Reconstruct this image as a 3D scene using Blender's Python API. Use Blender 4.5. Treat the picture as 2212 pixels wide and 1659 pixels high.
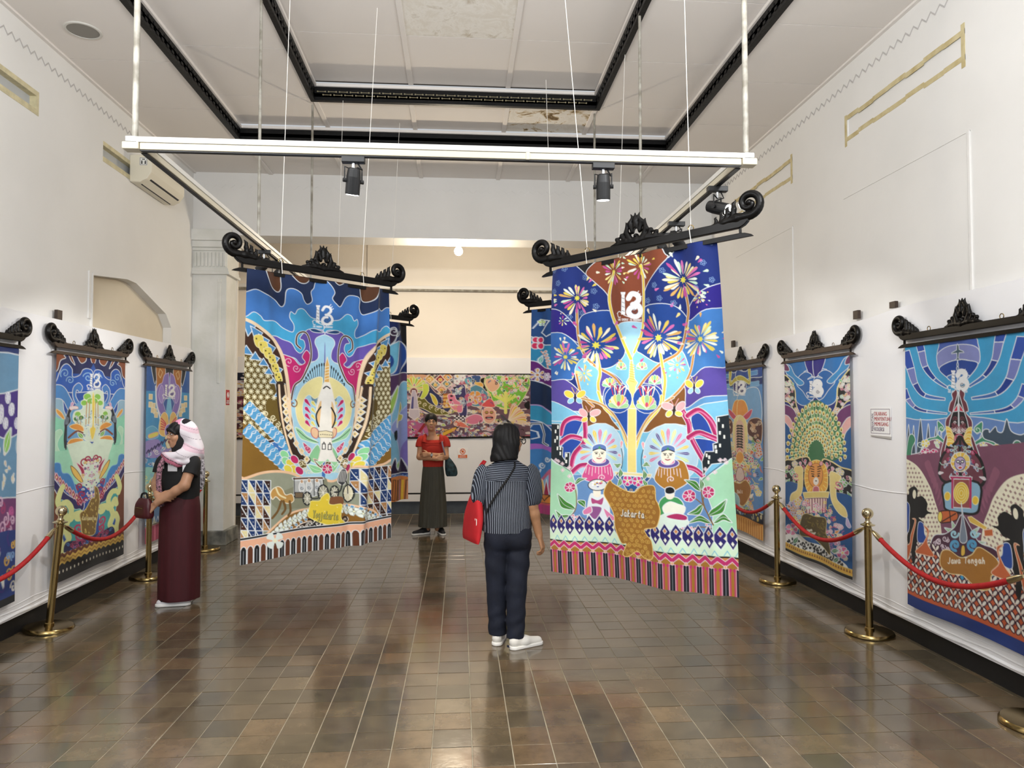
import bpy, bmesh, math, random
import numpy as np
from mathutils import Vector, Matrix
from mathutils.geometry import tessellate_polygon

for o in list(bpy.data.objects):
    bpy.data.objects.remove(o, do_unlink=True)
S = bpy.context.scene
COL = S.collection
PI = math.pi
R = math.radians

# ------------------------------------------------------------------ camera
cam_d = bpy.data.cameras.new('camera')
cam_d.sensor_width = 36.0
cam_d.lens = 36.0 * 1533.0 / 2212.0
cam_d.clip_start = 0.05
cam = bpy.data.objects.new('camera', cam_d)
cam.location = (0, 0, 1.70)
cam.rotation_euler = (R(90 + 1.887), 0, R(-4.214))
COL.objects.link(cam)
S.camera = cam

# ------------------------------------------------------------------ world, light, exposure
S.view_settings.view_transform = 'Standard'
S.view_settings.look = 'None'
S.view_settings.exposure = 0.0
S.view_settings.gamma = 1.0
S.view_settings.use_curve_mapping = False
world = bpy.data.worlds.new('world')
S.world = world
world.use_nodes = True
bg = world.node_tree.nodes['Background']
bg.inputs[0].default_value = (0.93, 0.96, 1.0, 1)
bg.inputs[1].default_value = 0.6


def area_light(name, loc, rot, size, power, color=(1, 1, 1)):
    d = bpy.data.lights.new(name, 'AREA')
    d.shape = 'RECTANGLE'
    d.size, d.size_y = size
    d.energy = power
    d.color = color
    o = bpy.data.objects.new(name, d)
    o.location = loc
    o.rotation_euler = rot
    COL.objects.link(o)
    return o


# unseen fill lights added out of frame to brighten the hall and the ceiling
FILL_COOL = (0.97, 0.985, 1.0)
for x, y in ((-1.9, 1.5), (1.85, 1.5), (0, -1.4)):
    area_light('fill_light_down', (x, y, 3.55), (0, 0, 0), (0.25, 2.2), 80, FILL_COOL)
for x, y in ((-1.2, 1.9), (1.15, 1.9), (0, -1.4)):
    area_light('fill_light_up', (x, y, 3.55), (R(140), 0, 0), (1.6, 0.25), 80, FILL_COOL)
# warm wall washers of the room beyond the beam
for x in (-3.4, -1.1, 1.2, 3.4):
    d = bpy.data.lights.new('far_room_washer', 'SPOT')
    d.energy, d.spot_size, d.spot_blend, d.shadow_soft_size, d.color = 44, R(95), 1.0, .08, (1.0, 0.80, 0.55)
    o = bpy.data.objects.new('far_room_washer', d)
    o.location = (x, 9.75, 4.05)
    o.rotation_euler = (R(42), 0, 0)
    COL.objects.link(o)


# ------------------------------------------------------------------ scene bookkeeping
def tag(o, label=None, cat=None, group=None, kind=None):
    if label: o['label'] = label
    if cat: o['category'] = cat
    if group: o['group'] = group
    if kind: o['kind'] = kind
    return o


def empty(name, loc=(0, 0, 0), rz=0.0, label=None, cat=None, group=None, kind=None):
    o = bpy.data.objects.new(name, None)
    o.empty_display_size = 0.1
    o.location = loc
    o.rotation_euler = (0, 0, rz)
    COL.objects.link(o)
    return tag(o, label, cat, group, kind)


def link(name, me, parent=None, mat=None, smooth=False):
    if mat is not None and len(me.materials) == 0:
        for m in (mat if isinstance(mat, (list, tuple)) else [mat]):
            me.materials.append(m)
    if smooth:
        me.polygons.foreach_set('use_smooth', [True] * len(me.polygons))
    o = bpy.data.objects.new(name, me)
    COL.objects.link(o)
    if parent is not None: o.parent = parent
    return o


def copy_tree(o, parent=None):
    c = o.copy()
    COL.objects.link(c)
    c.parent = parent
    for ch in list(o.children):
        copy_tree(ch, c)
    return c


class MB:
    """collects simple solids and links them as ONE mesh object"""
    def __init__(self):
        self.v, self.f = [], []

    def add(self, vs, fs):
        n = len(self.v)
        self.v += [tuple(p) for p in vs]
        self.f += [tuple(i + n for i in q) for q in fs]
        return self

    def box(self, x0, x1, y0, y1, z0, z1):
        return self.add([(x0, y0, z0), (x1, y0, z0), (x1, y1, z0), (x0, y1, z0), (x0, y0, z1), (x1, y0, z1), (x1, y1, z1), (x0, y1, z1)],
                        [(3, 2, 1, 0), (4, 5, 6, 7), (0, 1, 5, 4), (1, 2, 6, 5), (2, 3, 7, 6), (3, 0, 4, 7)])

    def cbox(self, c, s, rot=None):
        m = rot if rot is not None else Matrix.Identity(3)
        vs = []
        for dz in (-.5, .5):
            for dx, dy in ((-.5, -.5), (.5, -.5), (.5, .5), (-.5, .5)):
                vs.append(tuple(Vector(c) + m @ Vector((dx * s[0], dy * s[1], dz * s[2]))))
        return self.add(vs, [(3, 2, 1, 0), (4, 5, 6, 7), (0, 1, 5, 4), (1, 2, 6, 5), (2, 3, 7, 6), (3, 0, 4, 7)])

    def tube(self, pts, r, n=10, caps=True):
        pts = [Vector(p) for p in pts]
        rs = r if isinstance(r, (list, tuple)) else [r] * len(pts)
        base = len(self.v)
        prev = None
        for i, p in enumerate(pts):
            t = (pts[min(i + 1, len(pts) - 1)] - pts[max(i - 1, 0)])
            t.normalize()
            if prev is None:
                a = Vector((0, 0, 1)) if abs(t.z) < .9 else Vector((1, 0, 0))
                u = t.cross(a).normalized()
            else:
                u = (prev - t * prev.dot(t)).normalized()
            prev = u
            w = t.cross(u)
            for k in range(n):
                a = 2 * PI * k / n
                self.v.append(tuple(p + (u * math.cos(a) + w * math.sin(a)) * rs[i]))
        for i in range(len(pts) - 1):
            for k in range(n):
                a, b = base + i * n + k, base + i * n + (k + 1) % n
                self.f.append((a, b, b + n, a + n))
        if caps:
            self.f.append(tuple(base + k for k in range(n))[::-1])
            self.f.append(tuple(base + (len(pts) - 1) * n + k for k in range(n)))
        return self

    def lathe(self, prof, c=(0, 0, 0), n=24, caps=True):
        base = len(self.v)
        for r, z in prof:
            for k in range(n):
                a = 2 * PI * k / n
                self.v.append((c[0] + r * math.cos(a), c[1] + r * math.sin(a), c[2] + z))
        for i in range(len(prof) - 1):
            for k in range(n):
                a, b = base + i * n + k, base + i * n + (k + 1) % n
                self.f.append((a, b, b + n, a + n))
        if caps:
            self.f.append(tuple(base + k for k in range(n))[::-1])
            self.f.append(tuple(base + (len(prof) - 1) * n + k for k in range(n)))
        return self

    def prism(self, poly, fn0, fn1):
        """poly: 2d outline; fn0/fn1 map a 2d point to the two 3d faces"""
        n = len(poly)
        b = len(self.v)
        self.v += [tuple(fn0(p)) for p in poly] + [tuple(fn1(p)) for p in poly]
        for t in tessellate_polygon([[Vector((p[0], p[1], 0)) for p in poly]]):
            self.f.append((b + t[0], b + t[1], b + t[2]))
            self.f.append((b + n + t[2], b + n + t[1], b + n + t[0]))
        for i in range(n):
            j = (i + 1) % n
            self.f.append((b + i, b + j, b + n + j, b + n + i))
        return self

    def mesh(self, name='part', recalc=True):
        me = bpy.data.meshes.new(name)
        me.from_pydata(self.v, [], self.f)
        if recalc:
            bm = bmesh.new()
            bm.from_mesh(me)
            bmesh.ops.recalc_face_normals(bm, faces=bm.faces)
            bm.to_mesh(me)
            bm.free()
        me.update()
        return me

    def build(self, name, mat, parent=None, smooth=False, bevel=0.0, seg=2):
        o = link(name, self.mesh(name), parent, mat, smooth)
        if smooth: o.data.set_sharp_from_angle(angle=R(40))
        if bevel:
            m = o.modifiers.new('bevel', 'BEVEL')
            m.width, m.segments, m.limit_method = bevel, seg, 'ANGLE'
        return o


def crom(pts, closed=True, n=6):
    """smooth Catmull-Rom curve through points"""
    p = np.asarray(pts, float)
    m = len(p)
    t = np.linspace(0, 1, n, endpoint=False)[:, None]
    out = []
    for i in range(m if closed else m - 1):
        if closed:
            a, b, c, d = p[(i - 1) % m], p[i], p[(i + 1) % m], p[(i + 2) % m]
        else:
            a, b, c, d = p[max(i - 1, 0)], p[i], p[i + 1], p[min(i + 2, m - 1)]
        out.append(.5 * ((2 * b) + (c - a) * t + (2 * a - 5 * b + 4 * c - d) * t ** 2 + (3 * b - a - 3 * c + d) * t ** 3))
    if not closed: out.append(p[-1:])
    return np.concatenate(out)


# ------------------------------------------------------------------ materials
def srgb(h):
    if isinstance(h, str):
        h = h.lstrip('#')
        h = tuple(int(h[i:i + 2], 16) / 255 for i in (0, 2, 4))
    return tuple((c / 12.92 if c <= .04045 else ((c + .055) / 1.055) ** 2.4) for c in h)


def new_mat(name):
    m = bpy.data.materials.new(name)
    m.use_nodes = True
    nt = m.node_tree
    return m, nt, nt.nodes['Principled BSDF']


def N(nt, kind, **kw):
    n = nt.nodes.new(kind)
    for k, v in kw.items(): setattr(n, k, v)
    return n


def mat(name, col, rough=.6, metal=0.0, vary=0.0, vscale=6.0, bump=0.0, bscale=60.0, spec=.5, col2=None, coat=0.0, stretch=None):
    m, nt, b = new_mat(name)
    c = srgb(col)
    b.inputs['Roughness'].default_value = rough
    b.inputs['Metallic'].default_value = metal
    b.inputs['Specular IOR Level'].default_value = spec
    if coat: b.inputs['Coat Weight'].default_value = coat
    b.inputs['Base Color'].default_value = (*c, 1)
    tc = N(nt, 'ShaderNodeTexCoord')
    src = tc.outputs['Object']
    if stretch:
        mp = N(nt, 'ShaderNodeMapping')
        mp.inputs['Scale'].default_value = stretch
        nt.links.new(src, mp.inputs[0])
        src = mp.outputs[0]
    if vary:
        no = N(nt, 'ShaderNodeTexNoise')
        no.inputs['Scale'].default_value = vscale
        no.inputs['Detail'].default_value = 4
        nt.links.new(src, no.inputs['Vector'])
        rp = N(nt, 'ShaderNodeValToRGB')
        c2 = srgb(col2) if col2 else tuple(max(0, x * (1 - vary)) for x in c)
        rp.color_ramp.elements[0].position = .35
        rp.color_ramp.elements[1].position = .65
        rp.color_ramp.elements[0].color = (*c2, 1)
        rp.color_ramp.elements[1].color = (*c, 1)
        nt.links.new(no.outputs[0], rp.inputs[0])
        nt.links.new(rp.outputs[0], b.inputs['Base Color'])
    if bump:
        nb = N(nt, 'ShaderNodeTexNoise')
        nb.inputs['Scale'].default_value = bscale
        nb.inputs['Detail'].default_value = 3
        nt.links.new(src, nb.inputs['Vector'])
        bp = N(nt, 'ShaderNodeBump')
        bp.inputs['Strength'].default_value = bump
        bp.inputs['Distance'].default_value = .01
        nt.links.new(nb.outputs[0], bp.inputs['Height'])
        nt.links.new(bp.outputs[0], b.inputs['Normal'])
    return m


def attr_mat(name, attr='print', rough=.75, weave=.0, spec=.25):
    """cloth or sheet whose dye colours are stored with the mesh"""
    m, nt, b = new_mat(name)
    a = N(nt, 'ShaderNodeAttribute', attribute_name=attr)
    nt.links.new(a.outputs['Color'], b.inputs['Base Color'])
    b.inputs['Roughness'].default_value = rough
    b.inputs['Specular IOR Level'].default_value = spec
    if weave:
        tc = N(nt, 'ShaderNodeTexCoord')
        no = N(nt, 'ShaderNodeTexNoise')
        no.inputs['Scale'].default_value = 9
        no.inputs['Detail'].default_value = 5
        nt.links.new(tc.outputs['Object'], no.inputs['Vector'])
        bp = N(nt, 'ShaderNodeBump')
        bp.inputs['Strength'].default_value = weave
        bp.inputs['Distance'].default_value = .02
        nt.links.new(no.outputs[0], bp.inputs['Height'])
        nt.links.new(bp.outputs[0], b.inputs['Normal'])
        b.inputs['Sheen Weight'].default_value = .15
    return m


def emit_mat(name, col, strength):
    m, nt, b = new_mat(name)
    b.inputs['Base Color'].default_value = (*srgb(col), 1)
    b.inputs['Emission Color'].default_value = (*srgb(col), 1)
    b.inputs['Emission Strength'].default_value = strength
    return m


M = {}
M['wall'] = mat('white_plaster', '#e8e7e4', .85, vary=.06, vscale=1.1, bump=.10, bscale=18)
M['wall_far'] = mat('cream_plaster', '#ece5da', .85, vary=.05, vscale=1.0, bump=.08, bscale=18)
M['pillar'] = mat('aged_white_paint', '#e6e6e2', .75, vary=.10, vscale=3.0, bump=.12, bscale=25, col2='#d6d7d0')
M['ceil'] = mat('ceiling_board_paint', '#e8e3de', .9, vary=.04, vscale=.9)
M['ceil_gap'] = mat('ceiling_joint_grey', '#6f6a63', .9)  # darker grey backing that shows in the joints between boards
M['black_wood'] = mat('black_painted_timber', '#0b0b0c', .5, spec=.25, bump=.2, bscale=40)
M['cloth_white'] = mat('white_stretched_cloth', '#eeeef0', .8, vary=.03, vscale=2.2, bump=.10, bscale=5)
M['skirt_black'] = mat('black_plinth', '#0d0d0e', .6)
M['brass'] = mat('polished_brass', '#a08a5a', .20, 1.0)
M['brass_pale'] = mat('bright_brass', '#cfc19c', .14, 1.0)
M['rope'] = mat('red_velvet', '#b3141a', .65, vary=.2, vscale=30, bump=.2, bscale=200)
M['ebony'] = mat('black_lacquered_wood', '#080605', .34, vary=.3, vscale=8, spec=.22)
M['brown_wood'] = mat('dark_stained_wood', '#3a2a20', .45, vary=.35, vscale=10, bump=.2, bscale=30, stretch=(1, 6, 6))
M['rail_white'] = mat('white_aluminium', '#cfcdc7', .4)
M['rail_cream'] = mat('yellowed_white_cover', '#c2bba6', .45)
M['rail_dark'] = mat('track_slot', '#17181a', .5)
M['pipe'] = mat('painted_conduit', '#aaa79d', .5, vary=.3, vscale=14, col2='#7d786c')
M['lamp_black'] = mat('matt_black_metal', '#101113', .45)
M['steel'] = mat('steel', '#b9bbbd', .3, 1.0)
M['string'] = mat('white_cord', '#e9e6df', .8)
# ------------------------------------------------------------------ the room
XL, XR, YB, YF, ZC = -3.33, 3.31, -2.6, 9.07, 4.65


def sheet(outer, holes, fn):
    """flat face with holes; fn(u, v, d) gives the 3d point at recess depth d. holes: list of (outline, depth)"""
    mb = MB()
    loops = [[Vector((p[0], p[1], 0)) for p in outer]] + [[Vector((p[0], p[1], 0)) for p in h[0]] for h in holes]
    flat = [p for l in loops for p in l]
    mb.add([fn(p.x, p.y, 0) for p in flat], [t for t in tessellate_polygon(loops)])
    for h, d in holes:
        n = len(h)
        mb.add([fn(*p, 0) for p in h] + [fn(*p, d) for p in h], [(i, (i + 1) % n, n + (i + 1) % n, n + i) for i in range(n)])
        mb.add([fn(*p, d) for p in h], [t for t in tessellate_polygon([[Vector((p[0], p[1], 0)) for p in h]])])
    return mb


def rect(a, b, c, d): return [(a, c), (b, c), (b, d), (a, d)]


niche = [(6.66, 2.0), (8.45, 2.0), (8.45, 2.62), (8.30, 2.76), (7.55, 2.98), (7.35, 2.985), (6.66, 2.90)]
vent1, vent2 = rect(4.37, 5.80, 4.0, 4.19), rect(6.82, 8.27, 4.0, 4.19)
wl = sheet(rect(YB, YF + .4, 0, ZC + .1), [(niche, .10), (vent1, .07), (vent2, .07)], lambda u, v, d: (XL - d, u, v))
wall_left = tag(wl.build('wall_left', M['wall']), kind='structure')
wr = sheet(rect(YB, YF + .4, 0, ZC + .1), [(rect(4.40, 5.78, 4.015, 4.165), .012), (rect(6.83, 8.24, 4.015, 4.165), .012)], lambda u, v, d: (XR + d, u, v))
wall_right = tag(wr.build('wall_right', M['wall']), kind='structure')

# recess reveal and vents on the left wall
mcream = mat('cream_gloss_frame', '#d9cfa9', .5, vary=.2, vscale=20)
mgrey = mat('grey_vent_board', '#b9bcbd', .7)
mbeige = mat('beige_recess_plaster', '#d8cdb8', .85, vary=.08, vscale=2)
MB().prism(niche, lambda p: (XL - .097, p[0], p[1]), lambda p: (XL - .092, p[0], p[1])).build('recess_back', mbeige, wall_left)
MB().box(XL - .004, XL + .012, 6.60, 6.64, 2.5, 2.93).box(XL - .004, XL + .018, 6.645, 6.66, 2.42, 2.92).build('recess_jamb', M['wall'], wall_left)
for y0, y1 in ((4.37, 5.80), (6.82, 8.27)):
    fr = MB()
    fr.box(XL - .068, XL + .004, y0, y1, 4.150, 4.19).box(XL - .068, XL + .004, y0, y1, 4.0, 4.045).box(XL - .068, XL + .004, y1 - .03, y1, 4.045, 4.15)
    fr.build('vent_frame', mcream, wall_left)
    MB().box(XL - .068, XL - .05, y0, y1 - .03, 4.045, 4.15).build('vent_board', mgrey, wall_left)

# tan tape around the blocked vents of the right wall, hairline outlines of the closed windows
mtape = mat('tan_masking_tape', '#cfc39a', .7, vary=.25, vscale=12, col2='#b9a878')
for k, (y0, y1) in enumerate(((4.36, 5.82), (6.79, 8.28))):
    t = MB()
    for i in range(7):
        a, b = y0 + (y1 - y0) * i / 7, y0 + (y1 - y0) * (i + 1) / 7
        o = .006 * math.sin(i * 2.3 + k)
        t.box(XR - .003, XR + .001, a, b, 4.158 + o, 4.196 + o).box(XR - .003, XR + .001, a, b, 3.985 - o, 4.022 - o)
    t.box(XR - .0035, XR + .001, y0, y0 + .035, 3.94, 4.235).box(XR - .0035, XR + .001, y1 - .03, y1, 3.94, 4.21)
    t.build('tape_border', mtape, wall_right)
for y0, y1 in ((4.33, 5.86), (6.79, 8.26)):
    g = MB()
    g.box(XR - .012, XR + .001, y0, y0 + .018, 2.40, 3.505).box(XR - .006, XR + .001, y0 + .03, y0 + .036, 2.40, 3.50)
    g.box(XR - .004, XR + .001, y0, y1, 3.498, 3.505)
    g.build('window_outline', M['wall'], wall_right)

# zigzag plaster lines under the ceiling
mzig = mat('grey_zigzag_line', '#bdbab8', .85)


def zigzag(name, n, p0, p1, z, amp, w, nrm, parent, m=None):
    p0, p1 = Vector(p0), Vector(p1)
    mb = MB()
    q = Vector(nrm) * .004
    pts = []
    for i in range(n + 1):
        b = p0.lerp(p1, i / n)
        b.z = z + (amp if i % 2 else -amp)
        pts.append(b)
    for i in range(n):
        a, b = pts[i], pts[i + 1]
        u = Vector((0, 0, w))
        mb.add([a + q, b + q, b + q + u, a + q + u, a, b, b + u, a + u], [(0, 1, 2, 3), (4, 5, 1, 0), (3, 2, 6, 7)])
    return mb.build(name, m or mzig, parent)


zigzag('zigzag_moulding', 190, (XL, 0, 0), (XL, 9.0, 0), 4.46, .022, .012, (1, 0, 0), wall_left)
zigzag('zigzag_moulding', 190, (XR, 0, 0), (XR, 9.0, 0), 4.46, .022, .012, (-1, 0, 0), wall_right)

# ------------------------------------------------------------------ floor: cement tiles of 20 cm
floor = empty('floor', kind='structure')
mgrout = mat('grout', '#aaa28e', .8, vary=.3, vscale=9)


def tile_material():
    m, nt, b = new_mat('worn_cement_tile')
    L = nt.links.new
    geo = N(nt, 'ShaderNodeNewGeometry')
    add = N(nt, 'ShaderNodeVectorMath', operation='ADD')
    add.inputs[1].default_value = (-.066 + 20, -.02 + 20, 20)
    L(geo.outputs['Position'], add.inputs[0])
    sc = N(nt, 'ShaderNodeVectorMath', operation='MULTIPLY')
    sc.inputs[1].default_value = (5, 5, .01)
    L(add.outputs[0], sc.inputs[0])
    fl = N(nt, 'ShaderNodeVectorMath', operation='FLOOR')
    L(sc.outputs[0], fl.inputs[0])
    wn = N(nt, 'ShaderNodeTexWhiteNoise')
    L(fl.outputs[0], wn.inputs['Vector'])
    rp = N(nt, 'ShaderNodeValToRGB')
    e = rp.color_ramp.elements
    e[0].position, e[0].color = 0, (*srgb('#50483a'), 1)
    e[1].position, e[1].color = 1, (*srgb('#70624c'), 1)
    for p, c in ((.25, '#5c513f'), (.5, '#6c5a43'), (.75, '#645743'), (.9, '#524a39')):
        k = e.new(p)
        k.color = (*srgb(c), 1)
    L(wn.outputs['Value'], rp.inputs[0])
    no = N(nt, 'ShaderNodeTexNoise')
    no.inputs['Scale'].default_value = 7
    no.inputs['Detail'].default_value = 6
    no.inputs['Roughness'].default_value = .65
    L(geo.outputs['Position'], no.inputs['Vector'])
    mr = N(nt, 'ShaderNodeMapRange')
    mr.inputs['From Min'].default_value = .3
    mr.inputs['From Max'].default_value = .7
    mr.inputs['To Min'].default_value = .68
    mr.inputs['To Max'].default_value = 1.2
    L(no.outputs[0], mr.inputs['Value'])
    mx = N(nt, 'ShaderNodeVectorMath', operation='MULTIPLY')
    L(rp.outputs[0], mx.inputs[0])
    L(mr.outputs[0], mx.inputs[1])
    L(mx.outputs[0], b.inputs['Base Color'])
    n2 = N(nt, 'ShaderNodeTexNoise')
    n2.inputs['Scale'].default_value = 3
    n2.inputs['Detail'].default_value = 5
    L(geo.outputs['Position'], n2.inputs['Vector'])
    m2 = N(nt, 'ShaderNodeMapRange')
    m2.inputs['From Min'].default_value = .3
    m2.inputs['From Max'].default_value = .7
    m2.inputs['To Min'].default_value = .12
    m2.inputs['To Max'].default_value = .26
    L(n2.outputs[0], m2.inputs['Value'])
    L(m2.outputs[0], b.inputs['Roughness'])
    b.inputs['Specular IOR Level'].default_value = .8
    b.inputs['Coat Weight'].default_value = .45
    b.inputs['Coat Roughness'].default_value = .10
    bp = N(nt, 'ShaderNodeBump')
    bp.inputs['Strength'].default_value = .06
    bp.inputs['Distance'].default_value = .02
    L(no.outputs[0], bp.inputs['Height'])
    L(bp.outputs[0], b.inputs['Normal'])
    return m


M['tile'] = tile_material()
MB().box(-5.6, 5.6, YB, 11.55, -.05, -.0035).build('grout_bed', mgrout, floor)
TX0, TY0, TS = .066, .02, .2


def tile_solid(mb, cx, cy, dz=0.0, tx=0.0, ty=0.0):
    a, b = .0974, .0964
    zz = lambda x, y: dz + tx * x + ty * y
    vs = [(cx + s * a, cy + t * a, -.006) for s, t in ((-1, -1), (1, -1), (1, 1), (-1, 1))]
    vs += [(cx + s * a, cy + t * a, -.0006 + zz(s, t)) for s, t in ((-1, -1), (1, -1), (1, 1), (-1, 1))]
    vs += [(cx + s * b, cy + t * b, zz(s, t)) for s, t in ((-1, -1), (1, -1), (1, 1), (-1, 1))]
    fs = [(8, 9, 10, 11)]
    for k in range(4):
        j = (k + 1) % 4
        fs += [(k, j, 4 + j, 4 + k), (4 + k, 4 + j, 8 + j, 8 + k)]
    mb.add(vs, fs)


rng = random.Random(5)
tiles = []
for i in range(-29, 28):
    for j in range(-13, 58):
        cx, cy = TX0 + TS * (i + .5), TY0 + TS * (j + .5)
        if cy > 11.5 or (cy < 9.5 and (cx < XL - .1 or cx > XR + .1)): continue
        tiles.append((cx, cy))
# the tiles that show largest: nearest rows inside the view
yaw = R(4.214)


def in_view(c):
    d = c[1] * math.cos(yaw) + c[0] * math.sin(yaw)
    x = c[0] * math.cos(yaw) - c[1] * math.sin(yaw)
    return d > 3.15 and abs(x) < .735 * d + .05 and XL < c[0] < XR


near = sorted([c for c in tiles if in_view(c)], key=lambda c: c[1] + .02 * abs(c[0]))[:300]
nearset = set(near)
tmesh = []
for k in range(6):
    t = MB()
    tile_solid(t, 0, 0, rng.uniform(-.0006, .0006), rng.uniform(-.0005, .0005), rng.uniform(-.0005, .0005))
    tmesh.append(t.mesh('tile', recalc=False))
    tmesh[-1].materials.append(M['tile'])
for c in near:
    o = bpy.data.objects.new('tile', rng.choice(tmesh))
    o.location = (c[0], c[1], 0)
    o.parent = floor
    COL.objects.link(o)
rest = MB()
for c in tiles:
    if c not in nearset:
        tile_solid(rest, c[0], c[1], rng.uniform(-.0006, .0006), rng.uniform(-.0005, .0005), rng.uniform(-.0005, .0005))
tag(link('tile_field', rest.mesh('tile_field', recalc=False), floor, M['tile']), kind='stuff')

# ------------------------------------------------------------------ ceiling: two-step coffer of boards
ceiling = empty('ceiling', kind='structure')
OX0, OX1, OY0, OY1 = -2.40, 2.34, -.6, 7.86      # outer step
IX0, IX1, IY0, IY1 = -1.457, 1.395, .12, 7.14    # inner step
Z1, Z2, Z3 = ZC, 4.80, 4.975
bk = MB()
bk.box(XL - .1, OX0, YB, YF + .1, Z1 + .012, Z1 + .05).box(OX1, XR + .1, YB, YF + .1, Z1 + .012, Z1 + .05)
bk.box(OX0, OX1, OY1, YF + .1, Z1 + .012, Z1 + .05).box(OX0, OX1, YB, OY0, Z1 + .012, Z1 + .05)
bk.box(OX0, IX0, OY0, OY1, Z2 + .012, Z2 + .05).box(IX1, OX1, OY0, OY1, Z2 + .012, Z2 + .05)
bk.box(IX0, IX1, IY1, OY1, Z2 + .012, Z2 + .05).box(IX0, IX1, OY0, IY0, Z2 + .012, Z2 + .05)
bk.box(IX0 - .05, IX1 + .05, IY0 - .05, IY1 + .05, Z3 + .012, Z3 + .05)
bk.build('ceiling_backing', M['ceil_gap'], ceiling)
mstain = None


def panel(x0, x1, y0, y1, z, m=None, g=.0035):
    return MB().box(x0 + g, x1 - g, y0 + g, y1 - g, z, z + .012).build('ceiling_panel', m or M['ceil'], ceiling)


def stained(name, amount, dark):
    m, nt, b = new_mat(name)
    L = nt.links.new
    tc = N(nt, 'ShaderNodeTexCoord')
    no = N(nt, 'ShaderNodeTexNoise')
    no.inputs['Scale'].default_value = 5.5
    no.inputs['Detail'].default_value = 9
    no.inputs['Roughness'].default_value = .72
    no.inputs['Distortion'].default_value = .6
    L(tc.outputs['Object'], no.inputs['Vector'])
    rp = N(nt, 'ShaderNodeValToRGB')
    e = rp.color_ramp.elements
    e[0].position, e[0].color = .36 - .06 * (1 - amount), (*srgb(dark), 1)
    e[1].position, e[1].color = .58, (*srgb('#e2ddd3'), 1)
    k = e.new(.41 - .05 * (1 - amount))
    k.color = (*srgb('#c7b593' if amount > .5 else '#d2cbbe'), 1)
    k = e.new(.47)
    k.color = (*srgb('#ece9e2'), 1)
    L(no.outputs[0], rp.inputs[0])
    L(rp.outputs[0], b.inputs['Base Color'])
    b.inputs['Roughness'].default_value = .9
    return m


mst1, mst2 = stained('water_stained_board', 1.0, '#6d5632'), stained('faintly_stained_board', .2, '#c2b49c')
ys = [-2.6, -1.6, -.6, .36, 1.33, 2.3, 3.27, 4.24, 5.2, 6.17, 7.14, 8.03, 9.17]
for a, b_ in zip(ys[:-1], ys[1:]):
    panel(XL - .02, OX0, a, b_, Z1)
    panel(OX1, XR + .02, a, b_, Z1)
xs = [-2.40, -1.457, -.50, .485, 1.395, 2.34]
for a, b_ in zip(xs[:-1], xs[1:]):
    panel(a, b_, OY1, 9.17, Z1)
    panel(a, b_, YB, OY0, Z1)
for a, b_ in zip([-.6, .36, 1.33, 2.3, 3.27, 4.24, 5.2, 6.17, 7.14], [.36, 1.33, 2.3, 3.27, 4.24, 5.2, 6.17, 7.14, 7.86]):
    panel(OX0, IX0, a, b_, Z2)
    panel(IX1, OX1, a, b_, Z2)
for k, (a, b_) in enumerate(zip([-1.457, -.5, .485], [-.5, .485, 1.395])):
    panel(a, b_, IY1, OY1, Z2, mst1 if k == 2 else None)
    panel(a, b_, OY0, IY0, Z2)
    for i, (c, d) in enumerate(zip([.12, 1.33, 2.3, 3.27, 4.24, 5.2, 6.2], [1.33, 2.3, 3.27, 4.24, 5.2, 6.2, 7.14])):
        panel(a, b_, c, d, Z3, mst2 if (k == 1 and i == 5) else None)
# cover battens
for x in (-.5, .485):
    for y0, y1, z in ((IY0, IY1, Z3), (IY1 + .05, OY1, Z2), (OY1 + .05, YF, Z1)):
        MB().box(x - .025, x + .025, y0, y1, z - .016, z + .002).build('ceiling_batten', M['ceil'], ceiling, bevel=.005)
for x in (-1.457, 1.395):
    for y0, y1, z in ((IY1 + .05, OY1, Z2), (OY1 + .05, YF, Z1)):
        MB().box(x - .025, x + .025, y0, y1, z - .016, z + .002).build('ceiling_batten', M['ceil'], ceiling, bevel=.005)
for x in (-2.38, 2.32):
    MB().box(x - .025, x + .025, OY1 + .05, YF, Z1 - .016, Z1 + .002).build('ceiling_batten', M['ceil'], ceiling, bevel=.006)
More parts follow.
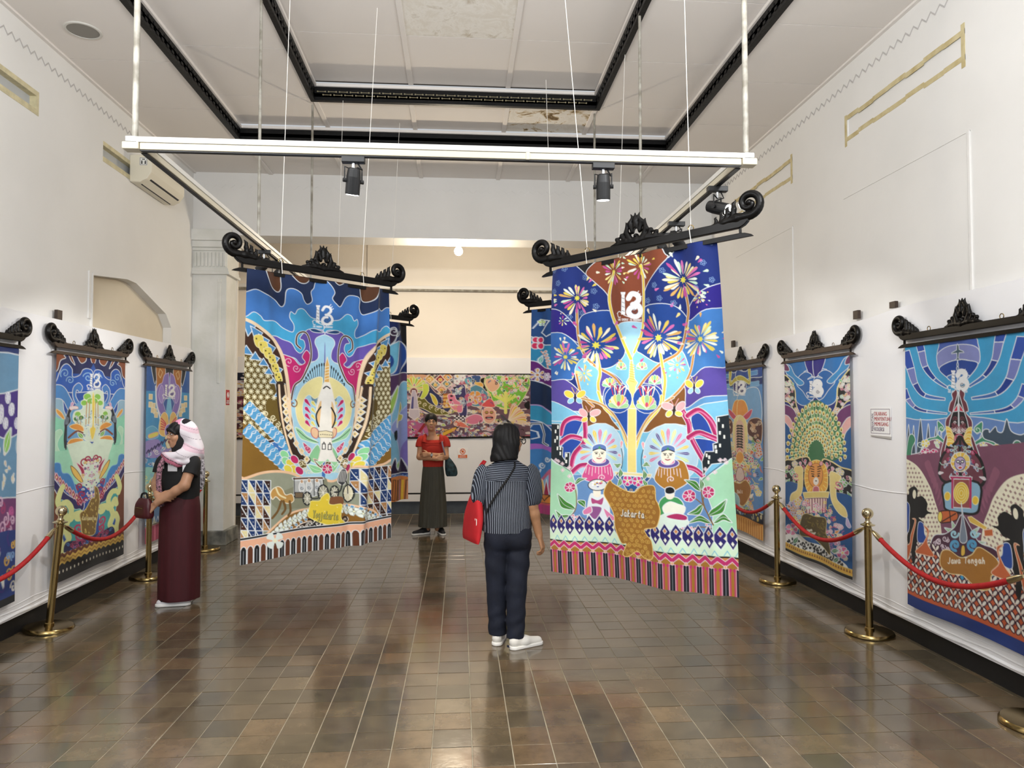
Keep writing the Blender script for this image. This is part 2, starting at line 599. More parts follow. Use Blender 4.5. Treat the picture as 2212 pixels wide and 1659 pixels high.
# black carved risers with white cap mouldings
for (x0, x1, y0, y1, z0, z1, t) in ((OX0, OX1, OY0, OY1, Z1 - .022, Z1 + .10, .05), (IX0, IX1, IY0, IY1, Z2 - .022, Z2 + .115, .045)):
    for k in range(4):
        r, c = MB(), MB()
        if k == 0: r.box(x0 - t, x0, y0, y1, z0, z1); c.box(x0 - t, x0 + .022, y0, y1, z1, z1 + .03)
        if k == 1: r.box(x1, x1 + t, y0, y1, z0, z1); c.box(x1 - .022, x1 + t, y0, y1, z1, z1 + .03)
        if k == 2: r.box(x0 - t, x1 + t, y1, y1 + t, z0, z1); c.box(x0, x1, y1 - .022, y1 + t, z1, z1 + .03)
        if k == 3: r.box(x0 - t, x1 + t, y0 - t, y0, z0, z1); c.box(x0, x1, y0 - t, y0 + .022, z1, z1 + .03)
        ro = r.build('coffer_riser', M['black_wood'], ceiling)
        c.build('coffer_moulding', M['ceil'], ceiling, bevel=.006)
        if k < 2:      # carved wave relief
            w = MB()
            xx = x0 if k == 0 else x1
            s = 1 if k == 0 else -1
            for i in range(int((y1 - 2.5) / .05)):
                y = 2.5 + i * .05
                zz = (z0 + z1) / 2 + .022 * (1 if i % 2 else -1)
                w.box(min(xx, xx + s * .006), max(xx, xx + s * .006), y + .004, y + .046, zz - .012, zz + .012)
            w.build('carved_wave', M['black_wood'], ro)
        if k == 2 and x0 == IX0:   # inlaid bars with round ends
            w = MB()
            minl = mat('dull_gilt_inlay', '#8d8468', .6)
            for i in range(26):
                xa = x0 + .03 + i * .108
                for row, zz in ((0, z0 + .088), (1, z0 + .055)):
                    xb = xa + row * .054
                    if xb + .075 > x1: continue
                    w.box(xb, xb + .075, y1 - .004, y1 + .001, zz - .0025, zz + .0025)
                    for e in (xb, xb + .075):
                        w.tube([(e, y1 - .005, zz), (e, y1 + .001, zz)], .008, 8)
            w.build('gilt_inlay', minl, ro)
# small cornice where walls meet the ceiling
MB().box(XL - .01, XL + .03, YB, YF, ZC - .018, ZC + .005).build('cornice', M['ceil'], ceiling)
MB().box(XR - .03, XR + .01, YB, YF, ZC - .018, ZC + .005).build('cornice', M['ceil'], ceiling)

# ------------------------------------------------------------------ beam and pillars towards the far room
wp = empty('wall_front', kind='structure')
ZB = 3.86
MB().box(XL - 1.8, XR + 1.8, YF, YF + .42, ZB, ZC + .4).build('beam', M['wall'], wp)
zigzag('zigzag_moulding', 118, (XL, YF, 0), (XR, YF, 0), 4.475, .022, .010, (0, -1, 0), wp, M['wall'])
for s, xa, xb in ((1, XL - .3, -2.92), (-1, XR + .3, 2.90)):
    x0, x1 = min(xa, xb), max(xa, xb)
    e = s * 1.0
    MB().box(x0, x1, YF + .02, YF + .40, 0, ZB).build('pillar', M['pillar'], wp)
    cap = MB()
    for z0, z1, p in ((3.36, 3.40, .045), (3.40, 3.44, .03), (3.44, 3.66, .012), (3.66, 3.70, .025), (3.70, 3.78, .05), (3.78, ZB + .06, .075)):
        cap.box(x0 - (p if s < 0 else 0), x1 + (p if s > 0 else 0), YF + .02 - p, YF + .40 + p, z0, z1)
    cap.build('capital', M['pillar'], wp, bevel=.006)
    fl = MB()
    for k in range(9):
        xx = x0 + .32 + k * .045 if s > 0 else x0 + .03 + k * .045
        fl.box(xx, xx + .028, YF - .008, YF + .012, 3.46, 3.64)
    fl.build('fluting', M['pillar'], wp, bevel=.004)
    pl = MB()
    mpl = mat('mottled_grey_plinth', '#5a5b57', .5, vary=.5, vscale=6, col2='#9a9a90')
    pl.box(x0 - (.05 if s < 0 else 0), x1 + (.05 if s > 0 else 0), YF - .03, YF + .45, 0, .175)
    pl.build('plinth', mpl, wp, bevel=.008)
    # thin conduit moulding on the pillar face
    xx = x1 - .10 if s > 0 else x0 + .07
    MB().box(xx, xx + .035, YF + .005, YF + .022, 2.0, 3.28).build('conduit', M['pillar'], wp, bevel=.004)
    MB().box(xx - .005, xx + .045, YF - .002, YF + .022, 3.26, 3.31).build('conduit_cap', M['pillar'], wp, bevel=.004)

# ------------------------------------------------------------------ far room
YR = 11.5
wb = tag(MB().box(-5.7, 5.7, YR, YR + .1, 0, 4.9).build('wall_back', M['wall_far']), kind='structure')
zigzag('zigzag_moulding', 150, (-5, YR, 0), (5, YR, 0), 4.285, .022, .010, (0, -1, 0), wb, M['wall_far'])
MB().box(-5.7, 5.7, YR - .05, YR, 3.60, 3.66).build('picture_rail', M['wall'], wb, bevel=.008)
MB().tube([(-5.7, YR - .065, 3.585), (5.7, YR - .065, 3.585)], .018, 8).build('conduit', M['pipe'], wb, True)
MB().tube([(-1.48, YR - .02, 3.6), (-1.48, YR - .02, 4.9)], .008, 6).build('cable', M['wall_far'], wb, True)
wfl = tag(MB().box(-5.7, -5.6, YF + .4, YR, 0, 4.9).build('wall_far_left', M['wall_far']), kind='structure')
wfr = tag(MB().box(5.6, 5.7, YF + .4, YR, 0, 4.9).build('wall_far_right', M['wall_far']), kind='structure')
tag(MB().box(-5.7, -2.9, YF + .40, YF + .44, 0, 4.9).box(2.9, 5.7, YF + .40, YF + .44, 0, 4.9).build('wall_far_front', M['wall_far']), kind='structure')
tag(MB().box(-5.7, 5.7, YF + .4, YR + .1, 4.82, 4.9).build('ceiling_far', M['ceil']), kind='structure')
mbb = mat('blue_grey_baseboard', '#4c545d', .55, vary=.25, vscale=9)
tag(MB().box(-5.6, 5.6, YR - .03, YR + .01, 0, .205).build('baseboard_back', mbb), kind='structure')
# fabric-covered panel carrying the mural
fp = empty('display_panel', (0, YR - .07, 0), label='white fabric-covered display wall behind the long mural cloth in the far room', cat='display wall')
MB().box(-5.4, 5.4, 0, .06, .34, 2.50).build('board', M['cloth_white'], fp, bevel=.004)
MB().box(-5.4, 5.4, .005, .06, .315, .34).build('black_edge', M['skirt_black'], fp)
MB().box(-5.4, 5.4, -.01, .065, .205, .315).build('footing', M['cloth_white'], fp)

# display panels along both side walls, black skirting under them
for s, xw, nm, lb in ((1, XL, 'left', 'long white cloth-wrapped display wall below the arched recess'), (-1, XR, 'right', 'long white cloth-wrapped display wall under the tan taped vents')):
    t = .03
    xa, xb = (xw + .02, xw + .02 + t) if s > 0 else (xw - .02 - t, xw - .02)
    p = empty('display_panel', ((xa + xb) / 2, 3.0, 0), label=lb, cat='display wall')
    yend = 9.02 if s > 0 else 9.06
    def strip(y0, y1, z0, z1, name, m, off=0.0, bev=.004):
        mb = MB().box(-t / 2 - (off if s < 0 else 0), t / 2 + (off if s > 0 else 0), y0 - 3, y1 - 3, z0, z1)
        return mb.build(name, m, p, bevel=bev)
    if s > 0:
        out = [(-4.6, .145), (yend - 3, .145), (yend - 3, 2.30), (yend - 3.02, 2.38), (yend - 3.10, 2.42), (-4.6, 2.42)]
    else:
        out = [(-4.6, .145), (yend - 3, .145), (yend - 3, 2.415), (3.4, 2.415), (2.8, 2.405), (2.45, 2.412), (2.1, 2.44), (1.8, 2.45), (-4.6, 2.45)]
    MB().prism(out, lambda q: (-t / 2, *q), lambda q: (t / 2, *q)).build('board', M['cloth_white'], p)
    # crease where two cloth widths meet, and the slack hem
    cr = MB()
    zc = 1.12
    pts = [((t / 2 + .001) * s, -4.6 + i * .25, zc + .012 * math.sin(i * 1.3) - .002 * i) for i in range(43)]
    cr.tube(pts, .004, 6)
    cr.build('cloth_seam', M['cloth_white'], p, True)
    hm = MB()
    for zz, rr in ((.165, .014), (.20, .008), (.238, .006)):
        pts = [((t / 2 - .003) * s, -4.6 + i * .2, zz + .006 * math.sin(i * 2.1 + zz * 50) + .004 * math.sin(i * .7)) for i in range(53)]
        hm.tube(pts, rr, 8)
    hm.build('cloth_hem', M['cloth_white'], p, True)
    b = MB()
    xk = (XL, XL + .012) if s > 0 else (XR - .012, XR)
    b.box(*xk, YB, yend, 0, .145)
    tag(b.build('baseboard_' + nm, M['skirt_black']), kind='structure')
    # timber battens sticking up behind the panel
    for y in ((6.08,) if s > 0 else (8.28, 5.62, 5.12)):
        MB().box(-t / 2, t / 2 - .004, y - 3.035, y - 2.965, (2.452 if y < 5.3 else 2.43 if y < 6 else 2.422), 2.50).build('timber_batten', M['brown_wood'], p)
# ------------------------------------------------------------------ smooth solids: distance fields meshed by surface nets
class Field:
    def __init__(self, lo, hi, h):
        self.lo, self.h = np.asarray(lo, np.float32), h
        self.n = np.ceil((np.asarray(hi) - self.lo) / h).astype(int) + 1
        self.f = np.full(self.n, 1.0, np.float32)
        self.ax = [self.lo[i] + h * np.arange(self.n[i], dtype=np.float32) for i in range(3)]

    def block(self, lo, hi, pad):
        s = []
        for i in range(3):
            a = int(max(0, math.floor((lo[i] - pad - self.lo[i]) / self.h)))
            b = int(min(self.n[i], math.ceil((hi[i] + pad - self.lo[i]) / self.h) + 1))
            if b - a < 1: return None, None
            s.append(slice(a, b))
        g = np.meshgrid(*[self.ax[i][s[i]] for i in range(3)], indexing='ij')
        return tuple(s), g

    def mix(self, s, d, k, op):
        a = self.f[s]
        if op == 'u':
            if k > 0:
                h = np.maximum(k - np.abs(a - d), 0) / k
                self.f[s] = np.minimum(a, d) - h * h * k * .25
            else:
                self.f[s] = np.minimum(a, d)
        else:
            if k > 0:
                h = np.maximum(k - np.abs(a + d), 0) / k
                self.f[s] = np.maximum(a, -d) + h * h * k * .25
            else:
                self.f[s] = np.maximum(a, -d)

    def cap(self, a, b, ra, rb=None, k=.02, op='u', sq=None):
        """tapered capsule; sq=(sx,sy,sz) squeezes it"""
        rb = ra if rb is None else rb
        a, b = np.asarray(a, float), np.asarray(b, float)
        r = max(ra, rb)
        mg = 1.0 if sq is None else 1 / min(sq)
        s, g = self.block(np.minimum(a, b) - r * mg, np.maximum(a, b) + r * mg, k + 2 * self.h)
        if s is None: return self
        q = np.ones(3) if sq is None else np.asarray(sq, float)
        ab = (b - a) * q
        l2 = max(float(ab @ ab), 1e-12)
        p = [(g[i] - a[i]) * q[i] for i in range(3)]
        t = np.clip((p[0] * ab[0] + p[1] * ab[1] + p[2] * ab[2]) / l2, 0, 1)
        d = np.sqrt(sum((p[i] - ab[i] * t) ** 2 for i in range(3))) - (ra + (rb - ra) * t)
        self.mix(s, d.astype(np.float32), k, op)
        return self

    def chain(self, pts, rs, k=.02, op='u'):
        rs = rs if isinstance(rs, (list, tuple, np.ndarray)) else [rs] * len(pts)
        for i in range(len(pts) - 1):
            self.cap(pts[i], pts[i + 1], rs[i], rs[i + 1], k, op)
        return self

    def ell(self, c, r, k=.02, op='u', rot=None):
        c, r = np.asarray(c, float), np.asarray(r, float)
        mr = float(r.max()) if rot is not None else r
        s, g = self.block(c - mr, c + mr, k + 2 * self.h)
        if s is None: return self
        p = [g[i] - c[i] for i in range(3)]
        if rot is not None:
            m = np.asarray(rot).T
            p = [m[i][0] * p[0] + m[i][1] * p[1] + m[i][2] * p[2] for i in range(3)]
        k0 = np.sqrt(sum((p[i] / r[i]) ** 2 for i in range(3)))
        k1 = np.sqrt(sum((p[i] / r[i] ** 2) ** 2 for i in range(3)))
        d = np.where(k1 > 1e-6, k0 * (k0 - 1) / np.maximum(k1, 1e-6), -r.min())
        self.mix(s, d.astype(np.float32), k, op)
        return self

    def box(self, lo, hi, rnd=.004, k=0.0, op='u'):
        lo, hi = np.asarray(lo, float), np.asarray(hi, float)
        s, g = self.block(lo, hi, k + 2 * self.h)
        if s is None: return self
        c, e = (lo + hi) / 2, (hi - lo) / 2 - rnd
        q = [np.abs(g[i] - c[i]) - e[i] for i in range(3)]
        d = np.sqrt(sum(np.maximum(v, 0) ** 2 for v in q)) + np.minimum(np.maximum(np.maximum(q[0], q[1]), q[2]), 0) - rnd
        self.mix(s, d.astype(np.float32), k, op)
        return self

    def plane(self, p, n, op='d'):
        """cut away the half space on the side the normal points to"""
        n = np.asarray(n, float)
        n = n / np.linalg.norm(n)
        g = np.meshgrid(*self.ax, indexing='ij', sparse=True)
        d = sum((g[i] - p[i]) * n[i] for i in range(3))
        self.f = np.maximum(self.f, d.astype(np.float32))
        return self

    def fold(self, fn):
        g = np.meshgrid(*self.ax, indexing='ij', sparse=True)
        self.f = self.f + fn(*g).astype(np.float32)
        return self

    def arrays(self):
        f = self.f
        ins = f < 0
        c = np.stack([ins[i:f.shape[0] - 1 + i, j:f.shape[1] - 1 + j, k:f.shape[2] - 1 + k] for i in (0, 1) for j in (0, 1) for k in (0, 1)])
        act = c.any(0) & ~c.all(0)
        idx = np.argwhere(act)
        m = len(idx)
        vid = np.full(act.shape, -1, np.int64)
        vid[act] = np.arange(m)
        acc = np.zeros((m, 3))
        cnt = np.zeros(m)
        cor = [(i, j, k) for i in (0, 1) for j in (0, 1) for k in (0, 1)]
        val = [f[idx[:, 0] + i, idx[:, 1] + j, idx[:, 2] + k] for i, j, k in cor]
        for a in range(8):
            for b in range(a + 1, 8):
                if sum(abs(cor[a][q] - cor[b][q]) for q in range(3)) != 1: continue
                va, vb = val[a], val[b]
                x = (va < 0) != (vb < 0)
                t = np.where(x, va / np.where(x, va - vb, 1), 0)
                pt = np.array(cor[a])[None] + t[:, None] * (np.array(cor[b]) - np.array(cor[a]))[None]
                acc += pt * x[:, None]
                cnt += x
        v = (idx + acc / cnt[:, None]) * self.h + self.lo
        quads = []
        for ax in range(3):
            u, w = (ax + 1) % 3, (ax + 2) % 3
            lo = [slice(None)] * 3
            hi = [slice(None)] * 3
            lo[ax], hi[ax] = slice(0, -1), slice(1, None)
            A, B = ins[tuple(lo)], ins[tuple(hi)]
            e = np.argwhere(A != B)
            ok = (e[:, u] > 0) & (e[:, w] > 0) & (e[:, u] < f.shape[u] - 1) & (e[:, w] < f.shape[w] - 1)
            e = e[ok]
            fl = A[e[:, 0], e[:, 1], e[:, 2]]
            q = []
            for du, dw in ((0, 0), (-1, 0), (-1, -1), (0, -1)):
                g = e.copy()
                g[:, u] += du
                g[:, w] += dw
                q.append(vid[g[:, 0], g[:, 1], g[:, 2]])
            q = np.stack(q, 1)
            q[fl] = q[fl][:, ::-1]
            quads.append(q)
        q = np.concatenate(quads)[:, ::-1]
        return v, q

    def mesh(self, name, smooth=1):
        v, q = self.arrays()
        for _ in range(smooth):
            acc, cnt = np.zeros_like(v), np.zeros(len(v))
            for a in range(4):
                b = (a + 1) % 4
                np.add.at(acc, q[:, a], v[q[:, b]])
                np.add.at(cnt, q[:, a], 1)
                np.add.at(acc, q[:, b], v[q[:, a]])
                np.add.at(cnt, q[:, b], 1)
            v = .45 * v + .55 * acc / np.maximum(cnt, 1)[:, None]
        return grid_mesh(name, v, q)


def grid_mesh(name, v, q):
    me = bpy.data.meshes.new(name)
    n, k = len(v), len(q)
    me.vertices.add(n)
    me.vertices.foreach_set('co', np.ascontiguousarray(v, np.float32).ravel())
    me.loops.add(k * 4)
    me.loops.foreach_set('vertex_index', np.ascontiguousarray(q, np.int32).ravel())
    me.polygons.add(k)
    me.polygons.foreach_set('loop_start', np.arange(0, k * 4, 4, dtype=np.int32))
    me.polygons.foreach_set('loop_total', np.full(k, 4, np.int32))
    me.polygons.foreach_set('use_smooth', np.ones(k, bool))
    me.update(calc_edges=True)
    return me


def paint(me, cols, name='print'):
    """store linear colours per vertex"""
    a = me.attributes.new(name, 'FLOAT_COLOR', 'POINT')
    c = np.ones((len(me.vertices), 4), np.float32)
    c[:, :3] = cols
    a.data.foreach_set('color', c.ravel())
# ------------------------------------------------------------------ carved hangers
def spiral(cx, cz, r0, r1, a0, turns, n=22):
    return [(cx + (r0 + (r1 - r0) * t) * math.cos(a0 + 2 * PI * turns * t), 0, cz + (r0 + (r1 - r0) * t) * math.sin(a0 + 2 * PI * turns * t)) for t in np.linspace(0, 1, n)]


def scroll_mesh():
    """curled end of a hanger, for the +x side; mirrored copies use a second mesh"""
    f = Field((.38, -.035, -.02), (.80, .035, .24), .0036)
    sp = spiral(.655, .125, .070, .016, -PI * .62, 1.3, 34)
    f.chain(sp, list(np.linspace(.023, .012, 34)), .004)
    f.ell((.657, 0, .125), (.019, .026, .019), .003)
    f.chain([(.43, 0, .036), (.52, 0, .048), (.59, 0, .056), (.655, 0, .056)], [.010, .019, .026, .018], .01)
    # flame leaves standing on the sweep
    for x, z, l, a, r in ((.465, .05, .036, .75, .009), (.497, .058, .050, .85, .012), (.530, .066, .062, .95, .014), (.565, .074, .078, 1.05, .015)):
        p = [(x, 0, z - .012), (x + .5 * l * math.cos(a + .3), 0, z + .45 * l), (x + .1 * l, 0, z + .8 * l), (x + .3 * l, 0, z + 1.05 * l)]
        f.chain(p, [r, r * 1.05, r * .7, .003], .004)
        f.chain([(x - .008, .014, z - .01), (x + .006, .016, z + l * .4), (x + .004, .012, z + l * .7)], [.007, .007, .003], .002)
    return f


def crest_mesh():
    f = Field((-.18, -.03, .02), (.18, .03, .205), .0032)
    for s in (-1, 1):
        f.chain([(s * .155, 0, .046), (s * .11, 0, .052), (s * .06, 0, .056), (0, 0, .05)], [.006, .014, .018, .02], .006)
        f.chain([(s * .10, 0, .055), (s * .118, 0, .075), (s * .098, 0, .082)], [.012, .010, .005], .004)
        f.chain([(s * .068, 0, .06), (s * .086, 0, .088), (s * .066, 0, .098)], [.014, .012, .005], .004)
        f.chain([(s * .034, 0, .055), (s * .058, 0, .10), (s * .050, 0, .135), (s * .058, 0, .15)], [.018, .014, .010, .003], .005)
        f.chain([(s * .020, 0, .10), (s * .034, 0, .14), (s * .016, 0, .165), (s * .026, 0, .185)], [.014, .013, .009, .003], .005)
        f.chain([(s * .052, .012, .062), (s * .036, .014, .10), (s * .028, .013, .13)], [.006, .006, .003], .002)
    f.chain([(0, 0, .11), (0, 0, .15), (0, 0, .186)], [.018, .015, .004], .006)
    f.ell((0, 0, .094), (.013, .05, .02), .003, 'd')
    f.ell((0, 0, .074), (.014, .024, .012), .003)
    return f


sc_f = scroll_mesh()
scroll_r = sc_f.mesh('scroll', 1)
_v, _q = sc_f.arrays()
_v[:, 0] *= -1
scroll_l = grid_mesh('scroll', _v, _q[:, ::-1])
crest_me = crest_mesh().mesh('crest', 1)
crest_me.transform(Matrix.Translation((0, 0, .04)) @ Matrix.Diagonal((1.08, 1.1, 1.2, 1)) @ Matrix.Translation((0, 0, -.04)))
board_prof = [(-.60, 0), (.60, 0), (.628, .012), (.648, .030), (.652, .05), (.60, .062), (.52, .052), (.46, .046), (-.46, .046), (-.52, .052), (-.60, .062), (-.652, .05), (-.648, .030), (-.628, .012)]
rod_prof = [(-.60, -.052), (.60, -.052), (.668, -.052), (.655, -.042), (.625, -.030), (.60, -.026), (-.60, -.026), (-.625, -.030), (-.655, -.042), (-.668, -.052)]


def hanger(c, rz, z, label, group, dark=True, cords=None, tilt=0.0):
    """c = middle of the hanger in plan, z = underside of the carved board; local x runs along the board"""
    h = empty('carved_hanger', (c[0], c[1], z), rz, label, 'hanger', group)
    h.rotation_euler[1] = -tilt
    m = M['ebony'] if dark else M['brown_wood']
    MB().prism(board_prof, lambda p: (p[0], -.016, p[1]), lambda p: (p[0], .016, p[1])).build('board', m, h, bevel=.004)
    MB().prism(rod_prof, lambda p: (p[0], -.011, p[1]), lambda p: (p[0], .011, p[1])).build('lower_rod', m, h, bevel=.004)
    for s, me in ((1, scroll_r), (-1, scroll_l)):
        o = link('scroll', me, h, None)
        MB().box(s * .60 - .006, s * .60 + .006, -.006, .006, -.03, .004).build('peg', M['ebony'], h)
        MB().tube([(s * .33 + .016 * math.cos(a), 0, .058 + .016 * math.sin(a)) for a in np.linspace(0, 2 * PI, 13)], .0028, 6).build('hook', M['brass'], h, True)
    link('crest', crest_me, h, None)
    if cords:
        for s in (-1, 1):
            dx, dy, zt = cords[0 if s < 0 else 1]
            MB().tube([(s * .33, 0, .072), (s * .33 + dx, dy, zt)], .0022, 5).build('suspension_cord', M['string'], h)
            MB().tube([(s * .33 + .003, -.019, -.03), (s * .33 - .003, -.019, .05), (s * .33, 0, .074), (s * .33 + .003, .019, .05), (s * .33, .019, -.03)], .0025, 5).build('rope_loop', M['string'], h)
    return h


for me in (scroll_r, scroll_l, crest_me):
    me.materials.append(M['ebony'])

HW, HH = 1.19, 1.855
WALLB = []          # wall banners: key, wall x, y centre, facing
for key, xw, yc in (('L1', XL + .068, 4.88), ('L2', XL + .068, 6.55), ('L3', XL + .068, 8.20), ('R1', XR - .068, 4.32), ('R2', XR - .068, 6.235), ('R3', XR - .068, 7.94)):
    WALLB.append((key, xw, yc))
wall_words = {'L1': 'hanger holding the blue and purple cloth left of the hornbill batik', 'L2': 'hanger over the hornbill batik on the wall by the arched recess',
              'L3': 'hanger over the purple mountain batik beside the pillar', 'R1': 'hanger over the shadow puppet batik with the aeroplane',
              'R2': 'hanger over the green peacock tail batik', 'R3': 'hanger over the gold temple batik with orange fringe'}
for key, xw, yc in WALLB:
    left = key[0] == 'L'
    hanger((xw + (.02 if left else -.02), yc), R(90) if left else R(-90), 2.185, 'dark carved wooden ' + wall_words[key], 'carved hangers', key in ('L1', 'R1'))

HUNG = {'RF': ((.600, 4.385), (1.450, 3.665), 2.575), 'LF': ((-1.39, 4.66), (-.535, 5.47), 2.585), 'LB': ((-1.39, 6.87), (-.55, 7.70), 2.59), 'RB': ((.675, 6.59), (1.53, 5.86), 2.60)}
hung_words = {'RF': 'free-hanging black carved hanger over the fireworks and flower-tree batik', 'LF': 'free-hanging black carved hanger over the white tower and horse carriage batik',
              'LB': 'black carved hanger over the dark blue cloth hanging behind the horse carriage batik', 'RB': 'black carved hanger over the red butterfly cloth hanging behind the fireworks batik'}
for key, (a, b, z) in HUNG.items():
    c = ((a[0] + b[0]) / 2, (a[1] + b[1]) / 2)
    rz = math.atan2(b[1] - a[1], b[0] - a[0])
    up = 4.80 - z - .06
    hanger(c, rz, z + .04, hung_words[key], 'carved hangers', True, ((-.10 if key[0] == 'R' else .08, .04, up), (.06 if key[0] == 'R' else .16, .05, up)), .058 if key == 'RF' else 0.0)

# ------------------------------------------------------------------ lighting track on drop pipes
track = empty('lighting_track', (0, 3.44, 2.93), label='white rectangular lighting track hung from the coffered ceiling on pipes', cat='lighting track')
tx0, tx1, ty1 = -1.505, 1.405, 4.15


def rail(name, a, b, along_x):
    w = .022
    if along_x:
        MB().box(a[0], b[0], -w, w, .018, .045).build(name, M['rail_white'], track, bevel=.003)
        MB().box(a[0] + .06, b[0] - .06, -w * .9, w * .9, -.016, .016).build('rail_cover', M['rail_cream'], track, bevel=.003)
        MB().box(a[0] + .06, b[0] - .06, -w * .6, w * .6, -.021, -.015).build('rail_slot', M['rail_dark'], track)
    else:
        MB().box(a[0] - w, a[0] + w, a[1], b[1], .018, .045).build(name, M['rail_white'], track, bevel=.003)
        MB().box(a[0] - w * .9, a[0] + w * .9, a[1] + .03, b[1], -.016, .016).build('rail_cover', M['rail_cream'], track, bevel=.003)
        MB().box(a[0] - w * .6, a[0] + w * .6, a[1] + .03, b[1], -.021, -.015).build('rail_slot', M['rail_dark'], track)


rail('rail', (tx0 - .06, 0), (tx1 + .06, 0), True)
rail('rail', (tx0, 0), (tx0, ty1), False)
rail('rail', (tx1, 0), (tx1, ty1), False)
for x in (tx0 - .04, tx1 + .04):
    MB().cbox((x, 0, 0), (.075, .06, .034)).build('corner_joint', M['rail_cream'], track, bevel=.004)
    MB().cbox((x, 0, .032), (.05, .05, .028)).build('clamp', M['steel'], track, bevel=.003)
MB().cbox((.33, 0, 0), (.02, .046, .036)).build('corner_joint', M['rail_cream'], track, bevel=.003)
for x in (tx0, tx1):
    for y, top in ((0.0, 4.80), (1.96, 4.80), (3.84, 4.79)):
        MB().tube([(x + (0 if y else (-.03 if x < 0 else .03)), y, .04), (x + (0 if y else (-.03 if x < 0 else .03)), y, top - 2.93)], .011 if y else .014, 10).build('drop_pipe', M['pipe'], track, True)

lens = emit_mat('lit_lens', '#fffaf0', 30)
lens_off = mat('dim_lens', '#4a4a48', .1)


def spot_head(loc, aim, label, power, blend=.45, angle=70, lit=True, color=(1, .98, .95)):
    o = empty('track_spotlight', loc, label=label, cat='spotlight', group='track spotlights')
    MB().box(-.055, .055, -.019, .019, -.050, -.021).build('track_adapter', M['lamp_black'], o, bevel=.003)
    p0 = Vector((0, 0, -.050))
    MB().tube([p0, p0 + Vector((0, 0, -.035))], .008, 8).build('stem', M['steel'], o, True)
    d = (Vector(aim) - Vector(loc) - Vector((0, 0, -.16))).normalized()
    c = Vector((0, 0, -.138))
    yk = d.cross(Vector((0, 0, 1)))
    yk = yk.normalized() if yk.length > .05 else Vector((1, 0, 0))
    MB().tube([c - yk * .042, c - yk * .042 + Vector((0, 0, .065)), p0 + Vector((0, 0, -.035)), c + yk * .042 + Vector((0, 0, .065)), c + yk * .042], .004, 6).build('yoke', M['lamp_black'], o)
    MB().tube([p0 + Vector((.02, 0, 0)), p0 + Vector((.04, .01, -.03)), c - d * .03 + Vector((.02, 0, .035)), c - d * .055], .004, 6).build('power_lead', M['lamp_black'], o, True)
    body = MB().tube([c - d * .062, c - d * .056, c - d * .02, c + d * .06, c + d * .064], [.022, .030, .035, .035, .033], 20)
    b = body.build('lamp_body', M['lamp_black'], o, False, bevel=.002)
    MB().tube([c + d * .0642, c + d * .0665], [.030, .029], 20).build('lens', lens if lit else lens_off, b)
    for s in (-1, 1):
        MB().tube([c + yk * s * .035, c + yk * s * .05], .010, 10).build('knob', M['lamp_black'], b)
    if power:
        l = bpy.data.lights.new('spot_light', 'SPOT')
        l.energy, l.spot_size, l.spot_blend, l.shadow_soft_size, l.color = power, R(angle), blend, .03, color
        lo = bpy.data.objects.new('spot_light', l)
        lo.location = c + d * .075
        lo.rotation_euler = d.to_track_quat('-Z', 'Y').to_euler()
        lo.parent = o
        COL.objects.link(lo)
    return o


ZT = 2.93
spot_head((-.515, 3.44, ZT), (-.85, 4.25, 0), 'black track spotlight pointing down over the horse carriage batik on the cross rail', 75, .12, 84, color=(1, .88, .70))
spot_head((.707, 3.44, ZT), (.80, 3.95, 0), 'black track spotlight tilted down in front of the fireworks batik on the cross rail', 70, .12, 76, color=(1, .88, .70))
spot_head((tx1, 3.76, ZT), (3.3, 1.7, 1.7), 'lit black spotlight with glowing lens aimed at the shadow puppet batik', 60, angle=80)
spot_head((tx1, 4.50, ZT), (3.27, 6.0, 1.2), 'black spotlight behind the fireworks hanger aimed at the peacock batik', 60, angle=80)
spot_head((tx1, 4.80, ZT), (3.27, 8.0, 1.2), 'black spotlight beside the glowing one aimed at the gold temple batik', 60, angle=75)
spot_head((tx0, 5.55, ZT), (-3.29, 6.3, 1.2), 'black spotlight above the horse carriage hanger aimed at the hornbill batik', 60, angle=80)
spot_head((tx0, 5.95, ZT), (-3.29, 8.1, 1.2), 'black spotlight above the horse carriage hanger aimed at the purple mountain batik', 60, angle=80)

# bulb under the beam
bl = empty('ceiling_bulb', (-.02, YF + .2, ZB), label='bare glowing round bulb in a white socket under the beam', cat='light bulb')
MB().lathe([(.0, -.004), (.055, -.004), (.052, .0)], n=20).build('ceiling_rose', M['rail_white'], bl, True)
MB().lathe([(.022, -.05), (.026, -.045), (.026, -.01), (.04, -.003), (.04, 0)], n=16).build('socket', M['rail_white'], bl, True)
gb = link('glass_bulb', Field((-.07, -.07, -.19), (.07, .07, -.04), .005).ell((0, 0, -.115), (.055, .055, .055), .01).cap((0, 0, -.07), (0, 0, -.05), .026, .02, .03).mesh('glass_bulb'), bl, emit_mat('glowing_glass', '#fff6e8', 45))
pl_ = bpy.data.lights.new('bulb_light', 'POINT')
pl_.energy, pl_.shadow_soft_size, pl_.color = 110, .05, (1, .85, .64)
po = bpy.data.objects.new('bulb_light', pl_)
po.location = (0, 0, -.22)
po.parent = bl
COL.objects.link(po)

# round ceiling speaker
sp = empty('ceiling_speaker', (-2.945, 5.69, ZC), label='round grey grille speaker flush in the white ceiling', cat='speaker')
MB().lathe([(.128, -.010), (.132, -.006), (.132, 0), (.114, 0), (.114, -.010), (.128, -.010)], n=36, caps=False).build('rim', M['rail_white'], sp, True)
MB().tube([(0, 0, -.006), (0, 0, -.002)], .116, 36).build('grille', mat('grey_grille', '#8c8983', .8, bump=.15, bscale=300), sp)

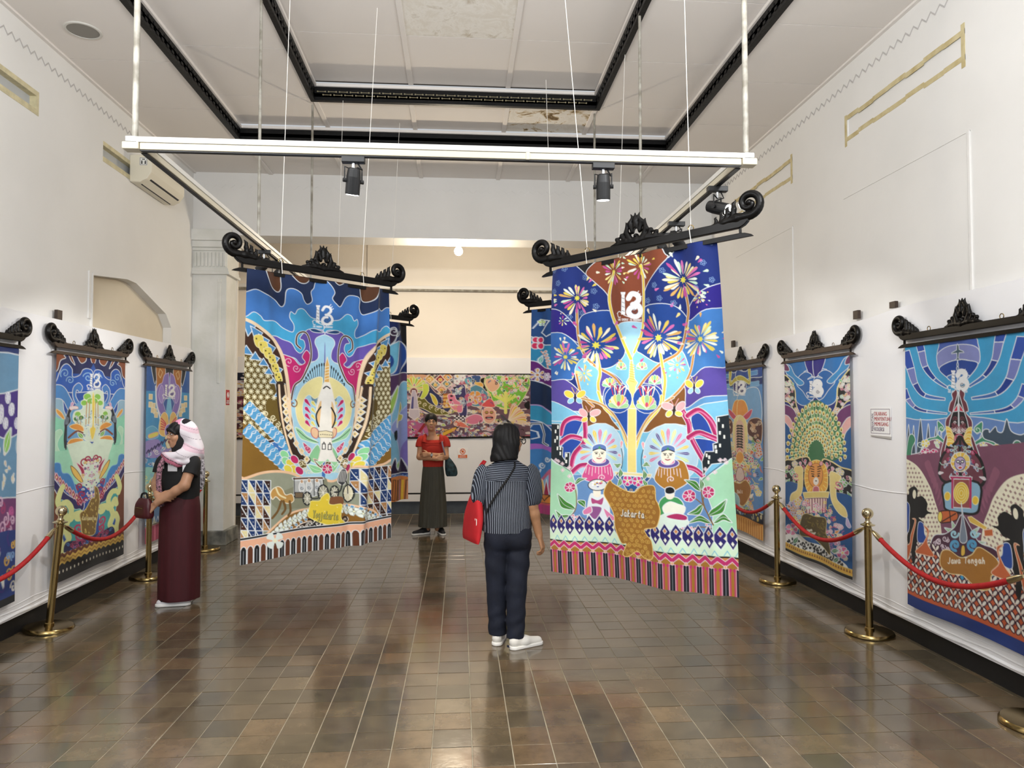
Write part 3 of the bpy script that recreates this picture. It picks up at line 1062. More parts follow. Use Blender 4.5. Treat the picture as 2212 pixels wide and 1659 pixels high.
# air conditioner in front of the left vent
ac = empty('air_conditioner', (XL, 7.78, 3.98), label='cream wall air conditioner mounted over the vent near the corner', cat='air conditioner')
macw = mat('yellowed_plastic', '#e3ddca', .4)
prof = [(0, 0), (.10, -.005), (.17, .03), (.215, .10), (.22, .17), (.20, .255), (.17, .275), (0, .275)]
acb = MB().prism(prof, lambda p: (p[0], -.43, p[1]), lambda p: (p[0], .43, p[1])).build('casing', macw, ac, bevel=.012, seg=3)
# outlet flap lies along the slanted underside
d0, d1 = Vector((.085, 0, -.008)), Vector((.185, 0, .045))
nrm = Vector((.5, 0, -.87)).normalized() * .004
fl_ = MB()
q = [d0 + nrm, d1 + nrm]
fl_.add([(q[0].x, -.36, q[0].z), (q[1].x, -.36, q[1].z), (q[1].x, .36, q[1].z), (q[0].x, .36, q[0].z)] + [(d0.x, -.36, d0.z), (d1.x, -.36, d1.z), (d1.x, .36, d1.z), (d0.x, .36, d0.z)],
        [(0, 1, 2, 3), (0, 4, 5, 1), (1, 5, 6, 2), (2, 6, 7, 3), (3, 7, 4, 0)])
fl_.build('outlet_slot', M['rail_dark'], ac)
n2 = nrm * 1.8
a_, b_ = d0.lerp(d1, .12), d0.lerp(d1, .8)
MB().add([(a_.x + n2.x, -.35, a_.z + n2.z), (b_.x + n2.x, -.35, b_.z + n2.z), (b_.x + n2.x, .35, b_.z + n2.z), (a_.x + n2.x, .35, a_.z + n2.z), (a_.x + nrm.x, -.35, a_.z + nrm.z), (b_.x + nrm.x, -.35, b_.z + nrm.z), (b_.x + nrm.x, .35, b_.z + nrm.z), (a_.x + nrm.x, .35, a_.z + nrm.z)],
          [(0, 1, 2, 3), (4, 5, 1, 0), (5, 6, 2, 1), (6, 7, 3, 2), (7, 4, 0, 3)]).build('flap', macw, ac)
stk = MB().box(.10, .175, -.4335, -.431, .165, .245).build('sticker', mat('sticker_white', '#e9e9e6', .4), ac)
st2 = MB()
for x in (.116, .150):
    st2.box(x, x + .012, -.4345, -.4335, .178, .205).box(x + .002, x + .010, -.4345, -.4335, .205, .214)
st2.box(.125, .152, -.4345, -.4335, .222, .230)
for a, b2 in (((.103, .168), (.172, .171)), ((.103, .239), (.172, .242)), ((.103, .168), (.106, .242)), ((.169, .168), (.172, .242))):
    st2.box(a[0], b2[0], -.4345, -.4335, a[1], b2[1])
st2.build('sticker_marks', mat('sticker_ink', '#1d1d1f', .5), stk)

# ------------------------------------------------------------------ rope stanchions
def stanchion(loc, label, lean=(0, 0)):
    o = empty('stanchion', loc, label=label, cat='stanchion', group='brass rope stanchions')
    o.rotation_euler = (lean[0], lean[1], 0)
    b = MB().lathe([(.0, 0), (.166, 0), (.174, .006), (.174, .016), (.170, .021), (.168, .025), (.162, .031), (.05, .035), (0, .035)], n=40).build('base', M['brass'], o, True)
    MB().lathe([(.034, .03), (.034, .05), (.028, .055)], n=20).build('foot_collar', M['brass'], o, True)
    MB().lathe([(.026, .034), (.026, .835), (.0, .835)], n=20).build('post', M['brass'], o, True)
    MB().lathe([(.026, .800), (.030, .805), (.050, .812), (.052, .818), (.030, .826), (.022, .834), (.016, .85), (.020, .866), (.0, .866)], n=24).build('collar', M['brass_pale'], o, True)
    MB().lathe([(.001, .862)] + [(.041 * math.sin(a), .901 - .041 * math.cos(a)) for a in np.linspace(.25, PI - .02, 14)], n=24).build('ball', M['brass_pale'], o, True)
    return o


ST = {'L0': (-3.10, 4.25), 'L1': (-3.135, 5.74), 'L2': (-3.10, 7.40), 'L3': (-3.03, 8.78), 'R0': (3.075, 3.63), 'R1': (3.07, 5.17), 'R2': (3.095, 6.77), 'R3': (3.09, 8.35)}
words = {'L1': 'leaning brass rope stanchion in front of the hornbill batik', 'L2': 'brass rope stanchion between the hornbill batik and the woman in a headscarf',
         'L3': 'brass rope stanchion behind the woman in a headscarf beside the pillar', 'R0': 'brass rope stanchion standing past the shadow puppet batik',
         'R1': 'brass rope stanchion between the white notice and the shadow puppet batik', 'R2': 'brass rope stanchion between the peacock batik and the gold temple batik',
         'L0': 'brass rope stanchion in front of the blue and purple cloth', 'R3': 'brass rope stanchion in front of the gold temple batik with orange fringe'}
for k in ('L1', 'L2', 'L3', 'R0', 'R1', 'R2', 'R3', 'L0'):
    stanchion((*ST[k], 0), words[k], (R(-1.5), R(4.0)) if k == 'L1' else (0, 0))


def tip(k, z=.79):
    x, y = ST[k]
    if k == 'L1': return Vector((x + z * math.sin(R(4.0)), y + z * math.sin(R(1.5)), z * .997))
    return Vector((x, y, z))


def rope(a, b, sag, label):
    A, B = tip(a), tip(b)
    d = (B - A)
    d.z = 0
    d.normalize()
    A2, B2 = A + d * .04, B - d * .04
    o = empty('velvet_rope', A, label=label, cat='rope barrier', group='red velvet ropes')
    pts = []
    n = 28
    for i in range(n + 1):
        t = i / n
        p = A2.lerp(B2, t)
        p.z -= sag * (1 - (2 * t - 1) ** 2) * (.85 + .15 * (1 - (2 * t - 1) ** 2))
        pts.append(p - A)
    MB().tube(pts[2:-2], .0175, 12).build('rope', M['rope'], o, True)
    for e in ((pts[0], pts[1], pts[2], pts[3]), (pts[-1], pts[-2], pts[-3], pts[-4])):
        MB().tube([e[0].lerp(e[1], .5), e[1], e[2], e[2].lerp(e[3], .35)], [.010, .017, .021, .021], 12).build('end_cap', M['brass_pale'], o, True)
        u = (e[1] - e[0]).normalized()
        MB().tube([e[0] + Vector((0, 0, .012 * math.cos(t))) + u * .018 * math.sin(t) for t in np.linspace(0, 2 * PI, 11)], .003, 6).build('hook', M['brass_pale'], o, True)
    return o


rope('L0', 'L1', .25, 'red velvet rope sagging in front of the blue and purple cloth')
rope('L1', 'L2', .24, 'red velvet rope sagging across the hornbill batik')
rope('L2', 'L3', .20, 'red velvet rope passing behind the woman in a headscarf')
rope('R0', 'R1', .21, 'red velvet rope sagging across the shadow puppet batik')
rope('R1', 'R2', .22, 'red velvet rope sagging across the peacock batik')
rope('R2', 'R3', .22, 'red velvet rope sagging across the gold temple batik')
# ------------------------------------------------------------------ batik: dye colours drawn in cloth space
WAX = '#e6edf2'


class Art:
    """drawing on a cloth of nx x ny dye cells; frame = [(draft point, (u, v)) x 4] fixes the drafting coordinates"""
    def __init__(s, nx, ny, frame, base):
        s.nx, s.ny = nx, ny
        s.im = np.ones((ny, nx, 3), np.float32) * np.array(srgb(base), np.float32)
        A, B = [], []
        for (x, y), (u, v) in frame:
            A += [[x, y, 1, 0, 0, 0, -u * x, -u * y], [0, 0, 0, x, y, 1, -v * x, -v * y]]
            B += [u, v]
        h = np.linalg.solve(np.array(A, float), np.array(B, float))
        s.h = np.append(h, 1).reshape(3, 3)
        s.org, s.sc = (0, 0), 1.0
        s.mir = None        # mirror axis in u
        s.uvmode = False

    def sheet(s, ox, oy, sc):
        s.org, s.sc, s.uvmode = (ox, oy), sc, False
        return s

    def uv(s):
        s.uvmode = True
        return s

    def px(s, pts):
        p = np.asarray(pts, float).reshape(-1, 2)
        if not s.uvmode:
            q = np.c_[p * s.sc + np.array(s.org), np.ones(len(p))] @ s.h.T
            p = q[:, :2] / q[:, 2:]
        return p * np.array([s.nx, s.ny])

    def flip(s, p):
        q = p.copy()
        q[:, 0] = 2 * s.mir * s.nx - q[:, 0]
        return q

    def each(s, p):
        return [p] if s.mir is None else [p, s.flip(p)]

    def _fill(s, p, col):
        x0, x1 = int(max(0, math.floor(p[:, 0].min()))), int(min(s.nx, math.ceil(p[:, 0].max()) + 1))
        y0, y1 = int(max(0, math.floor(p[:, 1].min()))), int(min(s.ny, math.ceil(p[:, 1].max()) + 1))
        if x1 <= x0 or y1 <= y0: return
        a, b = p, np.roll(p, -1, 0)
        cov = np.zeros((y1 - y0, x1 - x0), np.float32)
        cx = np.arange(x0, x1, dtype=np.float32)
        K = 3
        for j in range(y0, y1):
            for k in range(K):
                y = j + (k + .5) / K
                m = (a[:, 1] <= y) != (b[:, 1] <= y)
                if not m.any(): continue
                xs = np.sort(a[m, 0] + (y - a[m, 1]) * (b[m, 0] - a[m, 0]) / (b[m, 1] - a[m, 1]))
                for i in range(0, len(xs) - 1, 2):
                    cov[j - y0] += (np.clip(xs[i + 1] - cx, 0, 1) - np.clip(xs[i] - cx, 0, 1)) / K
        c = np.clip(cov, 0, 1)[..., None]
        reg = s.im[y0:y1, x0:x1]
        reg[:] = reg * (1 - c) + np.array(srgb(col), np.float32) * c

    def _stroke(s, p, col, w):
        x0, x1 = int(max(0, p[:, 0].min() - w - 1)), int(min(s.nx, p[:, 0].max() + w + 2))
        y0, y1 = int(max(0, p[:, 1].min() - w - 1)), int(min(s.ny, p[:, 1].max() + w + 2))
        if x1 <= x0 or y1 <= y0: return
        cov = np.zeros((y1 - y0, x1 - x0), np.float32)
        for i in range(len(p) - 1):
            a, b = p[i], p[i + 1]
            xa, xb = int(max(x0, min(a[0], b[0]) - w - 1)), int(min(x1, max(a[0], b[0]) + w + 2))
            ya, yb = int(max(y0, min(a[1], b[1]) - w - 1)), int(min(y1, max(a[1], b[1]) + w + 2))
            if xa >= xb or ya >= yb: continue
            X = np.arange(xa, xb) + .5 - a[0]
            Y = (np.arange(ya, yb) + .5 - a[1])[:, None]
            d = b - a
            l2 = max(d @ d, 1e-9)
            t = np.clip((X * d[0] + Y * d[1]) / l2, 0, 1)
            dist = np.hypot(X - t * d[0], Y - t * d[1])
            c = np.clip(w / 2 + .5 - dist, 0, 1) * min(1, w)
            q = cov[ya - y0:yb - y0, xa - x0:xb - x0]
            np.maximum(q, c, out=q)
        c = cov[..., None]
        reg = s.im[y0:y1, x0:x1]
        reg[:] = reg * (1 - c) + np.array(srgb(col), np.float32) * c

    def poly(s, pts, col, line=WAX, lw=1.3, smooth=True):
        P = s.px(pts)
        if smooth: P = crom(P, True, 5)
        for p in s.each(P):
            if col: s._fill(p, col)
            if line: s._stroke(np.r_[p, p[:1]], line, lw)
        return s

    def line(s, pts, col=WAX, w=1.3, smooth=True):
        P = s.px(pts)
        if smooth and len(P) > 2: P = crom(P, False, 5)
        for p in s.each(P): s._stroke(p, col, w)
        return s

    def ell(s, x, y, rx, ry=None, col=None, line=WAX, lw=1.1, rot=0.0, n=18):
        ry = rx if ry is None else ry
        a = np.linspace(0, 2 * PI, n, endpoint=False)
        c, q = math.cos(rot), math.sin(rot)
        return s.poly([(x + rx * math.cos(t) * c - ry * math.sin(t) * q, y + rx * math.cos(t) * q + ry * math.sin(t) * c) for t in a], col, line, lw, False)

    def petal(s, a, b, w, col, line=None, lw=1.0):
        """leaf or drop from a (thin) to b"""
        a, b = np.array(a, float), np.array(b, float)
        d = b - a
        n = np.array([-d[1], d[0]]) / max(np.hypot(*d), 1e-6) * w
        return s.poly([a, a + d * .45 + n * .7, a + d * .8 + n, b, a + d * .8 - n, a + d * .45 - n * .7], col, line, lw)

    def leaf(s, a, b, w, col='#3f8f2f', line=WAX, lw=1.2, bend=0.0):
        a, b = np.array(a, float), np.array(b, float)
        d = b - a
        n = np.array([-d[1], d[0]]) / max(np.hypot(*d), 1e-6)
        m = a + d * .5 + n * bend
        s.poly([a, a * .55 + m * .45 + n * w * .8, m + n * w, m * .4 + b * .6 + n * w * .5, b, m * .4 + b * .6 - n * w * .5, m - n * w, a * .55 + m * .45 - n * w * .8], col, line, lw)
        return s.line([a, m, b], line or WAX, .8)

    def curl(s, x, y, r, a0, turns, col=WAX, w=1.3, r1=.1):
        t = np.linspace(0, 1, int(10 + 14 * abs(turns)))
        return s.line(np.c_[x + (r + (r * r1 - r) * t) * np.cos(a0 + 2 * PI * turns * t), y + (r + (r * r1 - r) * t) * np.sin(a0 + 2 * PI * turns * t)], col, w, False)

    def flower(s, x, y, r, n, col, mid, line=WAX, lw=1.0, a0=0.0, wid=.42):
        for k in range(n):
            a = a0 + 2 * PI * k / n
            s.petal((x + .15 * r * math.cos(a), y + .15 * r * math.sin(a)), (x + r * math.cos(a), y + r * math.sin(a)), r * wid, col[k % len(col)] if isinstance(col, list) else col, line, lw)
        return s.ell(x, y, r * .24, r * .24, mid, line, lw)

    def thirteen(s, x, y, h, col='#f4f6f8'):
        """the '13' emblem: a tower for the 1, a feathered curl for the 3"""
        k = h
        s.poly([(x - .30 * k, y - .42 * k), (x - .17 * k, y - .42 * k), (x - .15 * k, y + .34 * k), (x - .33 * k, y + .34 * k)], col, None, smooth=False)
        s.poly([(x - .34 * k, y - .52 * k), (x - .13 * k, y - .52 * k), (x - .15 * k, y - .42 * k), (x - .32 * k, y - .42 * k)], col, None, smooth=False)
        for i in range(4):
            s.line([(x - .29 * k, y + (-.30 + .16 * i) * k), (x - .18 * k, y + (-.26 + .16 * i) * k)], '#33415e', .9)
        s.line([(x - .02 * k, y - .28 * k), (x + .10 * k, y - .46 * k), (x + .30 * k, y - .42 * k), (x + .36 * k, y - .24 * k), (x + .20 * k, y - .06 * k)], col, max(2.0, .15 * k * s.unit()))
        s.line([(x + .14 * k, y - .06 * k), (x + .34 * k, y - .02 * k), (x + .44 * k, y + .18 * k), (x + .32 * k, y + .38 * k), (x + .10 * k, y + .38 * k), (x - .02 * k, y + .24 * k), (x + .06 * k, y + .08 * k), (x + .2 * k, y + .06 * k)], col, max(2.0, .15 * k * s.unit()))
        s.curl(x + .20 * k, y + .2 * k, .13 * k, 0, 1.5, '#33415e', 1.0)
        for i in range(3): s.line([(x + (.26 + .08 * i) * k, y - .44 * k + .05 * i * k), (x + (.36 + .06 * i) * k, y - .58 * k + .1 * i * k)], col, 1.3)
        s.line([(x - .52 * k, y + .30 * k), (x - .40 * k, y + .22 * k), (x - .2 * k, y + .36 * k), (x + .1 * k, y + .44 * k), (x + .45 * k, y + .40 * k)], col, 1.4)
        s.line([(x - .5 * k, y + .3 * k), (x - .46 * k, y + .44 * k), (x - .36 * k, y + .44 * k)], col, 1.3)
        s.text('ONE ENERGY IN HARMONY', x - .48 * k, y + .50 * k, .95 * k, .075 * k, col, .8)
        return s

    def unit(s):
        a = s.px([(0, 0), (1, 0)])
        return float(np.hypot(*(a[1] - a[0])))

    def text(s, t, x, y, w, h, col, lw=1.2, slant=0.0):
        """stroke lettering in a box of width w, height h"""
        adv = w / max(1, len(t))
        for i, ch in enumerate(t):
            for st in GLYPH.get(ch, []):
                s.line([(x + adv * (i + .12 + .72 * (gx + slant * (1 - gy))), y + h * gy) for gx, gy in st], col, lw, ch.islower())
        return s

    def cols(s, seed=1, mottle=.10):
        r = np.random.RandomState(seed)
        n = np.zeros((s.ny, s.nx), np.float32)
        for k, a in ((14, .5), (40, .3), (110, .2)):
            g = r.rand(max(2, s.ny * k // s.nx // 1 + 2), k + 2)
            yy = np.linspace(0, g.shape[0] - 1.001, s.ny)
            xx = np.linspace(0, g.shape[1] - 1.001, s.nx)
            yi, xi = yy.astype(int), xx.astype(int)
            fy, fx = (yy - yi)[:, None], (xx - xi)[None]
            n += a * (g[yi][:, xi] * (1 - fy) * (1 - fx) + g[yi + 1][:, xi] * fy * (1 - fx) + g[yi][:, xi + 1] * (1 - fy) * fx + g[yi + 1][:, xi + 1] * fy * fx)
        g = s.im @ np.array([.3, .6, .1], np.float32)
        return np.clip((s.im * .92 + .08 * g[..., None]) ** 1.08 * .80 * (1 + mottle * 2 * (n[..., None] - .5)), 0, 1)


def arc(cx, cy, rx, ry, a0, a1, n=8):
    return [(cx + rx * math.cos(t), cy + ry * math.sin(t)) for t in np.linspace(a0, a1, n)]


GLYPH = {
    'A': [[(0, 1), (.5, 0), (1, 1)], [(.2, .62), (.8, .62)]], 'D': [[(0, 0), (0, 1), (.6, 1), (1, .7), (1, .3), (.6, 0), (0, 0)]], 'E': [[(1, 0), (0, 0), (0, 1), (1, 1)], [(0, .5), (.8, .5)]],
    'G': [[(1, .15), (.6, 0), (.2, .1), (0, .5), (.2, .9), (.6, 1), (1, .85), (1, .55), (.6, .55)]], 'H': [[(0, 0), (0, 1)], [(1, 0), (1, 1)], [(0, .5), (1, .5)]], 'I': [[(.5, 0), (.5, 1)]],
    'J': [[(.8, 0), (.8, .8), (.5, 1), (.1, .85)]], 'K': [[(0, 0), (0, 1)], [(1, 0), (0, .55), (1, 1)]], 'L': [[(0, 0), (0, 1), (.9, 1)]], 'M': [[(0, 1), (0, 0), (.5, .6), (1, 0), (1, 1)]],
    'N': [[(0, 1), (0, 0), (1, 1), (1, 0)]], 'O': [[(.5, 0), (.1, .15), (0, .5), (.1, .85), (.5, 1), (.9, .85), (1, .5), (.9, .15), (.5, 0)]], 'P': [[(0, 1), (0, 0), (.7, 0), (1, .25), (.7, .5), (0, .5)]],
    'R': [[(0, 1), (0, 0), (.7, 0), (1, .25), (.7, .5), (0, .5)], [(.5, .5), (1, 1)]], 'S': [[(.95, .12), (.5, 0), (.05, .2), (.5, .5), (.95, .78), (.5, 1), (.05, .88)]], 'T': [[(0, 0), (1, 0)], [(.5, 0), (.5, 1)]],
    'U': [[(0, 0), (0, .8), (.5, 1), (1, .8), (1, 0)]], 'Y': [[(0, 0), (.5, .5), (1, 0)], [(.5, .5), (.5, 1)]], 'B': [[(0, 0), (0, 1), (.7, 1), (1, .75), (.6, .5), (.9, .25), (.6, 0), (0, 0)]], '/': [[(.2, 1), (.8, 0)]],
    'a': [[(.8, .45), (.4, .35), (.1, .7), (.4, 1), (.75, .8), (.8, .4), (.85, .95), (1.1, .9)]], 'k': [[(.1, 1), (.3, .2), (.3, 0), (.15, .1), (.15, 1)], [(.8, .4), (.2, .7), (.85, 1)]],
    'r': [[(.1, 1), (.15, .4), (.2, .55), (.5, .38), (.8, .45)]], 't': [[(.45, .05), (.4, .9), (.7, 1)], [(.1, .35), (.8, .35)]], 'o': [[(.5, .38), (.1, .7), (.5, 1), (.85, .7), (.5, .38)]],
    'g': [[(.8, .45), (.4, .35), (.1, .65), (.4, .9), (.8, .6), (.75, 1.2), (.4, 1.4), (.1, 1.2)]], 'y': [[(.1, .4), (.3, .85), (.7, .8)], [(.85, .4), (.7, 1.1), (.3, 1.4)]], 'w': [[(0, .4), (.2, 1), (.5, .5), (.75, 1), (1, .4)]],
    'e': [[(.15, .7), (.8, .65), (.5, .38), (.1, .7), (.5, 1), (.9, .85)]], 'n': [[(.1, 1), (.15, .4), (.2, .6), (.6, .38), (.8, .6), (.85, 1)]], 'h': [[(.15, 1), (.2, 0), (.2, .6), (.6, .42), (.8, .6), (.85, 1)]],
    'i': [[(.4, .42), (.45, .95), (.7, .95)], [(.45, .2), (.46, .24)]], 'l': [[(.4, 0), (.4, .9), (.65, 1)]], 'm': [[(0, 1), (.05, .4), (.25, .42), (.4, 1), (.5, .45), (.75, .42), (.9, 1)]], 'j': [[(.5, .4), (.5, 1.2), (.2, 1.4)], [(.5, .2), (.52, .24)]], 'u': [[(.1, .4), (.15, .9), (.5, 1), (.8, .8), (.8, .4), (.9, 1)]]}

FIRE = ['#f3e08a', '#e9f2e6', '#d96fb4', '#cdeccf', '#e3b25a', '#f2ead0', '#e6d04a', '#c94f9c']


def firework(A, x, y, r, n=22, seed=0, star='#e8dd3e'):
    q = random.Random(seed)
    for k in range(n):
        a = 2 * PI * k / n + q.uniform(-.08, .08)
        r0, r1 = r * q.uniform(.16, .34), r * q.uniform(.62, 1.05)
        b = a + q.uniform(-.12, .12)
        A.petal((x + r0 * math.cos(a), y + r0 * math.sin(a)), (x + r1 * math.cos(b), y + r1 * math.sin(b)), r * .045 + 2.2, q.choice(FIRE))
    for k in range(n // 3):
        a = q.uniform(0, 2 * PI)
        A.petal((x + r * 1.08 * math.cos(a), y + r * 1.08 * math.sin(a)), (x + r * 1.32 * math.cos(a), y + r * 1.32 * math.sin(a)), r * .05 + 1.5, q.choice(FIRE))
    st = []
    for k in range(14):
        a, rr = PI * k / 7, (.17 if k % 2 == 0 else .09) * r
        st.append((x + rr * math.cos(a), y + rr * math.sin(a)))
    A.poly(st, star, None, smooth=False)


def butterfly(A, x, y, r, c1, c2, rot=0.0):
    for s in (-1, 1):
        A.ell(x + s * r * .62 * math.cos(rot), y - r * .35, r * .55, r * .36, c1, WAX, 1.0, rot + s * -.6)
        A.ell(x + s * r * .42, y + r * .38, r * .36, r * .26, c2, WAX, 1.0, rot + s * .7)
        A.line([(x, y - r * .3), (x + s * r * .35, y - r * 1.1)], c1, 1.0)
    A.ell(x, y + r * .05, r * .10, r * .5, '#1d1d26', None)


def lotus(A, x, y, r, cs):
    for k, a in enumerate((-2.6, -.55, -2.3, -.85, -2.0, -1.15, -1.57)):
        A.petal((x, y + r * .5), (x + r * math.cos(a), y + r * .35 + r * 1.1 * math.sin(a)), r * .24, cs[k % len(cs)], WAX, .9)
    for s in (-1, 1): A.petal((x, y + r * .5), (x + s * r * .95, y + r * .15), r * .2, cs[1], WAX, .9)
    A.ell(x, y + r * .1, r * .16, r * .2, '#e04c7c', None)


def art_fireworks(nx, ny):
    A = Art(nx, ny, [((1182, 578), (0, 0)), ((1541, 513), (1, 0)), ((1602, 1287), (1, 1)), ((1192, 1238), (0, 1))], '#0c2f80')
    a, b = (1120, 400, .2772), (1120, 840, .2772)
    A.sheet(*b)
    A.poly([(150, -20), (1700, -60), (1760, 1100), (150, 1100)], '#5f9fd6', None, smooth=False)
    A.poly([(150, 30), (360, 50), (490, 150), (700, 200), (1000, 200), (1290, 100), (1440, 40), (1760, -10), (1760, 620), (150, 620)], '#79c3e6', WAX, smooth=False)
    A.poly([(420, 620), (1450, 620), (1560, 1120), (330, 1100)], '#6a97cd', None, smooth=False)
    A.sheet(*a)
    A.poly([(150, 1425), (340, 1445), (470, 1560), (560, 1700), (150, 1640)], '#5a4aa6')
    A.poly([(150, 1625), (300, 1635), (470, 1760), (150, 1760)], '#79c3e6')
    A.poly([(1700, 1300), (1440, 1345), (1330, 1420), (1200, 1580), (1280, 1659), (1440, 1575), (1700, 1535)], '#5a4aa6')
    A.poly([(150, 1080), (330, 1100), (430, 1180), (480, 1260), (500, 1300), (420, 1400), (400, 1450), (340, 1450), (150, 1425)], '#2f70bd')
    A.poly([(1240, 1210), (1290, 1010), (1440, 915), (1600, 885), (1640, 1310), (1440, 1350), (1330, 1420), (1290, 1330)], '#3b80c8')
    A.poly([(150, 940), (310, 935), (440, 1080), (440, 1170), (330, 1100), (150, 1085)], '#2b1a8e')
    A.poly([(1305, 890), (1440, 760), (1600, 730), (1620, 885), (1440, 918), (1300, 1000)], '#2b1a8e')
    A.poly([(390, 590), (610, 540), (500, 670)], '#0c0d14', smooth=False)
    A.poly([(1030, 440), (1230, 420), (1140, 545)], '#0c0d14', smooth=False)
    A.poly([(500, 665), (540, 605), (620, 545), (760, 505), (1050, 455), (1120, 520), (1135, 545), (1060, 640), (950, 790), (940, 1025), (740, 1035), (690, 1000), (660, 830), (560, 720)], '#8c4523')
    # pale middle
    A.poly([(480, 1290), (560, 1350), (640, 1365), (740, 1320), (810, 1240), (850, 1290), (890, 1220), (930, 1250), (1050, 1310), (1130, 1310), (1230, 1220), (1300, 1340), (1310, 1420), (1200, 1560), (1100, 1680), (600, 1680), (470, 1560), (420, 1380)], '#7ec9ea')
    A.poly([(450, 1000), (520, 950), (670, 930), (700, 1020), (745, 1060), (805, 1230), (740, 1320), (640, 1365), (560, 1350), (480, 1260), (440, 1150)], '#0f4a9c')
    A.poly([(945, 910), (1050, 880), (1180, 890), (1280, 980), (1290, 1050), (1230, 1230), (1130, 1310), (1050, 1310), (930, 1250), (890, 1210), (935, 1050)], '#0f4a9c')
    A.poly([(745, 1060), (800, 1015), (940, 1020), (930, 1090), (880, 1220), (850, 1285), (815, 1240)], '#a3d7ee')
    A.poly([(600, 1395), (690, 1400), (790, 1490), (640, 1580), (585, 1540)], '#5b4fae')
    A.poly([(1095, 1335), (1110, 1480), (1120, 1580), (1010, 1540), (950, 1480), (1020, 1390)], '#5b4fae')
    A.sheet(*b)
    A.poly([(460, -30), (540, 20), (640, 90), (700, 180), (770, 255), (700, 245), (600, 220), (505, 240), (500, 150)], '#86551c')
    A.poly([(1060, 80), (1180, -20), (1270, -90), (1280, 100), (1315, 205), (1200, 195), (1080, 220), (1000, 262), (950, 240)], '#86551c')
    A.poly([(640, -70), (700, -110), (835, -60), (835, 340), (800, 260), (740, 170), (640, 80), (625, 0)], '#1053b2')
    A.poly([(900, -60), (1010, -110), (1110, -60), (1110, 60), (1000, 200), (930, 310), (903, 385)], '#1053b2')
    A.ell(615, 440, 195, 235, '#b7daf1')
    A.ell(1180, 430, 215, 240, '#b7daf1')
    # ribbons with blue between
    A.poly([(330, 330), (345, 240), (390, 180), (480, 175), (460, 260), (420, 330)], '#1c4fb0')
    A.poly([(1330, 140), (1400, 110), (1480, 180), (1520, 290), (1420, 280), (1350, 240)], '#1c4fb0')
    A.poly([(1330, 320), (1520, 330), (1500, 420), (1430, 490)], '#1c4fb0')
    A.poly([(320, 420), (400, 330), (490, 350), (430, 450), (410, 560)], '#1c4fb0')
    for pts in ([(325, 290), (350, 200), (420, 162), (500, 180)], [(318, 365), (400, 310), (505, 340)], [(410, 620), (430, 460), (505, 345), (500, 180)], [(420, 600), (470, 550), (520, 540)],
                [(1255, 90), (1310, 190), (1330, 300), (1440, 490)], [(1300, 130), (1390, 88), (1480, 160), (1535, 300)], [(1310, 300), (1400, 262), (1540, 320)], [(1290, 530), (1360, 550), (1425, 600)]):
        A.line(pts, WAX, 11)
        A.line(pts, '#b8196c', 9)
        A.line([(x + 12, y + 10) for x, y in pts], '#e77cb2', 2.6)
    A.poly([(150, 205), (315, 210), (315, 390), (345, 395), (345, 470), (365, 500), (365, 440), (400, 440), (400, 580), (300, 525), (250, 490), (150, 460)], '#0f212d', smooth=False)
    A.poly([(1525, 140), (1660, 115), (1700, 450), (1600, 500), (1500, 510), (1430, 600), (1420, 490), (1450, 410), (1510, 410), (1505, 350), (1535, 340)], '#0f212d', smooth=False)
    for x, y in ((300, 235), (280, 270), (295, 320), (278, 345), (300, 405), (325, 405), (325, 445), (375, 460), (375, 510), (1540, 165), (1572, 212), (1550, 265), (1583, 297), (1522, 375), (1552, 365), (1527, 410), (1460, 440), (1480, 455), (1475, 495)):
        A.poly([(x - 6, y - 14), (x + 7, y - 14), (x + 7, y + 14), (x - 6, y + 14)], '#eef3ee', None, smooth=False)
    A.poly([(150, 470), (228, 478), (290, 525), (400, 575), (440, 660), (465, 760), (450, 900), (380, 1010), (330, 1110), (150, 1110)], '#a6dcb9')
    A.poly([(1760, 440), (1645, 465), (1600, 500), (1480, 595), (1420, 625), (1440, 700), (1480, 800), (1510, 900), (1530, 1110), (1760, 1110)], '#a6dcb9')
    # trunk, branches
    A.sheet(*a)
    for pts, c, w in (([(850, 1290), (740, 1060), (690, 960), (665, 820), (705, 650)], '#e9cb3e', 5.5), ([(872, 1240), (930, 1080), (942, 900), (940, 700), (922, 600)], '#e9cb3e', 4),
                      ([(430, 930), (440, 1100), (470, 1220), (560, 1340), (720, 1440), (835, 1570)], '#c8903f', 4.5), ([(1255, 760), (1290, 900), (1280, 1010), (1230, 1220), (1100, 1320), (960, 1440), (890, 1550)], '#c8903f', 4.5),
                      ([(580, 1260), (602, 1400), (590, 1500), (620, 1650)], '#e0c04a', 4.5), ([(1082, 1190), (1110, 1340), (1132, 1450), (1120, 1620)], '#e0c04a', 4.5),
                      ([(1345, 1240), (1310, 1400), (1200, 1560), (1080, 1660)], '#c8903f', 4), ([(430, 1400), (470, 1560), (560, 1660)], '#c8903f', 4)):
        A.line(pts, WAX, w + 1.6)
        A.line(pts, c, w)
    A.sheet(*b)
    for pts, c, w in (([(590, -40), (640, 90), (760, 200), (838, 390)], '#e9d24a', 4), ([(1110, -20), (1085, 90), (960, 230), (905, 395)], '#e9d24a', 4),
                      ([(470, 10), (600, 50), (700, 125), (800, 260), (838, 350)], '#caa05a', 4), ([(1190, -10), (1080, 75), (980, 180), (905, 330)], '#caa05a', 4)):
        A.line(pts, WAX, w + 1.6)
        A.line(pts, c, w)
    A.poly([(845, -140), (885, -140), (897, 0), (912, 600), (842, 600), (833, 0)], '#ecdc84', WAX, smooth=False)
    A.sheet(*a)
    A.poly([(843, 1300), (862, 1300), (880, 1440), (905, 1470), (890, 1500), (893, 1670), (833, 1670), (836, 1500), (815, 1470), (838, 1430)], '#eddf86', WAX, smooth=False)
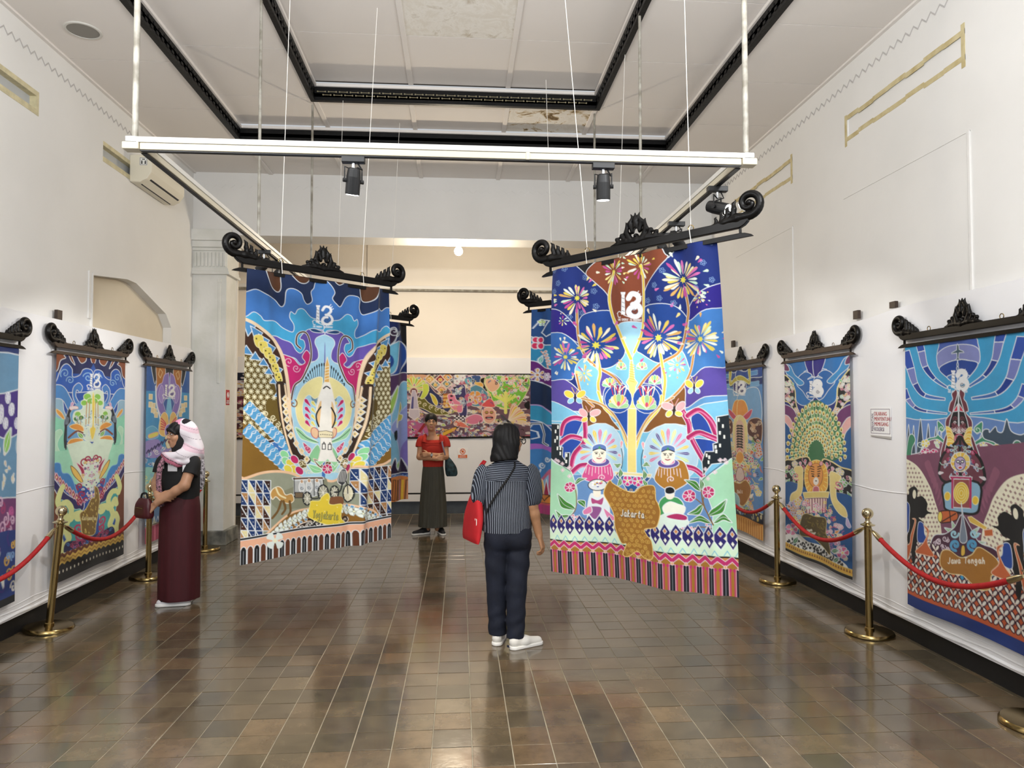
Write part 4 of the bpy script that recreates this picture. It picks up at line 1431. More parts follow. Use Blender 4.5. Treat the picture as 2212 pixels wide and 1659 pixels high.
    for y in range(1330, 1460, 18): A.line([(842, y), (878, y + 8)], '#d9c048', 1.6)
    # fireworks and snowflakes
    for k, (x, y, r, n) in enumerate(((705, 645, 100, 18), (918, 605, 105, 18), (430, 840, 135, 24), (1245, 700, 165, 30), (1390, 835, 58, 14), (575, 1190, 185, 26), (1075, 1130, 180, 26), (1400, 1140, 150, 28), (355, 1280, 115, 20), (490, 1405, 72, 16), (1210, 1330, 78, 16), (335, 1010, 45, 8))):
        firework(A, x, y, r, n, k)
    for x, y in ((245, 640), (335, 630), (290, 735), (560, 790), (255, 795), (575, 900), (490, 690), (380, 980), (470, 950), (1380, 410), (1470, 430), (1255, 465), (1415, 580), (1475, 700), (1360, 760), (1040, 745), (980, 855), (1080, 840), (1175, 870), (1100, 640)):
        for k in range(5):
            t = 2 * PI * k / 5
            A.ell(x + 14 * math.cos(t), y + 14 * math.sin(t), 7, 7, None, '#8fb2e0', .8, n=8)
    A.thirteen(835, 895, 190)
    lo = ['#f0d84e', '#8fd6a0', '#f3efc4', '#e88ab0', '#f0d84e']
    for x, y, r in ((770, 1350, 48), (935, 1345, 48), (672, 1480, 58), (1050, 1450, 58)): lotus(A, x, y, r, lo)
    A.ell(750, 1600, 115, 110, '#1256b4')
    A.ell(985, 1595, 115, 110, '#1256b4')
    A.sheet(*b)
    for x in (752, 985):
        for k in range(6):
            A.line([(x, -40), (x + (k - 2.5) * 26, -90), (x + (k - 2.5) * 20, -20)], ['#c2185f', '#f3efe0'][k % 2], 2.2)
        lotus(A, x, 40, 92, ['#f0d040', '#a8dca0', '#f6f0c8', '#f08fb4', '#e8e070'])
    A.sheet(*a)
    butterfly(A, 425, 1590, 70, '#ecd23c', '#8ccbe8')
    butterfly(A, 1352, 1500, 72, '#ecd23c', '#9fd4ea')
    A.sheet(*b)
    butterfly(A, 530, 150, 72, '#f0b2b8', '#f2d24a', .2)
    butterfly(A, 1200, 85, 78, '#f0b2b8', '#f0dc5a', -.3)
    # two feathered puppets
    fe = ['#d870a8', '#e8d048', '#5a53a0', '#cde69a', '#5a53a0', '#e8d048', '#d870a8', '#dcec9a', '#e070b0']
    for cx, cy, body, sx in ((612, 450, '#dd559a', 1), (1165, 440, '#b37d1d', 1.08)):
        for k in range(13):
            t = -PI * 1.10 + k * (PI * 1.2) / 12
            p0 = (cx + 52 * math.cos(t), cy - 20 + 58 * math.sin(t))
            p1 = (cx + 145 * sx * math.cos(t), cy - 10 + 190 * sx * math.sin(t))
            A.petal(p0, p1, 13, fe[k % len(fe)], '#cfe2f0', .8)
            A.line([p0, p1], '#eef3f0', .7)
    A.poly([(500, 650), (510, 585), (545, 515), (590, 490), (650, 490), (700, 540), (720, 650), (610, 690)], '#dd559a')
    A.poly([(1070, 645), (1080, 570), (1120, 500), (1180, 475), (1260, 480), (1300, 540), (1315, 640), (1250, 700), (1180, 722)], '#b37d1d')
    for cx, cy in ((612, 455), (1165, 440)):
        A.ell(cx, cy + 62, 78, 38, '#6a5aa8')
        A.ell(cx, cy + 48, 48, 26, '#e46aa6')
        A.ell(cx, cy, 48, 70, '#f1eddc')
        A.poly([(cx - 46, cy - 30), (cx - 44, cy - 66), (cx, cy - 84), (cx + 44, cy - 66), (cx + 46, cy - 30), (cx, cy - 46)], '#5f7fc0')
        A.line([(cx - 44, cy - 30), (cx, cy - 46), (cx + 44, cy - 30)], '#1c2438', 2)
        A.ell(cx, cy - 52, 8, 12, '#3f9a5a', None)
        for s in (-1, 1):
            A.line([(cx + s * 10, cy - 16), (cx + s * 32, cy - 16)], '#1c1c24', 1.3)
            A.ell(cx + s * 20, cy - 5, 9, 5, '#1c1c24', None)
        A.line([(cx, cy - 5), (cx + 5, cy + 16), (cx - 4, cy + 18)], '#6c5a52', 1)
        A.line([(cx - 15, cy + 31), (cx, cy + 36), (cx + 15, cy + 31)], '#b13050', 2)
        for k in range(9):
            A.line([(cx - 85 + k * 21, cy + 105), (cx - 92 + k * 23, cy + 150 + 12 * (k % 3))], '#f3e3ea', 1)
        A.curl(cx + 25, cy + 190, 28, 2.4, 1.3, '#f0e2ec', 1.2)
    # pot, flowers
    A.poly([(730, 592), (1042, 592), (1032, 616), (742, 616)], '#e9e0a6', smooth=False)
    A.poly([(735, 620), (1035, 620), (1000, 660), (930, 700), (900, 745), (840, 745), (815, 700), (770, 660)], '#1b5c9f', smooth=False)
    for x, s in ((790, -1), (960, 1)):
        A.line([(x + s * 40, 620), (x, 560), (x - s * 10, 470), (x + s * 10, 380)], '#27303a', 1.5)
        A.petal((x + s * 5, 400), (x, 340), 12, '#f0a8b6', WAX)
        A.petal((x + s * 2, 470), (x + s * 30, 450), 12, '#f0a8b6', WAX)
        A.leaf((x + s * 0, 530), (x + s * 70, 530), 16, '#5a9a3c', bend=-16)
        A.leaf((x - s * -15, 640), (x + s * 10, 560), 18, '#3f8f2f', bend=10)
        A.leaf((x + s * 5, 640), (x - s * -35, 720), 16, '#4a9a34', bend=-10)
    A.flower(842, 660, 42, 5, '#d8338f', '#f0d86a', a0=.3)
    A.flower(922, 660, 42, 5, '#d8338f', '#f0d86a', a0=.1)
    # side plants
    for p, q, w, bd in (((455, 905), (312, 775), 30, -25), ((420, 960), (298, 910), 22, -35), ((470, 830), (525, 890), 22, -12), ((440, 700), (530, 650), 16, -16),
                        ((1475, 925), (1605, 795), 34, 22), ((1515, 985), (1650, 985), 26, -45), ((1430, 835), (1305, 915), 28, -24), ((1500, 985), (1302, 990), 24, 38), ((1410, 725), (1282, 635), 26, 14), ((1415, 720), (1405, 620), 18, 10)):
        A.leaf(p, q, w, '#3f8a2c', bend=bd)
    A.line([(370, 1005), (450, 920), (460, 800), (440, 700)], '#8a7a4a', 2)
    A.line([(1515, 1000), (1480, 930), (1430, 830), (1415, 720)], '#8a6a3a', 2.6)
    A.line([(1440, 850), (1430, 790), (1470, 740)], '#8a6a3a', 2)
    A.line([(1430, 840), (1370, 790), (1330, 770)], '#8a6a3a', 2)
    for x, y, r in ((410, 720, 42), (1318, 765, 50), (1472, 735, 50)):
        A.flower(x, y, r, 7, ['#c2246c', '#d8488a'], '#e87aa8', a0=.4)
    for x, y in ((290, 500), (345, 530), (350, 580), (310, 510), (400, 560), (405, 630), (1590, 480), (1555, 480), (1450, 550), (1520, 575), (1470, 625), (1600, 500)):
        A.flower(x, y, 15, 4, '#e8a0b4', '#f6dfe2', lw=.8)
    A.line([(280, 500), (340, 540), (410, 590)], '#27303a', 1.1)
    A.line([(1420, 640), (1500, 570), (1600, 480)], '#27303a', 1.1)
    for pts in ([(400, 1000), (470, 960), (540, 1000), (640, 1020), (720, 1010)], [(980, 1070), (1070, 1040), (1180, 1010), (1280, 1040), (1400, 1020), (1500, 1030)]):
        A.line(pts, '#8a7454', 2.4)
    for x, y in ((450, 970), (650, 1040), (700, 990), (1095, 1070), (1110, 1000), (1200, 1040), (1280, 1010), (1345, 1040), (1470, 1015)):
        A.flower(x, y, 26, 3, '#e884a4', '#f0a8bc', a0=-2.2)
    # two seated figures
    A.poly([(560, 780), (600, 790), (660, 790), (690, 860), (700, 960), (720, 1010), (560, 1005), (540, 900)], '#dfeaf2')
    A.poly([(540, 890), (590, 880), (640, 900), (600, 990), (560, 960)], '#9a5a9a')
    A.poly([(650, 900), (700, 940), (745, 985), (690, 1000)], '#e283b4')
    A.poly([(510, 915), (560, 880), (570, 930), (520, 950)], '#e283b4')
    A.poly([(565, 810), (610, 830), (650, 805), (640, 870), (600, 860), (570, 860)], '#b64a86')
    A.poly([(580, 740), (625, 740), (625, 800), (585, 800)], '#f0ebdc', None)
    A.ell(607, 705, 66, 46, '#dfe5ea', '#2a2f3a', 1.6)
    q = random.Random(3)
    for k in range(22):
        t, rr = q.uniform(0, 2 * PI), q.uniform(0, .8)
        A.ell(607 + 58 * rr * math.cos(t), 702 + 38 * rr * math.sin(t), 8, 6, q.choice(['#c7427a', '#e6c545', '#5a68b0', '#ffffff']), None, n=8)
    A.poly([(1100, 830), (1140, 770), (1180, 770), (1240, 780), (1280, 850), (1240, 950), (1120, 950)], '#3fa05c')
    A.poly([(1130, 860), (1180, 810), (1240, 830), (1290, 860), (1260, 930), (1170, 930)], '#eef0e2')
    A.poly([(1090, 950), (1180, 900), (1290, 940), (1300, 1010), (1100, 1040)], '#dcefe4')
    A.poly([(1160, 925), (1230, 905), (1300, 930), (1290, 965), (1180, 945)], '#b8246a')
    A.ell(1182, 750, 34, 42, '#f0ebdc', None)
    A.poly([(1150, 735), (1152, 700), (1185, 688), (1212, 705), (1215, 735), (1180, 748)], '#15161c')
    # borders
    A.uv()
    A.poly([(-.1, .845), (1.1, .845), (1.1, .892), (-.1, .892)], '#d5efd4', None, smooth=False)
    n = 19
    for k in range(n):
        u = (k + .5) / n
        A.poly([(u, .808), (u + .027, .832), (u + .027, .850), (u, .874), (u - .027, .850), (u - .027, .832)], '#2a2071', WAX, 1.0, smooth=False)
        A.poly([(u, .822), (u + .010, .830), (u, .838), (u - .010, .830)], '#c98a4a', WAX, .9, smooth=False)
        A.poly([(u, .850), (u + .008, .857), (u, .864), (u - .008, .857)], '#eef0e4', None, smooth=False)
        A.poly([(u + .026, .836), (u + .038, .843), (u + .026, .850), (u + .014, .843)], '#efe6b0', WAX, .8, smooth=False)
        A.line([(u + .012, .890), (u + .026, .877), (u + .040, .890)], '#7cc4dc', 1.4, False)
    A.poly([(-.1, .894), (1.1, .894), (1.1, 1.02), (-.1, 1.02)], '#aa761c', None, smooth=False)
    A.poly([(-.1, .895), (1.1, .895), (1.1, .912), (-.1, .912)], '#d08a4a', None, smooth=False)
    A.line([(-.1, .894), (1.1, .894)], '#14141a', 3)
    zz = []
    for k in range(33):
        zz.append((k / 32, .898 if k % 2 else .914))
    for k in range(17):
        u = k / 16
        A.poly([(u - .014, .925), (u + .014, .925), (u + .015, 1.02), (u - .015, 1.02)], '#14161e', '#e9a8c4', 1.2, smooth=False)
        A.line([(u, .93), (u, 1.0)], '#7f8790', 1.0)
        for s in (-1, 1): A.line([(u + s * .021, .93), (u + s * .021, 1.0)], '#c42a74', 1.8)
    A.line(zz, WAX, 8, False)
    A.line(zz, '#c2256f', 6.5, False)
    for k in range(17):
        A.ell(k / 16 - .022, .929, .007, .005, '#c2256f', None)
        A.ell(k / 16 + .022, .929, .007, .005, '#c2256f', None)
        A.ell(k / 16, .922, .006, .005, '#e0a870', WAX, .8)
    # map with swirls and name, over the border
    A.sheet(*b)
    A.poly([(690, 670), (720, 690), (780, 722), (850, 748), (900, 748), (950, 702), (1030, 682), (1068, 700), (1075, 790), (1095, 830), (1112, 900), (1090, 1000), (1060, 1030), (980, 1050), (1000, 1100), (1040, 1150), (1050, 1285), (980, 1293), (920, 1242), (850, 1295), (803, 1283), (832, 1190), (790, 1182), (740, 1060), (730, 950), (690, 860), (650, 770)], '#a6731a', '#f0d27a', 1.4)
    for j in range(14):
        for i in range(9):
            x, y = 690 + i * 46 + (j % 2) * 22, 735 + j * 42
            lo_, hi_ = (700 + max(0, j - 4) * 22, 1075) if j < 7 else (760 + (j - 7) * 14, 985 + (j - 7) * 10)
            if lo_ < x < hi_: A.curl(x, y, 17, q.uniform(0, 6), 1.3, '#d9b04a', 1.0)
    A.text('Jakarta', 785, 905, 195, 55, '#2a2118', 2.2, .2)
    A.text('Jakarta', 782, 902, 195, 55, '#f4f1e6', 1.3, .2)
    for x, y in ((820, 1140), (880, 1130), (950, 1130), (1000, 1150), (860, 1190), (920, 1190), (985, 1210), (1010, 1260), (840, 1250), (890, 1240)):
        A.curl(x, y, 18, q.uniform(0, 6), 1.3, '#d9b04a', 1.0)
    return A


def cloth(key, name, label, nx, ny, W, H, top, fold, art, loc, rz, seed, skew=0.0, tilt=0.0):
    """printed cloth: top = width at the rod relative to the hem; fold(u, v) gives offset towards the viewer"""
    u, v = np.meshgrid((np.arange(nx) + .5) / nx, (np.arange(ny) + .5) / ny)
    u2, v2 = (u - u.min()) / (u.max() - u.min()), (v - v.min()) / (v.max() - v.min())
    wd = W * (top + (1 - top) * np.clip(v2 * 1.15, 0, 1) ** .8)
    x = (u2 - .5) * wd + skew * (1 - v2)
    y = -fold(u2, v2)
    z = -v2 * H + .006 * np.sin(u2 * 9 + seed) * v2 + tilt * x * (1 - v2)
    P = np.stack([x, y, z], -1).reshape(-1, 3)
    i = np.arange(nx * ny).reshape(ny, nx)
    q = np.stack([i[:-1, :-1], i[1:, :-1], i[1:, 1:], i[:-1, 1:]], -1).reshape(-1, 4)
    me = grid_mesh(name, P, q)
    paint(me, art.cols(seed).reshape(-1, 3))
    me.materials.append(M['batik'])
    o = link(name, me)
    o.location = loc
    o.rotation_euler = (0, 0, rz)
    tag(o, label, 'banner', 'batik banners')
    return o


M['batik'] = attr_mat('dyed_batik_cotton', 'print', .7, weave=.05)


def drape(n, amp, seed, gather=.6):
    q = random.Random(seed)
    ws = [(q.uniform(.6, 1.3) * n * 2 * PI * (k + 1) * .5, q.uniform(0, 6), q.uniform(.4, 1) / (k + 1)) for k in range(3)]

    def f(u, v):
        s = 0
        for w, ph, a in ws: s = s + a * np.sin(u * w + ph + .5 * v)
        return amp * s * (.35 + gather * np.exp(-v * 3.0) + .5 * v) + .01 * v
    return f
def parang(A, x0, y0, x1, y1, w, n, col='#56a8dc'):
    """diagonal band of knife-shaped waves"""
    dx, dy = x1 - x0, y1 - y0
    L = math.hypot(dx, dy)
    nx_, ny_ = -dy / L, dx / L
    A.poly([(x0, y0), (x1, y1), (x1 + nx_ * w, y1 + ny_ * w), (x0 + nx_ * w, y0 + ny_ * w)], col, None, smooth=False)
    for k in range(n):
        t = (k + .5) / n
        bx, by = x0 + dx * t, y0 + dy * t
        s = L / n
        ux, uy = dx / L, dy / L
        P = lambda a, b: (bx + ux * a * s + nx_ * b * w, by + uy * a * s + ny_ * b * w)
        A.line([P(-.5, -.04), P(-.1, .02), P(.1, .25), P(-.15, .5), P(.15, .75), P(-.05, 1.02), P(.35, 1.05)], WAX, 1.4)
        A.line([P(-.1, .2), P(.0, .4), P(-.3, .6), P(-.15, .85)], WAX, 1.1)


def art_carriage(nx, ny):
    A = Art(nx, ny, [((525, 590), (0, 0)), ((833, 618), (1, 0)), ((851, 1150), (1, 1)), ((515, 1228), (0, 1))], '#3d7cc5')
    c, d = (440, 500, .217), (480, 840, .2411)
    A.sheet(*c)
    A.poly([(300, 300), (1900, 480), (1900, 700), (1790, 705), (1730, 740), (1690, 720), (1600, 770), (1550, 780), (1520, 720), (1520, 630), (1430, 610), (1370, 640), (1320, 720), (1280, 700), (1240, 650), (1260, 590), (1210, 510), (1150, 470), (1090, 500), (1070, 560), (1040, 600), (1055, 680), (1000, 715), (960, 680), (930, 620), (850, 580), (790, 600), (775, 720), (740, 750), (680, 690), (590, 650), (480, 605), (390, 630), (300, 640)], '#0c2a56')
    for p in ([(570, 380), (620, 540), (700, 615), (740, 580), (735, 450), (760, 400)], [(820, 410), (890, 510), (970, 525), (1025, 480), (1010, 430)], [(1250, 470), (1300, 525), (1370, 480)], [(1530, 500), (1540, 640), (1590, 665), (1640, 620), (1655, 510)]):
        A.poly(p, '#5b3413')
    A.mir = .51
    A.poly([(300, 870), (390, 860), (460, 815), (530, 850), (570, 890), (680, 890), (760, 950), (850, 985), (862, 920), (822, 850), (832, 795), (870, 815), (900, 770), (960, 765), (1040, 830), (1170, 905), (1300, 1300), (300, 1300)], '#3cacdc')
    A.poly([(640, 1055), (690, 1030), (760, 1060), (840, 1090), (890, 1160), (940, 1180), (985, 1120), (970, 1060), (925, 1040), (985, 970), (1050, 945), (1180, 972), (1190, 1260), (1080, 1250), (1000, 1295), (930, 1280), (870, 1230), (740, 1210)], '#6e5ab7')
    A.poly([(1035, 948), (1090, 938), (1170, 970), (1080, 972)], '#134a80')
    A.poly([(755, 1215), (810, 1215), (870, 1240), (930, 1295), (990, 1265), (955, 1215), (1000, 1150), (1040, 1180), (1052, 1215), (1040, 1290), (950, 1430), (870, 1520), (850, 1590), (815, 1520), (790, 1370)], '#cf1277')
    A.curl(820, 1270, 45, 1.5, 1.3, '#f0c8dc', 1.3)
    A.curl(895, 1330, 42, 0, 1.4, '#f0c8dc', 1.3)
    A.poly([(1180, 992), (1110, 1020), (1090, 1070), (1120, 1140), (1125, 1210), (1090, 1250), (1020, 1290), (960, 1430), (900, 1500), (860, 1659), (830, 1900), (870, 2300), (1000, 2600), (1180, 2700), (1180, 2300), (1180, 1900), (1180, 1600), (1180, 1300), (1180, 1100)], '#a9d9f0', None)
    A.line([(1178, 990), (1110, 1020), (1090, 1070), (1120, 1140), (1125, 1210), (1090, 1250), (1020, 1290), (960, 1430), (900, 1500)], WAX, 1.3)
    A.line([(935, 1135), (890, 1095), (900, 1010), (960, 978), (1010, 1000), (1042, 1080), (1054, 1180), (1040, 1270), (960, 1430), (880, 1500), (850, 1640)], WAX, 5)
    A.line([(935, 1135), (890, 1095), (900, 1010), (960, 978), (1010, 1000), (1042, 1080), (1054, 1180), (1040, 1270), (960, 1430), (880, 1500), (850, 1640)], '#5d3a1a', 3)
    # side field: olive with stars, brown zigzag band with yellow leaves
    A.poly([(300, 880), (390, 890), (500, 940), (600, 1010), (690, 1090), (750, 1200), (790, 1350), (820, 1500), (840, 1700), (840, 2000), (300, 2000)], '#472711')
    A.poly([(300, 1215), (390, 1215), (500, 1235), (590, 1290), (640, 1390), (690, 1500), (720, 1660), (740, 2000), (300, 2000)], '#6c5811')
    q = random.Random(2)
    for j in range(15):
        for i in range(9):
            x, y = 380 + i * 66 + (j % 2) * 33, 1260 + j * 52
            edge = np.interp(y, [1215, 1290, 1390, 1500, 1660, 2000], [450, 590, 640, 690, 720, 740])
            if x > edge - 20: continue
            if j % 2 == 0 or True:
                for k in range(4):
                    t = PI / 4 * k + (PI / 8 if (i + j) % 2 else 0)
                    r = 24
                    A.line([(x - r * math.cos(t), y - r * math.sin(t)), (x + r * math.cos(t), y + r * math.sin(t))], '#f1ecc8', 1.25)
    for k in range(8):
        t = k / 8
        x = np.interp(t, [0, .4, .7, 1], [400, 640, 730, 790])
        y = np.interp(t, [0, .4, .7, 1], [960, 1170, 1420, 1900])
        s = 95 - 55 * t
        A.poly([(x - s * .5, y - s * .9), (x + s * .9, y - s * .2), (x + s * .1, y + s * .9)], '#4f97cd', WAX, 1.3, False)
        A.poly([(x - s * .2 - 70 * (1 - t), y + s * 1.2), (x + s * .4 - 60 * (1 - t), y + s * 2.2), (x - s * .9 - 60 * (1 - t), y + s * 2.1)], '#4f97cd', WAX, 1.3, False)
    for k in range(9):
        t = k / 8
        x = np.interp(t, [0, .35, .7, 1], [520, 650, 740, 780])
        y = np.interp(t, [0, .35, .7, 1], [1090, 1240, 1470, 1950])
        s = 1 - .45 * t
        A.poly([(x - 52 * s, y - 50 * s), (x + 20 * s, y - 60 * s), (x + 42 * s, y - 20 * s), (x + 52 * s, y + 55 * s), (x, y + 62 * s), (x - 40 * s, y + 30 * s)], '#ecd95c', '#f6edb8', 1.1)
        for ox, oy in ((-30, -25), (10, 5), (30, 40)): A.ell(x + ox * s, y + oy * s, 8, 9, '#2a1c0e', None, n=8)
    A.line([(300, 860), (390, 888), (470, 925), (560, 980), (640, 1040), (690, 1090), (750, 1200), (790, 1350), (815, 1500), (835, 1700), (840, 1990)], '#f2d8b4', 6)
    # lances fan
    A.mir = None
    for k in range(19):
        t = (k - 9) / 9
        tip_ = (1180 + 200 * t, 1262 + 165 * t * t + 15 * abs(t))
        A.line([(1185 + 110 * t, 1700 - 70 * abs(t)), (1182 + 150 * t, 1500 - 30 * abs(t)), tip_], '#1a2733', 1.2)
        A.ell(tip_[0], tip_[1] + 12, 7, 19, '#131c26', None, n=8)
    A.thirteen(1160, 815, 190)
    A.sheet(*d)
    A.mir = .51
    # wings round the tower
    A.poly([(880, -150), (800, -130), (700, -50), (650, 60), (645, 180), (690, 290), (780, 345), (840, 310), (760, 260), (710, 170), (720, 60), (770, 10), (820, 40), (860, 10), (880, -60)], '#f0e6a0', '#f6f0cc', 1.4)
    for y, l in ((70, 60), (130, 70), (190, 75), (250, 70)):
        A.petal((790, y + 45), (728 + (y - 70) * .06, y - 10 - 10 * (y < 100)), 17, '#c8146e', '#f4d4e2', 1)
        A.petal((835, y + 40), (795, y - 5), 14, '#e6dd6a', '#f6f0cc', 1)
    A.poly([(640, 310), (700, 330), (760, 380), (850, 420), (840, 440), (760, 425), (690, 400)], '#9fdcae', '#e8f6ea')
    A.line([(660, 330), (760, 400), (860, 430)], '#27402c', 1.2)
    A.curl(620, 100, 40, -1.2, 1.0, '#8a5a2a', 2.2)
    A.poly([(800, 310), (830, 300), (860, 330), (850, 390), (815, 385), (795, 350)], '#f0c8a0', '#c84a68', 1.4)
    A.poly([(720, 440), (770, 470), (800, 500), (780, 540), (740, 500)], '#d04a7c')
    A.curl(760, 490, 34, 0, 1.2, '#f0b8c8', 1.4)
    A.poly([(800, 520), (860, 450), (890, 560), (850, 620), (780, 590)], '#8fcf9c')
    # ochre field with wave bands
    A.poly([(100, 290), (190, 300), (260, 330), (520, 600), (560, 700), (420, 770), (100, 800)], '#8c6710', None)
    A.poly([(400, 60), (500, 160), (560, 330), (640, 520), (560, 520), (420, 330), (370, 150)], '#6c5811', None)
    for x, y, r in ((400, 260, 40), (450, 330, 42), (500, 400, 36), (440, 230, 30), (480, 290, 26), (520, 350, 24), (400, 330, 30), (370, 200, 32)): A.curl(x, y, r, q.uniform(0, 6), 1.4, '#ece6c0', 1.5)
    A.mir = None
    parang(A, 160, 160, 620, 600, -95, 11)
    parang(A, 150, 370, 540, 720, -110, 9)
    parang(A, 1210, 580, 1520, 250, 120, 8)
    parang(A, 1200, 430, 1510, 130, 95, 9)
    A.mir = .51
    A.line([(500, -60), (520, 130), (560, 330), (640, 540), (700, 590), (760, 600)], '#3a2616', 16)
    for k in range(9):
        t = k / 8
        x, y = np.interp(t, [0, .3, .6, 1], [545, 555, 590, 760]), np.interp(t, [0, .3, .6, 1], [60, 200, 370, 590])
        A.poly([(x, y - 34), (x + 28, y), (x, y + 34), (x - 28, y)], '#f0d9a0', WAX, 1.2, False)
        A.ell(x, y, 6, 6, '#3a2616', None, n=8)
    A.line([(490, -60), (505, 130), (540, 330), (610, 550), (680, 620), (760, 640)], '#f2d8b4', 3.5)
    A.line([(540, -60), (570, 130), (610, 300), (670, 480), (740, 560)], '#f2d8b4', 3)
    # fruit cluster
    for x, y, cc in ((545, 560, '#8fdcA0'), (560, 620, '#8fdca0'), (600, 640, '#e8d83c'), (640, 690, '#e8d83c'), (640, 600, '#c8186c'), (690, 700, '#c8186c'), (720, 640, '#6c5811'), (580, 690, '#e8d83c')):
        A.ell(x, y, 46, 34, cc, WAX, 1.3, rot=.7)
    for x, y in ((700, 640), (750, 690), (800, 660), (740, 620), (780, 710), (830, 700)): A.curl(x, y, 26, q.uniform(0, 6), 1.3, '#ece6c0', 1.4)
    A.leaf((900, 690), (770, 640), 34, '#8fd69c', '#e8f6ea', bend=-12)
    A.leaf((905, 660), (820, 580), 24, '#6b4a2a', '#f0e0d0', bend=6)
    # tower
    A.mir = None
    A.poly([(905, -260), (920, -330), (938, -260), (942, -110), (900, -110)], '#e8b65a', '#f6ecd0', 1.2, False)
    for k in range(5): A.line([(904, -240 + 26 * k), (938, -252 + 26 * k)], '#f8eed0', 1.4)
    A.poly([(850, 40), (880, -60), (900, -110), (945, -110), (965, -60), (990, 40), (1010, 130), (985, 290), (975, 330), (868, 330), (855, 290), (835, 140)], '#f4f2ea', '#f6ecd0', 1.2, False)
    A.poly([(850, 120), (880, 60), (865, 280), (850, 250)], '#efc88c', None)
    A.poly([(990, 120), (965, 60), (975, 280), (990, 250)], '#efc88c', None)
    for s in (-1, 1): A.line([(920 + s * 45, 110), (920 + s * 78, 170), (920 + s * 78, 230), (920 + s * 58, 285)], '#15161a', 3)
    A.line([(895, -55), (920, -75), (948, -58)], '#15161a', 2.5)
    A.poly([(860, 330), (925, 318), (982, 328), (985, 375), (862, 385)], '#f0e6c0', '#5c5440', 1.1, False)
    for k in range(6): A.ell(880 + 18 * k, 357 - (k > 0) * 3, 5, 5, '#23242a', None, n=8)
    A.poly([(878, 385), (972, 380), (985, 500), (1030, 590), (860, 600), (880, 500)], '#f3f2ec', '#dcd8cc', 1.2, False)
    for x in (907, 958):
        A.poly([(x - 12, 440), (x + 14, 438), (x + 16, 485), (x - 12, 488)], '#f8f8f4', '#202126', 1.6, False)
        A.line([(x - 6, 440), (x + 2, 422), (x + 10, 438)], '#202126', 1.5)
    A.poly([(840, 600), (1040, 590), (1010, 640), (945, 570), (880, 640)], '#9fdca8', '#e8f6ea', 1.1, False)
    A.flower(945, 665, 46, 7, '#d0246c', '#f0b0a0', a0=.2)
    # lower field of triangles
    A.poly([(100, 800), (180, 790), (330, 735), (480, 715), (620, 730), (760, 780), (900, 760), (1000, 770), (1130, 680), (1200, 625), (1330, 625), (1440, 600), (1600, 580), (1600, 1300), (100, 1500)], '#9aa08c', '#f2c9a2', 5)
    tc = ['#183f78', '#4a2412', '#183f78', '#b98a54', '#183f78', '#e6dba4', '#3c1d10']
    for side in (0, 1):
        if side == 0:
            X0, DX, Y0, DY, NI, NJ, SK = 150, 68, 800, 118, 6, 5, .0
        else:
            X0, DX, Y0, DY, NI, NJ, SK = 1155, 66, 650, 112, 6, 5, -.12
        for i in range(NI):
            for j in range(NJ):
                x, y = X0 + i * DX, Y0 + j * DY + SK * i * DX
                if side == 0 and ((x > 440 and y > 760 and j < 4 and x > 440 + 0) or (x > 330 and j > 3)): continue
                if side == 0 and x + DX > 480: continue
                if side == 1 and (x < 1200 and j > 1): continue
                s2 = i + j + side
                A.poly([(x, y), (x + DX, y + SK * DX), (x + DX, y + DY + SK * DX)], tc[(i * 2 + j * 3) % 7], WAX, 1.3, False)
                A.poly([(x, y), (x + DX, y + DY + SK * DX), (x, y + DY)], tc[(i * 3 + j * 2 + 2) % 7], WAX, 1.3, False)
                for oa, ob in ((.7, .3), (.3, .7), (.8, .6)):
                    A.ell(x + DX * oa, y + DY * ob, 4, 4, '#e6eef4', None, n=6)
    # arched flower band and scale hill
    A.poly([(330, 1400), (440, 1250), (600, 1110), (780, 1050), (900, 1040), (1090, 980), (1250, 1000), (1370, 1040), (1430, 1150), (1300, 1180), (1160, 1180), (960, 1220), (760, 1200), (600, 1290), (520, 1400)], '#94691a', '#f2c9a2', 4)
    for k in range(17):
        t = k / 16
        x = np.interp(t, [0, .25, .5, .62, .8, 1], [440, 580, 770, 1090, 1230, 1390])
        y = np.interp(t, [0, .25, .5, .62, .8, 1], [1350, 1200, 1090, 1020, 1050, 1120])
        A.flower(x, y, 52 if t < .2 else 40, 4, '#eef7f2', '#f2f2d0', '#94a89c', .8, a0=.6, wid=.5)
        A.poly([(x + 30, y - 48), (x + 52, y - 40), (x + 44, y - 16), (x + 22, y - 26)], '#5a9cc8', WAX, 1, False)
        A.poly([(x + 34, y + 22), (x + 54, y + 28), (x + 46, y + 50), (x + 26, y + 44)], '#5a9cc8', WAX, 1, False)
    A.poly([(600, 1345), (660, 1250), (730, 1190), (860, 1160), (1000, 1200), (1140, 1160), (1280, 1190), (1300, 1230), (960, 1310)], '#38241c', '#f2e2d0', 2)
    for j in range(6):
        for i in range(20):
            x, y = 620 + i * 36 + (j % 2) * 18, 1180 + j * 28
            if np.interp(x, [600, 680, 860, 1000, 1140, 1290], [1340, 1235, 1170, 1200, 1170, 1200]) < y < np.interp(x, [600, 1300], [1340, 1230]) + 4:
                A.line(arc(x, y, 18, 20, -PI, 0, 6), '#f0ece4', 1.5)
    for x, y, r in ((800, 1190, 44), (870, 1180, 40), (900, 1230, 30), (980, 1240, 28), (1060, 1220, 26), (1120, 1120, 34)):
        A.curl(x, y, r, q.uniform(0, 6), 1.4, '#15161a', 3.2)
        A.curl(x + 3, y + 3, r, q.uniform(0, 6), 1.2, '#f0ece4', 1.3)
    # carriage, horse, cyclist
    A.poly([(430, 960), (620, 860), (920, 740), (930, 930), (800, 1030), (620, 1060), (480, 1060)], '#8d9077', None)
